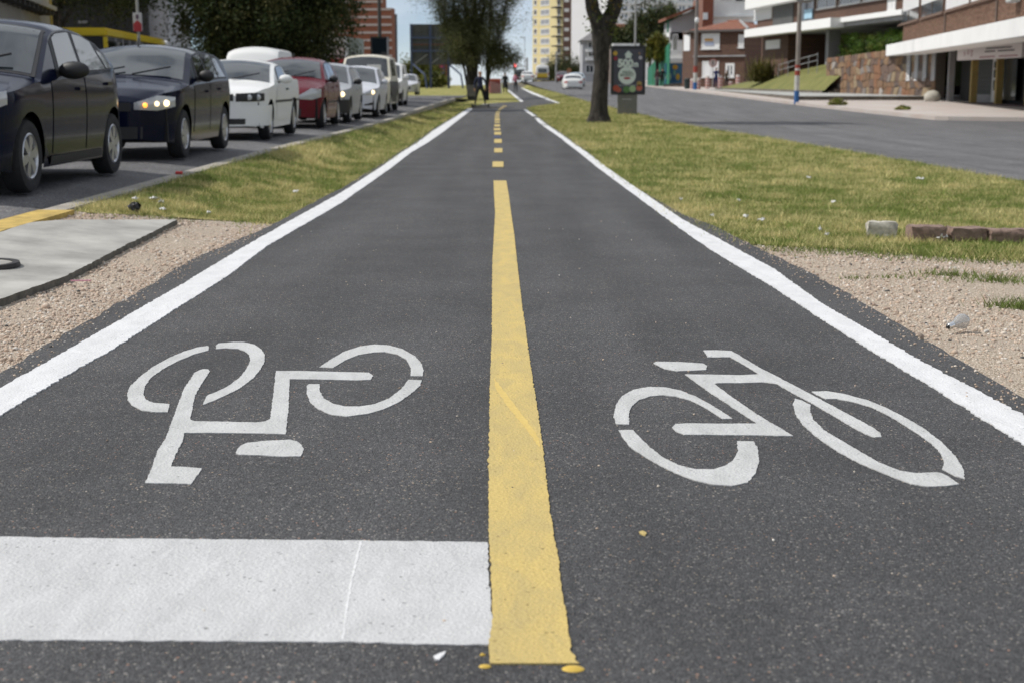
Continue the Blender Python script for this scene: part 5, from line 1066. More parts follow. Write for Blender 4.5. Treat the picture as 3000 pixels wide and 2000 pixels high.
# ---- modern building on stilts, beyond
mbd = Fac('stilted_building', 'brown brick block with white bands raised over a sloping lawn', (19.3, 115), (22.3, 82.6), .30)
L2 = mbd.L; zb0 = mbd.sz(2330, 97)[1]; zb1 = mbd.sz(2330, 72)[1]; zt0 = mbd.sz(2300, 13)[1]
mbd.box('brick_storey', .2, L2, 0, 9, zb1, zt0, M_bb)
xe = mbd.sz(2473, 70)[0]
mbd.box('white_band', -.2, xe, -.9, 0, zb0, zb1, mat('white_paint', (.78, .78, .76), .8)); mbd.box('white_band', xe, L2, -.25, .0, zb0 + .30, zb1, MATS['white_paint'])
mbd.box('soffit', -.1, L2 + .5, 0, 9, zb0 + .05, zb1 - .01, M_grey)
mbd.box('white_band', -.25, L2, -.9, 9, zt0, zt0 + 1.3, MATS['white_paint'])
a, b, c, d = mbd.rect(2211, 2262, 18, 56); w_ = mbd.win(a, b, c, d, M_frame, M_sh, .08)
for k in range(int((d - c) / .14) - 1): MB().box(a + .1, b - .1, -.05, -.026, c + .1 + k * .14, c + .1 + k * .14 + .12).build('slat', M_sh, w_)
a, b, c, d = mbd.rect(2268, 2326, 6, 78); mbd.box('balcony_screen', a, b, -.08, .02, zb1 + .02, d, mat('grey_screen', (.10, .105, .10), .7, .3, 3))
for k in range(9): x = a + (b - a) * (k + .5) / 9; mbd.box('screen_bar', x - .03, x + .03, -.12, -.08, zb1 + .02, d, mat('screen_bar_grey', (.17, .17, .165), .6))
a, b, c, d = mbd.rect(2342, 2386, 0, 72); mbd.win(a, b, zb1 + .1, d, mat('grey_frame', (.12, .12, .12), .6), M_gl, .06, False)
a, b, c, d = mbd.rect(2360, 2383, 28, 55); mbd.box('blue_poster', a, b, -.10, -.07, c, d, mat('pale_blue_poster', (.32, .50, .62), .6))
for (x0, x1) in ((2396, 2450), (2461, 2522), (2530, 2598)):
    a, b, c, d = mbd.rect(x0, x1, 0, 24 if x0 < 2460 else 14); mbd.win(a, b, zt0 - .75, zt0 - .02, M_frame, M_gl, .07, True)
a, b, c, d = mbd.rect(2602, 2626, 0, 31); mbd.win(a, b, c, zt0 - .05, M_frame, M_sh, .07, True)
# lower floor, set back behind pillars
mbd.box('lower_wall', -.5, 7.0, .6, 6, -.2, zb0, M_bb); a, b, c, d = mbd.rect(2224, 2264, 118, 144); mbd.o  # window of the lower wall
lw = MB().box(a, b, .52, .6, c, d).build('window', M_sh, mbd.o)
mbd.box('back_wall', 7, L2, 5.5, 6, -.2, zb0, mat('dim_render', (.10, .10, .10), .9))
for xp in (2276, 2385):
    s_ = mbd.sz(xp, 150)[0]; mbd.box('pillar', s_ - .35, s_ + .35, .9, 1.7, -.1, zb0 + .02, mat('grey_pillar', (.22, .22, .23), .8, .15, 1))
for k in range(3):
    s_ = mbd.sz(2300 + k * 24, 150)[0]; mbd.box('lobby_window', s_, s_ + 2.0, 5.38, 5.48, .1, 2.6, M_gl)
rail = MB()
for z in (.95, .55): rail.tube([(7.5, -.2, z + .9), (12, -.2, z + 1.2), (17, -.2, z + 1.5)], .025, 6)
for x in (7.5, 10, 12.5, 15, 17): rail.tube([(x, -.2, .6), (x, -.2, 1.2 + .08 * x)], .025, 6)
rail.build('handrail', mat('grey_metal', (.35, .35, .36), .5, metal=.5), mbd.o)

# ---- terrace with its low wall, sloping lawn, stone wall, hedge
ztr = lambda y: np.interp(y, [70, 77, 95, 115, 140], [.14, .16, .22, .30, .38])
M_ter = mat('terrace_concrete', (.40, .40, .38), .9, .2, 1.2, .3, 20); M_terw = mat('stained_low_wall', (.15, .13, .105), .95, .5, 2.5, .4, 30)
tag(strip('terrace', lambda Y: np.interp(Y, [77, 140], [15.3, 15.8]), lambda Y: np.interp(Y, [76, 140], [24, 24]), np.linspace(77, 140, 22), M_ter, .0, cols=4, skirt=0, zf=lambda x, y: ztr(y)), 'raised concrete terrace in front of the stone wall', kind='structure')
tw = MB(); q = [(15.3 + .5 * k / 10, 77 + 6.3 * k) for k in range(11)]
rows = [[(x + .02, y, float(zpv(x, y)) - .2) for x, y in q], [(x + .02, y, float(ztr(y)) - .004) for x, y in q]]; tw.grid(rows)
tw.grid([[(15.3 + .9 * k, 77.02 + 0 * k, -.5) for k in range(9)], [(15.3 + .9 * k, 77.02, float(ztr(77)) - .004) for k in range(9)]]); 
tag(tw.build('terrace_wall', M_terw), 'low stained wall holding up the terrace', kind='structure')
# lawn bank
bank = []
for i in range(9):
    t_ = i / 8; row = []
    a = Vector((16.6, 118, .32)).lerp(Vector((19.8, 92, .24)), t_); b_ = Vector((19.6, 118, 1.0)).lerp(Vector((22.6, 92, 2.6)), t_)
    for j in range(7):
        s_ = j / 6; p = a.lerp(b_, s_); p.z = a.z + (b_.z - a.z) * (s_ ** .85); row.append(p[:])
    bank.append(row)
tag(MB().grid(bank).build('lawn_bank', mat('bank_grass', (.17, .165, .05), .95, .3, 1.2, .8, 30, tint=(.12, .13, .035)), smooth=60), 'sloping lawn under the stilted building', kind='structure')
ew = MB(); ew.grid([[(p[0] - .02, p[1], p[2] - .4) for p in (r_[0] for r_ in bank)], [(p[0] - .02, p[1], p[2] + .12) for p in (r_[0] for r_ in bank)]]); ew.grid([[(p[0] - .02, p[1], p[2] + .12) for p in (r_[0] for r_ in bank)], [(p[0] + .2, p[1], p[2] + .12) for p in (r_[0] for r_ in bank)]])
ew.build('bank_edging', M_terw); tag(bpy.data.objects['bank_edging'], 'dark edging at the foot of the sloping lawn', kind='structure')
# steps beside the stone wall
stp = thing('garden_steps', 'stone steps between the sloping lawn and the stone wall', 'steps', (19.9, 93.5, .2), R(-80))
for k in range(5): MB().box(-.2, 1.6, k * .38, k * .38 + .42, -.2, .10 + k * .16).build('step', mat('step_stone', (.17, .14, .11), .9, .4, 6), stp, bevel=.01)
# rubble stone wall: each stone its own piece
stw = Fac('rubble_wall', 'brown and ochre rubble stone retaining wall below the hedge', (20.55, 95.0), (22.35, 76.6), .12, 'wall')
Lw = stw.L; top_h = lambda s_: np.interp(s_, [0, Lw], [2.32, 2.78])
MB().hexa([(0, .1, 0), (Lw, .1, 0), (Lw, .6, 0), (0, .6, 0)], [(0, .1, 2.25), (Lw, .1, 2.70), (Lw, .6, 2.70), (0, .6, 2.25)]).build('mortar_bed', mat('wall_mortar', (.09, .075, .06), .95), stw.o)
rs = random.Random(5); stone_cols = [(.20, .12, .07), (.15, .10, .075), (.24, .15, .085), (.23, .115, .06), (.12, .09, .075), (.28, .21, .13), (.22, .19, .17), (.36, .33, .30)]
sm_mats = [mat('rubble_stone_%d' % i, c, .9, .35, 9, .5, 30) for i, c in enumerate(stone_cols)]
NX, NZ = 31, 6; cell = {}
for i in range(NX + 1):
    for j in range(NZ + 1):
        jx = rs.uniform(-.28, .28) if 0 < i < NX else 0; jz = rs.uniform(-.30, .30) if 0 < j < NZ else 0
        s_ = Lw * (i + jx + (.25 if j % 2 and 0 < i < NX else 0)) / NX; cell[i, j] = (s_, float(top_h(s_)) * (j + jz) / NZ)
for i in range(NX):
    for j in range(NZ):
        q = [cell[i, j], cell[i + 1, j], cell[i + 1, j + 1], cell[i, j + 1]]; c = (sum(p[0] for p in q) / 4, sum(p[1] for p in q) / 4); pr = rs.uniform(.02, .09)
        if i >= 24 and i % 2 == 0 and j >= 2: continue            # gaps with louvres
        pts = []
        for k in range(4):
            a, b_ = q[k], q[(k + 1) % 4]; pts.append(a); pts.append(((a[0] + b_[0]) / 2 + (( a[0] + b_[0]) / 2 - c[0]) * rs.uniform(-.08, .12), (a[1] + b_[1]) / 2 + ((a[1] + b_[1]) / 2 - c[1]) * rs.uniform(-.08, .12)))
        base = [(c[0] + (p[0] - c[0]) * .94, .12, c[1] + (p[1] - c[1]) * .94) for p in pts]; mid = [(x, .1 - pr * .7, z) for x, y, z in base]; face = [(c[0] + (p[0] - c[0]) * .78, .1 - pr + rs.uniform(-.012, .012), c[1] + (p[1] - c[1]) * .78) for p in pts]
        mb = MB(); mb.v = base + mid + face
        for r0 in (0, 8):
            for k in range(8): mb.f.append((r0 + k, r0 + (k + 1) % 8, r0 + 8 + (k + 1) % 8, r0 + 8 + k))
        mb.f.append(tuple(range(16, 24))); wgt = [5, 4, 4, 3, 3, 2, 1.2, .5]
        mb.build('stone', rs.choices(sm_mats, wgt)[0], stw.o)
for i in range(24, NX, 2):
    s0, s1 = Lw * i / NX + .06, Lw * (i + 1) / NX - .02
    lv = MB().box(s0, s1, .06, .11, .80, 2.3).build('louvre_window', mat('louvre_backing', (.12, .12, .13), .7), stw.o)
    for k in range(12): MB().hexa([(s0, .0, .86 + k * .12), (s1, .0, .86 + k * .12), (s1, .06, .93 + k * .12), (s0, .06, .93 + k * .12)], [(s0, .0, .875 + k * .12), (s1, .0, .875 + k * .12), (s1, .06, .945 + k * .12), (s0, .06, .945 + k * .12)]).build('louvre_slat', M_sh, lv)
hd = thing('hedge', 'bright green clipped hedge on top of the rubble wall', 'hedge', (21.0, 95, 2.2), stw.rz)
C = np.stack([RNG.uniform(0, Lw + .5, 520), RNG.uniform(.5, 1.6, 520), RNG.uniform(.05, 1.55, 520)], -1)
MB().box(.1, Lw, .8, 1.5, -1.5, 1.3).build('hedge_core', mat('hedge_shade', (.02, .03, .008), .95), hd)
leaves('foliage', C, 70, (.32, .32, .36), .06, [(.09, .16, .02), (.11, .19, .025), (.07, .13, .02), (.14, .17, .03)], hd)
bo = G(2715, 312); p = P(2730, 312, 74.6); pz = float(zpv(22, 74.6))
wb = MB().ball((0, 0, .2), (.44, .4, .34), 14, 8); 
for i, v in enumerate(wb.v): wb.v[i] = tuple(q * rs.uniform(.9, 1.08) for q in v)
wo = wb.build('boulder', mat('pale_boulder', (.46, .44, .38), .9, .25, 4, .4, 20), smooth=60); wo.location = (p.x, 74.6, pz); tag(wo, 'pale rounded boulder at the corner of the terrace by the shops', 'boulder')

# ---- brown brick house with a tiled hip roof
yb = 133.0; A_ = (PX(2034, yb), yb); B_ = (PX(2180, yb - 3), yb - 3); zh = .36
bhs = Fac('brown_house', 'brown brick house with red tiled hip roof behind the bollards', A_, B_, zh); Lh = bhs.L
zeave = bhs.sz(2100, 88)[1]; zled = bhs.sz(2100, 167)[1]
bhs.box('wall', 0, Lh, 0, 7, 0, zeave, M_bb)
ww = P(1998, 240, yb + 3.2); c_ = Vector((ww.x - A_[0], ww.y - A_[1], 0)); c_.rotate(Matrix.Rotation(-bhs.rz, 4, 'Z'))
MB().prism([(0, 0), (0, 7), (c_.x, 7), (c_.x, c_.y)][::-1], 0, zeave - .003).build('corner_wall', M_bb, bhs.o)
for (x0, x1, y0, y1, gm) in ((2056, 2109, 98, 144, M_sh), (2164, 2180, 102, 140, M_sh)): a, b, c, d = bhs.rect(x0, x1, y0, y1); bhs.win(a, b, c, d, M_frame, gm, .14)
a, b, c, d = bhs.rect(2066, 2090, 114, 121); bhs.box('window_notice', a, b, -.075, -.062, c, d, mat('orange_notice', (.55, .28, .05), .7))
a, b, c, d = bhs.rect(2066, 2092, 124, 134); bhs.box('window_notice', a, b, -.075, -.062, c, d, mat('blue_notice', (.30, .34, .45), .7))
a, b, c, d = bhs.rect(2058, 2106, 180, 227); bhs.win(a, b, c, d, M_frame, M_sh, .12)
a, b, c, d = bhs.rect(2126, 2152, 186, 227); bhs.win(a, b, c, d, M_frame, M_gl, .22)
w_ = MB(); dv = Vector((-c_.x, -c_.y, 0)); nrm = Vector((c_.y, -c_.x, 0)).normalized() * -1
nrm = nrm if nrm.y < 0 else -nrm
for (f0, f1) in ((.12, .62),):
    p0 = Vector((c_.x, c_.y, 0)) + dv * f0; p1 = Vector((c_.x, c_.y, 0)) + dv * f1; zlo, zhi = bhs.sz(2056, 148)[1], bhs.sz(2056, 100)[1]; e_ = nrm * .06
    w_.hexa([(p0 + e_)[:2] + (zlo,), (p1 + e_)[:2] + (zlo,), (p1 - e_)[:2] + (zlo,), (p0 - e_)[:2] + (zlo,)], [(p0 + e_)[:2] + (zhi,), (p1 + e_)[:2] + (zhi,), (p1 - e_)[:2] + (zhi,), (p0 - e_)[:2] + (zhi,)])
w_.build('window', M_sh, bhs.o)
bhs.box('ledge', -.1, Lh + .1, -.22, 0, zled, zled + .12, M_grey)
rf = MB(); ov = .55; x0, x1, y0, y1 = c_.x - .3, Lh + ov, -ov, 7.5; rz_ = bhs.sz(2118, 58)[1]; r1, r2 = (1.5, 3.5, rz_), (Lh - 2.2, 3.2, rz_)
cn = [(x0, 2.6, zeave), (-.4, y0, zeave), (x1, y0, zeave), (x1, y1, zeave), (x0, y1, zeave)]
rf.poly([cn[1], cn[2], r2, r1]); rf.poly([cn[2], cn[3], r2]); rf.poly([cn[3], cn[4], r1, r2]); rf.poly([cn[4], cn[0], r1]); rf.poly([cn[0], cn[1], r1])
rfo = rf.build('roof', M_tile, bhs.o); MB().prism([c[:2] for c in cn], zeave - .18, zeave - .004).build('eaves', mat('eaves_grey', (.10, .09, .085), .9), rfo)
MB().tube([r2, cn[2]], .14, 6).build('ridge_tile', M_grey, rfo); MB().tube([r1, r2], .12, 6).build('ridge_tile', M_tile, rfo)
# red brick and white blocks behind it
def block(name, label, x0, x1, y0, d, m, depth=8, yb_=262, wins=(), gm=None, fm=None, group=None, cat='building', fw=.12):
    f = Fac(name, label, (PX(x0, d), d), (PX(x1, d), d), P(x0, yb_, d).z, cat, group); h = f.sz((x0 + x1) / 2, y0)[1]; f.box('wall', 0, f.L, 0, depth, -1, h, m); f.h = h
    for w_ in wins:
        a, b, c, e = f.rect(*w_[:4]); f.win(a, b, c, e, fm or M_frame, (w_[4] if len(w_) > 4 else gm) or M_gl, fw, False)
    return f
M_rb = brick_mat('red_brick', (.24, .075, .04), (.20, .06, .035), (.22, .15, .12))
ch = block('chimney_house', 'red brick stack rising behind the tiled roof', 2054, 2085, -10, 146, M_rb); a, b, c, d = ch.rect(2060, 2073, 38, 58); ch.box('wall_lamp', a, b, -.2, 0, c, d, M_sh)
wb_ = block('white_block', 'white rendered block above the brown house', 2084, 2204, -15, 148, M_wh, wins=((2108, 2146, -12, 3), (2152, 2202, -12, 8, M_dk))); a, b, c, d = wb_.rect(2106, 2202, 47, 51); wb_.box('cornice', 0, wb_.L, -.4, 0, c, d, M_wh); a, b, c, d = wb_.rect(2084, 2204, 51, 66); wb_.box('shadow_storey', 1.2, wb_.L, -.05, 0, c - 3, c, M_rb)
wh = block('white_house', 'white two-storey house with pitched red roof left of the brown house', 1958, 2000, 95, 150, M_wh, wins=((1970, 1986, 100, 150, mat('dark_green_blind', (.04, .06, .02), .8)),))
a = wh.sz(1950, 60)[0]; rp_ = MB(); zA, zB = wh.sz(1970, 58)[1], wh.sz(2054, 15)[1]; s0, s1 = wh.sz(1966, 55)[0], wh.sz(2056, 30)[0]
rp_.hexa([(s0 - .6, -.8, zA - .1), (s1, -.8, zB - .1), (s1, 7, zB - .1), (s0 - .6, 7, zA - .1)], [(s0 - .6, -.8, zA + .2), (s1, -.8, zB + .2), (s1, 7, zB + .2), (s0 - .6, 7, zA + .2)]); rp_.build('roof', M_tile, wh.o)
MB().hexa([(s0, 0, 5), (s1, 0, 5), (s1, 6.5, 5), (s0, 6.5, 5)], [(s0, 0, zA - .15), (s1, 0, zB - .15), (s1, 6.5, zB - .15), (s0, 6.5, zA - .15)]).build('gable', mat('grey_gable', (.36, .36, .37), .9), wh.o)
a, b, c, d = wh.rect(1955, 2008, 172, 184); wh.box('porch_roof', a, b, -1.8, 0, c, d, M_wh); a, b, c, d = wh.rect(1960, 2005, 150, 174); wh.box('balcony', a, b, -1.2, 0, c, d, M_wh); a, b, c, d = wh.rect(2000, 2030, 190, 262); wh.box('doorway', a, b, -.1, 0, 0, d, M_dk); a, b, c, d = wh.rect(2013, 2026, 190, 240); wh.box('gate', a, b, -.2, -.12, c, d, M_sh)
a, b, c, d = wh.rect(2002, 2032, 176, 192); wh.box('awning', a, b, -1.4, -.1, c, d, mat('dark_awning', (.03, .035, .045), .7))
gh = block('sheet_metal_screen', 'green corrugated panel beside the white house', 1952, 1972, 56, 152, mat('green_sheet', (.05, .24, .15), .6), .3, 100, group='green sheet metal'); 
fn = Fac('green_fence', 'green corrugated fence running down to the pavement', (PX(1896, 150), 150), (PX(1960, 140), 140), .5, 'fence', 'green sheet metal'); 
nsl = 26
for k in range(nsl):
    s0, s1 = fn.L * k / nsl, fn.L * (k + .86) / nsl; zt_ = np.interp(k, [0, nsl], [1.7, 4.2]) + (.0 if k % 9 else .15); fn.box('corrugation', s0, s1, -.03 if k % 2 else .02, .08, -.3, float(zt_), MATS['green_sheet'] if k % 7 else mat('deep_green_sheet', (.03, .16, .06), .6))
mw = block('mural_wall', 'wall painted with a blue and yellow mural by the pavement', 1948, 1998, 186, 141, mat('mural_blue', (.05, .15, .25), .8), .4, 250, cat='wall')
for (x0, x1, y0, y1, m) in ((1953, 1962, 193, 208, (.65, .35, .05)), (1951, 1966, 210, 240, (.40, .52, .35)), (1970, 1986, 190, 205, (.55, .30, .03)), (1972, 1980, 206, 222, (.14, .30, .22)), (1980, 1992, 216, 236, (.50, .33, .04)), (1968, 1978, 224, 240, (.03, .10, .22))):
    a, b, c, d = mw.rect(x0, x1, y0, y1); MB().ball(((a + b) / 2, -.0, (c + d) / 2), ((b - a) / 2, .03, (d - c) / 2), 10, 6).build('painted_figure', mat('mural_%d_%d' % (x0, y0), m, .8), mw.o, smooth=60)
rampw = MB().hexa([(0, 0, 0), (9, 0, 0), (9, .3, 0), (0, .3, 0)], [(0, 0, .3), (9, 0, 1.0), (9, .3, 1.0), (0, .3, .3)]).build('ramp_wall', M_terw); rampw.location = (PX(1945, 138), 138, .36); tag(rampw, 'sloping low wall of a ramp in front of the mural', 'wall')
ab = block('apartment_block', 'white apartment block with large windows high behind the trees', 1776, 2042, -60, 250, M_wh, 14, wins=[(x, x + 26, y, y + 22, mat('sky_glass', (.10, .14, .18), .05, spec=1)) for y in (-40, -14, 13, 36) for x in (1816, 1846, 1872, 1900, 1930, 1985, 2012)], fw=.3)
for y in (-18, 10, 34): a, b, c, d = ab.rect(1776, 2042, y, y + 4); ab.box('floor_band', 0, ab.L, -.5, -.1, c, d, M_wh)
gh2 = block('balcony_house', 'grey house with stacked balconies behind the forked tree', 1706, 1762, 112, 205, mat('pale_grey_render', (.40, .40, .41), .9, .2, .5), 8, 245, wins=((1722, 1745, 122, 142), (1722, 1745, 150, 168), (1715, 1740, 190, 215)))
for y in (145, 170): a, b, c, d = gh2.rect(1716, 1760, y, y + 8); gh2.box('balcony', a, b, -1.5, 0, c, d, M_wh)
a, b, c, d = gh2.rect(1698, 1765, 110, 120); MB().hexa([(a, -1.5, c), (b, -1.5, c), (b, 8, c), (a, 8, c)], [(a + 2, 2, d + 1), (b, 2, d + 1.6), (b, 6, d + 1.6), (a + 2, 6, d + 1)]).build('roof', mat('grey_roof', (.18, .17, .17), .9), gh2.o)
rr_ = block('red_roof_house', 'low house with a red roof behind the advertising panel', 1790, 1862, 92, 180, mat('dim_brown_wall', (.16, .12, .10), .9), 6); a, b, c, d = rr_.rect(1790, 1862, 78, 92); MB().hexa([(a - .3, -.6, c), (b + .3, -.6, c), (b + .3, 6, c), (a - .3, 6, c)], [(a, 2.5, d + .4), (b, 2.5, d + .4), (b, 3.5, d + .4), (a, 3.5, d + .4)]).build('roof', M_tile, rr_.o)
wc = block('white_roofs', 'small white roofs just above the advertising panel', 1795, 1872, 128, 165, M_wh, 3, wins=((1820, 1832, 132, 140),))

# ---- towers in the distance
ty = Fac('yellow_tower', 'pale yellow apartment tower with rows of white windows in the distance', (PX(1560, 428), 428), (PX(1648, 409), 409), 0); hT = ty.sz(1600, -120)[1]
M_yt = mat('yellow_render', (.66, .56, .30), .85, .06, .2); ty.box('wall', 0, ty.L, 0, 12, -4, hT, M_yt)
for k in range(11):
    y = 187 - 28.3 * k
    for (x0, x1) in ((1564, 1573), (1584, 1610), (1633, 1642)):
        a, b, c, d = ty.rect(x0, x1, y - 18, y); ty.win(a, b, c, d, M_frame, M_gl if x0 != 1584 else mat('half_blind_glass', (.30, .31, .33), .3), .25, True, bars=1)
    a, b, c, d = ty.rect(1630, 1648, y - 25, y - 21); ty.box('balcony_slab', a, b, -1.6, 0, c, d, M_dk)
tb = Fac('brown_tower', 'narrow brown brick tower beside the yellow one', (PX(1648.3, 409), 409), (PX(1672, 409), 409), 0); tb.box('wall', 0, tb.L, 0, 12, -4, tb.sz(1660, -120)[1], mat('brown_cladding', (.13, .075, .06), .9))
for k in range(11): a, b, c, d = tb.rect(1653, 1667, 167 - 28.3 * k, 177 - 28.3 * k); tb.win(a, b, c, d, M_frame, M_sh, .2, False, bars=0)
wt = Fac('white_tower', 'tall blank white wall of a tower right of the brown one', (PX(1672.5, 404), 404), (PX(1762, 396), 396), -1); wt.box('wall', 0, wt.L, 0, 14, -4, wt.sz(1700, -120)[1], mat('white_blank_wall', (.74, .73, .73), .9, .05, .2)); wt.box('parapet', -.1, wt.L + .1, -.1, 14, wt.sz(1700, -120)[1], wt.sz(1700, -125)[1], M_wh)
rt = Fac('brick_tower', 'orange brick apartment tower with pale floor bands in the distance', (PX(952, 471), 471), (PX(1148, 468), 468), -3); hR = rt.sz(1050, -70)[1]
h2 = rt.sz(1140, 24)[1]; xr = rt.sz(1120, 20)[0]
rt.box('wall', 0, xr, 0, 6, 0, hR, mat('orange_brick', (.27, .10, .055), .9, .12, .6)); rt.box('wall', xr, rt.L, 0, 6, 0, h2, MATS['orange_brick'])
for k in range(16):
    y = 232 - 22.6 * k; z = rt.sz(1050, y)[1]
    if z < hR: rt.box('floor_band', -.2, (rt.L if z < h2 else xr) + .2, -.35, 0, z - .35, z + .35, mat('pale_band', (.46, .38, .35), .9))
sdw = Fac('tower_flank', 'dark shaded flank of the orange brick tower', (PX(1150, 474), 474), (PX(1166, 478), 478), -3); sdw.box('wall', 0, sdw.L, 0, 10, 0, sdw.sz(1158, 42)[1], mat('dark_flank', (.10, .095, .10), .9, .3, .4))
# ---- left side
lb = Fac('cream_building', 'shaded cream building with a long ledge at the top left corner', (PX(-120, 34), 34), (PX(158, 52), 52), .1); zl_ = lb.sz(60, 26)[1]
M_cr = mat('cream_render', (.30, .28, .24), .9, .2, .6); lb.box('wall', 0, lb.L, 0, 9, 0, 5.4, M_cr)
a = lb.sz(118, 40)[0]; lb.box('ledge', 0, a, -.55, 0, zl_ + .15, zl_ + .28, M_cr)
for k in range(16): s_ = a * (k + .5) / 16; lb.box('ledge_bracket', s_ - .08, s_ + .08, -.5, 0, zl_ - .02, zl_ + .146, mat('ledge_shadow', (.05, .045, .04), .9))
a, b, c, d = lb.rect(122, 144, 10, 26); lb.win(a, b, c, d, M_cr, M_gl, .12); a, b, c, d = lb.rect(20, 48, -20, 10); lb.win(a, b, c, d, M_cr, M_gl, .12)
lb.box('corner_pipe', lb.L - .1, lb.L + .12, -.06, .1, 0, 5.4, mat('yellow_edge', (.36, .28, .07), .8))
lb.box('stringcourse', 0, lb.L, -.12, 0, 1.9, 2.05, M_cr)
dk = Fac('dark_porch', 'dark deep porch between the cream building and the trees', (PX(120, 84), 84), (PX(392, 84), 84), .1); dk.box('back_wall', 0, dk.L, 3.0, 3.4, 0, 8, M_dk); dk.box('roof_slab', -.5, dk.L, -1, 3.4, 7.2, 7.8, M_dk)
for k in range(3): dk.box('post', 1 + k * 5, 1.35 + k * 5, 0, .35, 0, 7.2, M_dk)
a, b, c, d = dk.rect(185, 212, 55, 63); dk.box('lit_notice', a, b, 2.9, 2.99, c, d, M_grey)
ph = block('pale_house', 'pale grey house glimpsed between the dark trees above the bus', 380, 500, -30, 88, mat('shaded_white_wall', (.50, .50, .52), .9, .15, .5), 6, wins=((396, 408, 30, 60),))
for (nm, lbl, x0, x1, y0, d, m) in (('white_shed', 'white corrugated shed roof beyond the queue of cars', 954, 1012, 107, 210, M_wh), ('green_grey_shed', 'grey green shed right of the white corrugated one', 1012, 1052, 112, 215, mat('green_grey_sheet', (.24, .27, .24), .8, .2, .5)), ('red_shopfront', 'low red shopfront under the white shed', 955, 1012, 172, 205, mat('red_shop_paint', (.38, .03, .04), .7)), ('grey_garage', 'low grey garage beyond the red hatchback', 870, 955, 140, 212, mat('grey_garage_wall', (.24, .23, .24), .9, .3, .4))):
    f = block(nm, lbl, x0, x1, y0, d, m, 8)
    if nm == 'white_shed':
        for k in range(12): s_ = f.L * k / 12; f.box('corrugation', s_, s_ + f.L / 24, -.15, 0, f.h - 3.4, f.h, M_wh)

# ================================================================== STREET FURNITURE, POLES, SIGNS
# ---- advertising panel
d = 57.0; px = PX(1838, d); zb2 = zg(px, d)
ad = thing('advertising_panel', 'black framed advertising panel on a grey foot, reading 500m', 'advertising panel', (px, d, zb2)); k_ = d * 1.0165 / F
y2z = lambda y: P(1838, y, d).z - zb2
x2 = lambda x: (x - 1838) * k_
MB().box(x2(1811), x2(1866), -.09, .09, -.05, y2z(277)).build('foot', mat('grey_panel_foot', (.16, .155, .14), .6, .15, 4), ad, bevel=.01)
MB().box(x2(1791), x2(1888), -.14, .14, y2z(278), y2z(135)).build('frame', mat('black_frame', (.012, .012, .013), .35), ad, bevel=.02)
ps = MB().box(x2(1799), x2(1880), -.150, -.142, y2z(269), y2z(145)).build('poster', mat('slate_poster', (.055, .058, .075), .45, .2, 3), ad)
M_mint = mat('pale_mint_print', (.62, .68, .62), .6)
yf = -.154
mb = MB(); cx, cz = x2(1839), y2z(162); s_ = .17 / 1.0
mb.poly([(cx - s_, yf, cz), (cx + s_, yf, cz), (cx, yf, cz + s_)]); mb.poly([(cx - s_ * .66, yf, cz + .005), (cx - s_ * .66, yf, cz - s_ * .75), (cx + s_ * .66, yf, cz - s_ * .75), (cx + s_ * .66, yf, cz + .005)])
mb.build('arrow', M_mint, ps)
text_mesh('lettering', '500', .40, M_mint, ps, (x2(1831), yf, y2z(187)), bold=.022, ext=.001); text_mesh('lettering', 'm', .30, M_mint, ps, (x2(1859), yf, y2z(189)), bold=.015, ext=.001)
MB().lathe([(0, 0), (.345, 0)], 36, 'y', (x2(1836), yf - .001, y2z(222))).build('disc', M_mint, ps)
Mdg = mat('dark_green_print', (.12, .16, .13), .6); text_mesh('lettering', 'FRESH', .145, Mdg, ps, (x2(1837), yf - .004, y2z(213)), bold=.003, ext=.001); text_mesh('lettering', 'MARKET', .145, Mdg, ps, (x2(1836), yf - .004, y2z(221)), bold=.003, ext=.001)
MB().lathe([(0, 0), (.10, 0)], 20, 'y', (0, 0, 0)).build('red_emblem', mat('red_print', (.32, .03, .04), .6), ps).matrix_local = Matrix.Translation((x2(1836), yf - .004, y2z(230))) @ Matrix.Diagonal((1.35, 1, .45, 1))
for (x, y, r_, c) in ((1802, 157, .09, (.5, .32, .04)), (1803, 172, .08, (.25, .02, .04)), (1873, 170, .07, (.5, .48, .5)), (1805, 259, .12, (.35, .06, .03)), (1813, 264, .10, (.33, .08, .05)), (1835, 263, .13, (.08, .18, .05)), (1852, 261, .13, (.30, .42, .22)), (1871, 246, .10, (.36, .24, .07)), (1871, 258, .12, (.45, .12, .07)), (1870, 157, .05, (.22, .14, .1))):
    MB().lathe([(0, 0), (r_, 0)], 14, 'y', (x2(x), yf - .001 - .0003 * (x % 7), y2z(y))).build('printed_vegetable', mat('print_%d_%d' % (x, y), c, .6), ps)
MB().box(x2(1811), x2(1864), yf - .002, yf, y2z(251.5), y2z(250)).build('fine_print', mat('grey_print', (.35, .36, .37), .6), ps)
MB().box(x2(1823), x2(1850), -.10, -.092, y2z(292.5), y2z(290)).build('maker_mark', mat('grey_print', (.35, .36, .37), .6), ad)
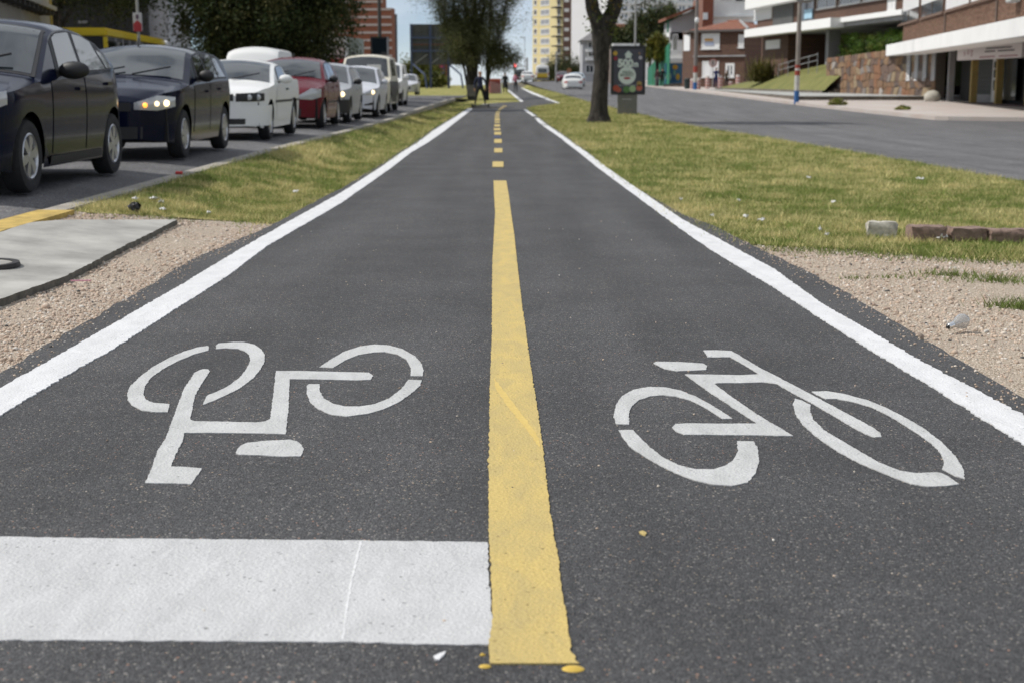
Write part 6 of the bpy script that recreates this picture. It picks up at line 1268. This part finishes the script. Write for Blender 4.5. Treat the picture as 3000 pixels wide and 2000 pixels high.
# ---- painted utility poles
def pole(name, label, x, ybase, d, r_, h, bands, m, group=None):
    p = P(x, ybase, d); t = thing(name, label, 'pole', (p.x, d, p.z), 0, group); k = d * 1.0165 / F
    MB().tube([(0, 0, -.2), (0, 0, h * .5), (.03, 0, h)], [r_, r_ * .85, r_ * .7], 12).build('shaft', m, t, smooth=60)
    for (y0, y1, c) in bands:
        z0, z1 = (ybase - y1) * k, (ybase - y0) * k; MB().lathe([(r_ * 1.03, z0), (r_ * 1.03, z1)], 14).build('painted_band', c, t, smooth=60)
    return t, k
Mc = mat('weathered_pole', (.25, .22, .19), .9, .2, 3); Mblue = mat('blue_band', (.03, .12, .32), .7, .2, 5); Mwb = mat('white_band', (.52, .51, .47), .8, .2, 5); Mrb = mat('red_band', (.30, .05, .03), .7, .2, 5)
t, k = pole('utility_pole', 'weathered pole painted blue white and red at its foot, by the right street', 2333, 306, 72.5, .125, 11, ((268, 306, Mblue), (226, 268, Mwb), (212, 225, Mrb), (206, 212, Mwb), (196, 206, Mrb)), Mc, 'painted poles')
MB().box(-.05, .55, -.05, .05, (306 - 25) * k, (306 - 22) * k).build('bracket', Mc, t); MB().ball((-.02, -.1, (306 - 8) * k), (.22, .15, .3)).build('junction_box', M_grey, t, smooth=60)
t, k = pole('utility_pole', 'grey pole with blue and white foot in front of the brown house', 2036, 269, 116, .16, 11, ((243, 269, Mblue), (216, 243, Mwb), (198, 216, Mrb)), mat('grey_pole', (.19, .17, .16), .9), 'painted poles')
MB().ball((0, -.2, (269 - 72) * k), (.18, .2, .25)).build('street_lamp', M_sh, t, smooth=60)
t, k = pole('lamp_post', 'slim lamp post rising behind the advertising panel', 1859, 252, 150, .12, 14, (), mat('grey_lamp_post', (.30, .30, .29), .7), None)
t, k = pole('lamp_post', 'slim pale lamp post beside the yellow tower', 1629, 235, 215, .15, 4.2, (), MATS['grey_lamp_post'], None)
# traffic light and masts at the crest
p = P(1544, 238, 215); tl = thing('traffic_light', 'red traffic light on an arm at the crest of the right street', 'traffic light', (p.x, 215, p.z)); k = 215 / F
MB().tube([(0, 0, -.3), (0, 0, 3.4)], .14, 8).build('mast', MATS['grey_lamp_post'], tl); MB().tube([(0, 0, 2.1), (-1.65, 0, 2.15)], .05, 6).build('arm', MATS['grey_lamp_post'], tl)
MB().box(-1.95, -1.6, -.12, .12, 1.6, 2.5).build('housing', M_dk, tl); MB().ball((-1.775, -.14, 2.25), (.21, .06, .21)).build('red_signal', mat('lit_red_signal', (1, .1, .1), .4, emit=(1, .12, .12), estr=3), tl, smooth=60)
for (x, d, h, lb_) in ((1478, 190, 5.6, 'slim street lamp under the feathery tree against the sky'), (1537, 240, 7.5, 'slim street lamp left of the yellow tower')):
    p = P(x, 240, d); t = thing('street_lamp', lb_, 'street lamp', (p.x, d, p.z - .3), 0, 'street lamps against the sky'); MB().tube([(0, 0, 0), (0, 0, h)], [.10, .06], 8).build('mast', mat('sky_grey_mast', (.50, .52, .55), .6), t); MB().ball((-.35, 0, h), (.5, .16, .12)).build('lamp_head', MATS['sky_grey_mast'], t, smooth=60)
# ---- bollards, red and white
Mpk = mat('faded_red_stripe', (.40, .13, .11), .8, .2, 6); Mwt = mat('faded_white_stripe', (.52, .46, .42), .8, .2, 6)
for i, (x, y0, y1, d, lb_) in enumerate(((2028, 232, 264, 119, 'squat red-striped bollard touching the painted pole'), (2046, 230, 268, 117, 'red-striped bollard just right of the painted pole'), (2072, 224, 261, 124, 'red-striped bollard left of the person in blue'), (2109, 223, 260, 125, 'red-striped bollard right of the person in blue'), (2139, 240, 258, 128, 'short red-striped bollard below the open doorway'), (2161, 221, 257, 127, 'red-striped bollard nearest the spiky bush'))):
    p = P(x, y1, d); t = thing('bollard', lb_, 'bollard', (p.x, d, p.z), 0, 'striped bollards'); h = (y1 - y0) * d / F
    MB().lathe([(0, -.1), (.17, -.1), (.17, h * .93), (.12, h), (0, h)], 14).build('post', Mwt, t, smooth=40)
    for j in range(4):
        mb = MB(); z0 = h * (.06 + .23 * j); rows = []
        for q in range(2): rows.append([(.178 * math.cos(a), .178 * math.sin(a), min(h * .93, z0 + h * .12 * q + .10 * math.sin(a))) for a in np.linspace(0, 2 * math.pi, 15)])
        mb.grid(rows); mb.build('stripe', Mpk, t, smooth=60)
# round prohibition sign
p = P(2087, 268, 122); t = thing('road_sign', 'round faded road sign on a thin post before the brown house', 'road sign', (p.x, 122, p.z)); k = 122 / F
MB().tube([(0, 0, -.2), (0, 0, 2.6)], .035, 6).build('post', MATS['grey_lamp_post'], t); MB().lathe([(0, -.03), (.34, -.03), (.34, 0)], 24, 'y', (0, 0, 2.35)).build('disc', mat('faded_white_sign', (.58, .50, .46), .6), t); MB().lathe([(.27, -.036), (.345, -.036)], 24, 'y', (0, 0, 2.35)).build('rim', Mpk, t)
text_mesh('lettering', 'E', .42, mat('sign_black', (.08, .06, .06), .6), t, (0, -.04, 2.35), bold=.01, ext=.001)
# bus stop sign on the left
p = P(411, 240, 50); t = thing('bus_stop_sign', 'rounded red and white bus stop sign above the yellow bus', 'sign', (p.x, 50, .05)); k = 50 / F; z_ = lambda y: P(411, y, 50).z - .05
MB().tube([(0, .05, 0), (0, .05, z_(-80))], .05, 8).build('post', MATS['grey_lamp_post'], t)
sgn = MB().box(-.155, .155, -.02, .02, z_(92), z_(38)).build('plate', mat('sign_white', (.55, .55, .57), .6), t, bevel=.015); MB().prism([(-.14, 0), (0, .12), (.14, 0), (.14, -.26), (-.14, -.26)][::-1], -.001, .001).build('red_field', mat('sign_red', (.42, .04, .05), .6), sgn).matrix_local = Matrix.Translation((0, -.024, z_(64) - .07)) @ Matrix.Rotation(R(90), 4, 'X')
MB().ball((0, -.024, z_(50)), (.06, .006, .09)).build('pictogram', mat('sign_dark', (.12, .08, .12), .6), sgn, smooth=60)
# hanging display board on a dark post
p = P(1114, 240, 92); t = thing('display_board', 'dark display board below a black post, beyond the cream off-roader', 'display board', (p.x, 92, -.2)); z_ = lambda y: P(1114, y, 92).z + .2; k = 92 / F
MB().tube([(0, .1, 0), (0, .1, z_(-60))], [.13, .11], 8).build('post', mat('dark_post', (.05, .045, .04), .7), t); MB().box(-26 * k, 27 * k, -.12, .08, z_(163), z_(108)).build('case', M_black, t, bevel=.02); MB().box(-20 * k, 20 * k, -.13, -.121, z_(160), z_(114)).build('screen', mat('dark_screen', (.012, .018, .024), .12), t)
MB().box(21 * k, 26.5 * k, -.13, .09, z_(163), z_(109)).build('edge_strip', M_grey, t)
# ---- billboard seen from behind
d = 165.0; bb = thing('billboard', 'large billboard seen from behind on blue steel legs', 'billboard', (PX(1203, d), d, -.3), R(2)); z_ = lambda y: P(1300, y, d).z + .3; k = d * 1.0165 / F; X_ = lambda x: (x - 1203) * k
M_bl = mat('blue_steel', (.035, .05, .10), .6); Mbk = mat('grey_board_back', (.06, .063, .062), .8, .25, .8)
nxp, nzp = 6, 5
for i in range(nxp):
    for j in range(nzp): MB().box(X_(1203 + 200 * i / nxp) + .02, X_(1203 + 200 * (i + 1) / nxp) - .02, .25, .32, z_(190) + (z_(71) - z_(190)) * j / nzp + .02, z_(190) + (z_(71) - z_(190)) * (j + 1) / nzp - .02).build('back_panel', Mbk, bb)
MB().box(X_(1203), X_(1403), .33, .38, z_(190), z_(71)).build('backing_sheet', mat('dark_backing', (.05, .052, .052), .85), bb)
for x in (1206, 1260, 1311, 1365): MB().box(X_(x) - .13, X_(x) + .13, 0, .22, 0, z_(71)).build('upright', M_bl, bb)
for y in (111, 150): MB().box(X_(1203), X_(1403), -.08, .0, z_(y) - .12, z_(y) + .12).build('crossbeam', M_bl, bb)
MB().box(X_(1203), X_(1403), .1, .2, z_(131) - .08, z_(131) + .08).build('crossbeam', mat('rusty_beam', (.10, .05, .035), .8), bb)
for x in (1210, 1311, 1356): MB().tube([(X_(x), .1, z_(188)), (X_(x) + 1.4, -2.0, z_(220)), (X_(x) + 1.7, -2.4, 0)], .11, 6).build('brace', M_bl, bb)
for x in (1216, 1262): MB().tube([(X_(x), .1, z_(187)), (X_(x) + 1.4, .1, z_(160))], .05, 5).build('stay', M_grey, bb)
# poster wall, hedges beyond
pw = block('poster_wall', 'low red brick wall with a purple poster behind the billboard legs', 1258, 1312, 186, 205, M_rb, 1, 247, cat='wall'); a, b, c, d_ = pw.rect(1262, 1304, 192, 222); pp = pw.box('poster', a, b, -.08, 0, c, d_, mat('purple_poster', (.06, .035, .09), .6))
for (x0, x1, y0, y1, c_) in ((1274, 1298, 202, 211, (.55, .14, .24)), (1270, 1300, 212, 218, (.30, .30, .36)), (1268, 1282, 194, 200, (.40, .30, .10)), (1284, 1300, 193, 199, (.42, .05, .09))): a, b, c, d_ = pw.rect(x0, x1, y0, y1); MB().ball(((a + b) / 2, -.085, (c + d_) / 2), ((b - a) / 2, .012, (d_ - c) / 2), 10, 6).build('poster_shape', mat('poster_%d_%d' % (x0, y0), c_, .6), pp, smooth=60)
def bush(name, label, c, r_, n, per, size, cols, group=None, cat='bush', spread=.35):
    t = thing(name, label, cat, c, 0, group); dd = RNG.normal(0, 1, (n, 3)); dd /= np.linalg.norm(dd, axis=1, keepdims=True); C = dd * RNG.uniform(.55, 1.0, (n, 1)) * np.array(r_); C[:, 2] = np.abs(C[:, 2]) * 1.0
    mb = MB()
    for i in range(min(10, n)): mb.tube([(0, 0, -.2), tuple(C[i] * .5), tuple(C[i])], [.06, .04, .015], 5)
    mb.build('stems', M_bark, t); leaves('foliage', C, per, tuple(q * spread for q in r_), size, cols, t); return t
for (x, y, d, r_, lb_) in ((1195, 246, 175, (3.2, 2, 3.0), 'dark round bush left of the billboard legs'), (1240, 246, 178, (2.6, 2, 3.0), 'yellow green bush seen between the billboard legs'), (1275, 247, 172, (1.8, 1.5, 1.3), 'small green bush below the purple poster')):
    p = P(x, y, d); bush('bush', lb_, (p.x, d, p.z), r_, 60, 60, .16, [(.11, .12, .02), (.14, .14, .025), (.07, .085, .02)], 'bushes behind the billboard')
for (x, y, d, r_, lb_, cl) in ((1905, 120, 172, (2.8, 2, 4.4), 'tall dark tree rising above the green fence', GREEN_DK), (1955, 105, 176, (2.2, 2, 3.4), 'dark tree right of the tall one, by the white house', GREEN_DK), (1835, 128, 168, (2.2, 2, 2.0), 'dark bushy tree just above the advertising panel', GREEN_DK), (1925, 165, 143, (1.1, 1, 1.9), 'yellow green street tree in front of the green fence', [(.12, .13, .02), (.15, .13, .02), (.08, .09, .02)]), (1615, 236, 330, (4.0, 2, 3.6), 'green tree at the foot of the yellow tower', GREEN_DK), (1650, 236, 320, (4.5, 2, 6.0), 'taller green tree at the foot of the brown tower', GREEN_DK), (1690, 238, 300, (3.0, 2, 3.8), 'small tree below the white tower', GREEN_DK)):
    p = P(x, y, d); t = bush('tree', lb_, (p.x, d, p.z), r_, 90, 55, .16, cl, 'trees along the right street', 'tree'); zf_ = float(zroad_r(d)); MB().tube([(0, 0, zf_ - p.z - .2), (.05, 0, .4), (0, 0, r_[2] * .7)], [.2, .15, .06], 8).build('trunk', M_bark, t, smooth=60)
# spiky bush beside the lawn
p = P(2232, 242, 109); t = thing('spiky_bush', 'large spiky olive bush at the left end of the sloping lawn', 'bush', (p.x, 109, p.z)); rows = []; V = []; Fs = []; C_ = []
for i in range(520):
    a = random.uniform(0, 6.28); el = random.uniform(.05, 1.45); ln = random.uniform(1.0, 2.3) * (1.0 if el > .5 else .85); dv = Vector((math.cos(a) * math.cos(el) * .85, math.sin(a) * math.cos(el) * .6, math.sin(el))); s_ = Vector((random.gauss(0, .5), random.gauss(0, .3), random.uniform(0, .5))); e = s_ + dv * ln + Vector((0, 0, -.12 * ln)); m_ = s_ + dv * ln * .5; w_ = dv.cross(Vector((0, 0, 1))).normalized() * .045
    n0 = len(V); V += [(s_ - w_)[:], (s_ + w_)[:], (m_ + w_)[:], e[:], (m_ - w_)[:]]; Fs.append((n0, n0 + 1, n0 + 2, n0 + 4)); Fs.append((n0 + 4, n0 + 2, n0 + 3, n0 + 3)); c = np.array([.13, .12, .03]) * random.uniform(.4, 1.4) if random.random() < .7 else np.array([.20, .17, .07]); C_ += [c] * 5
V = np.array(V); me = bpy.data.meshes.new('blades'); me.from_pydata([tuple(v) for v in V], [], [f if f[2] != f[3] else f[:3] for f in Fs]); at_ = me.color_attributes.new('Col', 'FLOAT_COLOR', 'POINT'); cc = np.ones((len(V), 4), np.float32); cc[:, :3] = np.array(C_); at_.data.foreach_set('color', cc.ravel())
link('blades', me, M_leaf, t)['kind'] = 'stuff'
for (x, y, d, r_, lb_) in ((2452, 322, 66, (.42, .3, .30), 'weedy grass tuft at the kerb below the rubble wall'), (2645, 337, 58, (.3, .22, .14), 'small weed tuft on the kerb right of the larger tuft'), (2172, 262, 118, (.55, .3, .25), 'low dark green plant at the foot of the sloping lawn')):
    p = P(x, y, d); zt_ = float(zpv(p.x, d)) if x != 2172 else p.z; bush('weed_tuft', lb_, (p.x, d, zt_), r_, 24, 40, .05, [(.22, .25, .06), (.26, .25, .08)] if x != 2172 else [(.02, .05, .02)], 'weeds along the right kerb', 'weed')
# bin by the feathery tree, striped barrier
d = 93.0; p = P(1381, 286, d); t = thing('concrete_bin', 'squat concrete bin at the foot of the feathery tree', 'bin', (p.x, d, zg(p.x, d))); MB().box(-.28, .28, -.28, .28, .25, .98).build('body', mat('dim_concrete', (.15, .14, .12), .9, .3, 5), t, bevel=.02); MB().box(-.24, .24, -.24, .24, -.05, .25).build('base', M_dk, t); MB().box(-.22, .22, -.22, .22, .98, 1.0).build('opening', M_dk, t)
d = 124.0; p = P(1450, 275, d); t = thing('striped_barrier', 'red and white striped barrier drum beside the path', 'barrier', (p.x, d, zg(p.x, d)), R(8)); MB().box(-.46, .46, -.35, .35, 0, 1.1).build('body', mat('barrier_red', (.24, .05, .05), .7, .2, 3), t, bevel=.03); MB().box(-.5, .5, -.38, .38, 1.08, 1.24).build('orange_top', mat('barrier_orange', (.45, .10, .05), .7), t, bevel=.03)
for k in range(6):
    z0 = .1 + .17 * k; MB().poly([(-.45, -.356, z0), (.45, -.356, max(.02, z0 - .3)), (.45, -.356, max(.05, z0 - .24)), (-.45, -.356, z0 + .06)]).build('white_stripe', mat('barrier_white', (.45, .36, .36), .7), t)
MB().box(.46, .56, -.3, .3, 0, .9).build('side_board', M_wh, t)
for (x, y, d, lb_) in ((1652, 205, 175, 'round orange brown sign beside the parked maroon car'),):
    p = P(x + 15, 240, d); t = thing('round_sign', lb_, 'sign', (p.x, d, .5)); MB().tube([(0, 0, 0), (0, 0, 1.8)], .04, 6).build('post', M_grey, t); MB().lathe([(0, -.03), (.30, -.03), (.30, 0)], 20, 'y', (0, 0, 1.75)).build('disc', mat('orange_brown', (.33, .14, .06), .7), t)

# ================================================================== PEOPLE
def person(name, label, loc, h, shirt, legs, hair, skin=(.42, .26, .18), pose=None, rz=0.0, coat=None, group='people'):
    t = thing(name, label, 'person', loc, rz, group); s = h / 1.75; pz = dict(stance=.12, step=0.0, armx=.28, elbow=(.03, -.05)); pz.update(pose or {})
    V = []; E = []; Rr = []
    def v(x, y, z, r_, par=None):
        V.append((x * s, y * s, z * s)); Rr.append(r_ * s); i = len(V) - 1
        if par is not None: E.append((par, i))
        return i
    pel = v(0, 0, .95, .150); wst = v(0, 0, 1.10, .135, pel); ch = v(0, .0, 1.28, .160, wst); sh = v(0, 0, 1.42, .115, ch); nk = v(0, -.01, 1.50, .055, sh); hd = v(0, -.025, 1.60, .088, nk); tp = v(0, -.015, 1.695, .080, hd); v(0, -.085, 1.585, .030, hd)
    for sd in (1, -1):
        st = pz['stance'] * sd; sy = pz['step'] * sd
        hp = v(.09 * sd, 0, .90, .105, pel); kn = v(.09 * sd + (st - .09 * sd) * .6, -.02 + sy * .5, .50, .068, hp); an = v(st, sy, .10, .045, kn); hl = v(st, sy, .05, .045, an); v(st + .02 * sd, sy - .15, .035, .038, hl)
        so = v(.18 * sd, 0, 1.40, .070, sh); el = v(pz['armx'] * sd, pz['elbow'][0], 1.12, .050, so); wr_ = v((pz['armx'] + .0) * sd, pz['elbow'][1], .88, .034, el); pa = v((pz['armx']) * sd, pz['elbow'][1] - .01, .82, .036, wr_)
        for q, (dx, ln) in enumerate(((-.030, .075), (-.010, .085), (.010, .08), (.030, .065))):
            f1 = v(pz['armx'] * sd + dx * .5, pz['elbow'][1] - .01 + dx, .775, .011, pa); v(pz['armx'] * sd + dx * .4 - .012 * sd, pz['elbow'][1] - .015 + dx, .775 - ln * .8, .009, f1)
        th = v(pz['armx'] * sd - .02 * sd, pz['elbow'][1] - .045, .80, .011, pa); v(pz['armx'] * sd - .022 * sd, pz['elbow'][1] - .06, .76, .009, th)
    me = bpy.data.meshes.new('person_rig'); me.from_pydata(V, E, []); o = bpy.data.objects.new('person_rig', me); COL.objects.link(o)
    sk = o.modifiers.new('skin', 'SKIN'); sk.use_smooth_shade = True
    for i, d_ in enumerate(me.skin_vertices[0].data): d_.radius = (Rr[i], Rr[i] * (.72 if i in (0, 1, 2, 3) else 1)); d_.use_root = (i == 0)
    o.modifiers.new('sub', 'SUBSURF').levels = 1
    dg = bpy.context.evaluated_depsgraph_get(); dg.update(); m2 = bpy.data.meshes.new_from_object(o.evaluated_get(dg)); bpy.data.objects.remove(o); m2.name = 'body'
    m2.materials.clear()
    for m_ in (mat('skin_%d' % int(skin[0] * 100), skin, .6), shirt, legs, M_black): m2.materials.append(m_)
    for p_ in m2.polygons:
        c = p_.center / s
        p_.material_index = 3 if c.z < .085 else 2 if c.z < .64 or (c.z < .98 and abs(c.x) < .22) else 0 if (c.z > 1.475 or (c.z < .86 and abs(c.x) > .22)) else 1
    b_ = link('body', m2, None, t, smooth=60)
    MB().ball((0, .012 * s, 1.665 * s), (.098 * s, .108 * s, .085 * s), 12, 8).build('hair', hair, t, smooth=60)
    for sd in (1, -1): MB().ball((.033 * sd * s, -.108 * s, 1.615 * s), (.012 * s, .008 * s, .008 * s), 8, 5).build('eye', M_dk, t, smooth=60); MB().ball((.092 * sd * s, -.01 * s, 1.605 * s), (.014 * s, .022 * s, .032 * s), 8, 5).build('ear', m2.materials[0], t, smooth=60)
    MB().ball((0, -.10 * s, 1.555 * s), (.028 * s, .012 * s, .008 * s), 8, 5).build('mouth', mat('lips', (.30, .10, .09), .6), t, smooth=60)
    if coat:
        MB().lathe([(.185 * s, 1.34 * s), (.19 * s, 1.1 * s), (.20 * s, .95 * s), (.26 * s, coat[1] * s), (.24 * s, coat[1] * s)], 16).build('long_coat', coat[0], t, smooth=60)
    return t
Mnavy = mat('navy_cloth', (.012, .018, .05), .85, .2, 20); Mblk = mat('black_cloth', (.012, .012, .014), .9, .2, 20); Mjean = mat('blue_denim', (.04, .06, .13), .9); Mgt = mat('grey_cloth', (.14, .14, .15), .9)
Mhb = mat('brown_hair', (.10, .045, .018), .7); Mhk = mat('black_hair', (.01, .009, .008), .6)
d = 68.5; p = G(1407, 313.5); d = p.y
pt = person('person', 'person in navy jacket and black trousers standing astride on a black board', (p.x, p.y, p.z + .09), 1.70, Mnavy, Mblk, mat('ginger_hair', (.30, .12, .03), .7), (.48, .24, .12), dict(stance=.27, armx=.30, elbow=(.02, -.04)))
hv = thing('hover_board', 'flat black board under the feet of the person in navy', 'board', (p.x, p.y - .04, p.z)); MB().box(-.40, .40, -.11, .11, .045, .095).build('deck', M_black, hv, bevel=.02)
for sd in (1, -1): MB().lathe([(0, -.04), (.085, -.04), (.085, .04), (0, .04)], 14, 'x', (.42 * sd, 0, .085)).build('wheel', M_tyre, hv)
bg_ = thing('shoulder_bag', 'long black bag hanging beside the person in navy', 'bag', (p.x + .33, p.y + .02, p.z + .32)); MB().box(-.12, .12, -.08, .08, 0, .62).build('bag_body', Mblk, bg_, bevel=.03); MB().tube([(0, 0, .60), (-.02, -.02, .72), (-.05, 0, .62)], .012, 6).build('strap', Mblk, bg_)
for (x, y, d, h, sh_, lg, hr, lb_, ps_, ct) in ((1480, 273, 124, 1.72, Mblk, Mblk, Mhk, 'person in long black clothes walking on the left side of the path', dict(step=.1), (Mblk, .45)), (1511, 271.5, 128, 1.68, mat('maroon_shirt', (.22, .06, .09), .9), Mblk, Mhk, 'person in a maroon top and black trousers walking up the path', dict(step=.14), None)):
    p = G(x, y); person('person', lb_, (p.x, p.y, p.z), h * p.y / d, sh_, lg, hr, pose=ps_, coat=ct)
    if ct is None:
        b_ = thing('backpack', 'pink backpack on the person in maroon', 'backpack', (p.x - .05, p.y - .2, p.z + 1.02)); MB().ball((0, 0, .2), (.19, .13, .26), 12, 8).build('pack', mat('pink_cloth', (.42, .16, .22), .9), b_, smooth=60)
for (x, y, d, h, sh_, lg, lb_) in ((1926, 254, 138, 1.68, mat('dark_maroon_cloth', (.07, .03, .035), .9), Mgt, 'person in dark top and grey trousers by the mural, left of the pair'), (1940, 254, 138, 1.74, Mblk, Mblk, 'person in black by the mural, right of the pair'), (2097, 259, 124, 1.74, mat('bright_navy_cloth', (.012, .022, .09), .9), MATS.get('bright_navy_cloth'), 'person in blue standing between the striped bollards'), (2128, 257, 128, 1.5, mat('olive_cloth', (.06, .045, .025), .9), Mblk, 'person in olive top beside the short bollard')):
    p = P(x, y, d); person('person', lb_, (p.x, d, p.z), h, sh_, lg or MATS['bright_navy_cloth'], Mhk, group='people on the right pavement')
p = P(2013, 262, 121); t = thing('litter_bin', 'dark bin on the pavement left of the painted grey pole', 'bin', (p.x, 121, p.z)); MB().lathe([(0, 0), (.22, 0), (.26, .75), (.27, .8), (.2, .9), (0, .92)], 14).build('barrel', mat('dark_green_bin', (.015, .03, .028), .6), t, smooth=40); MB().lathe([(.275, .76), (.285, .8), (.275, .84)], 14).build('rim', M_dk, t)
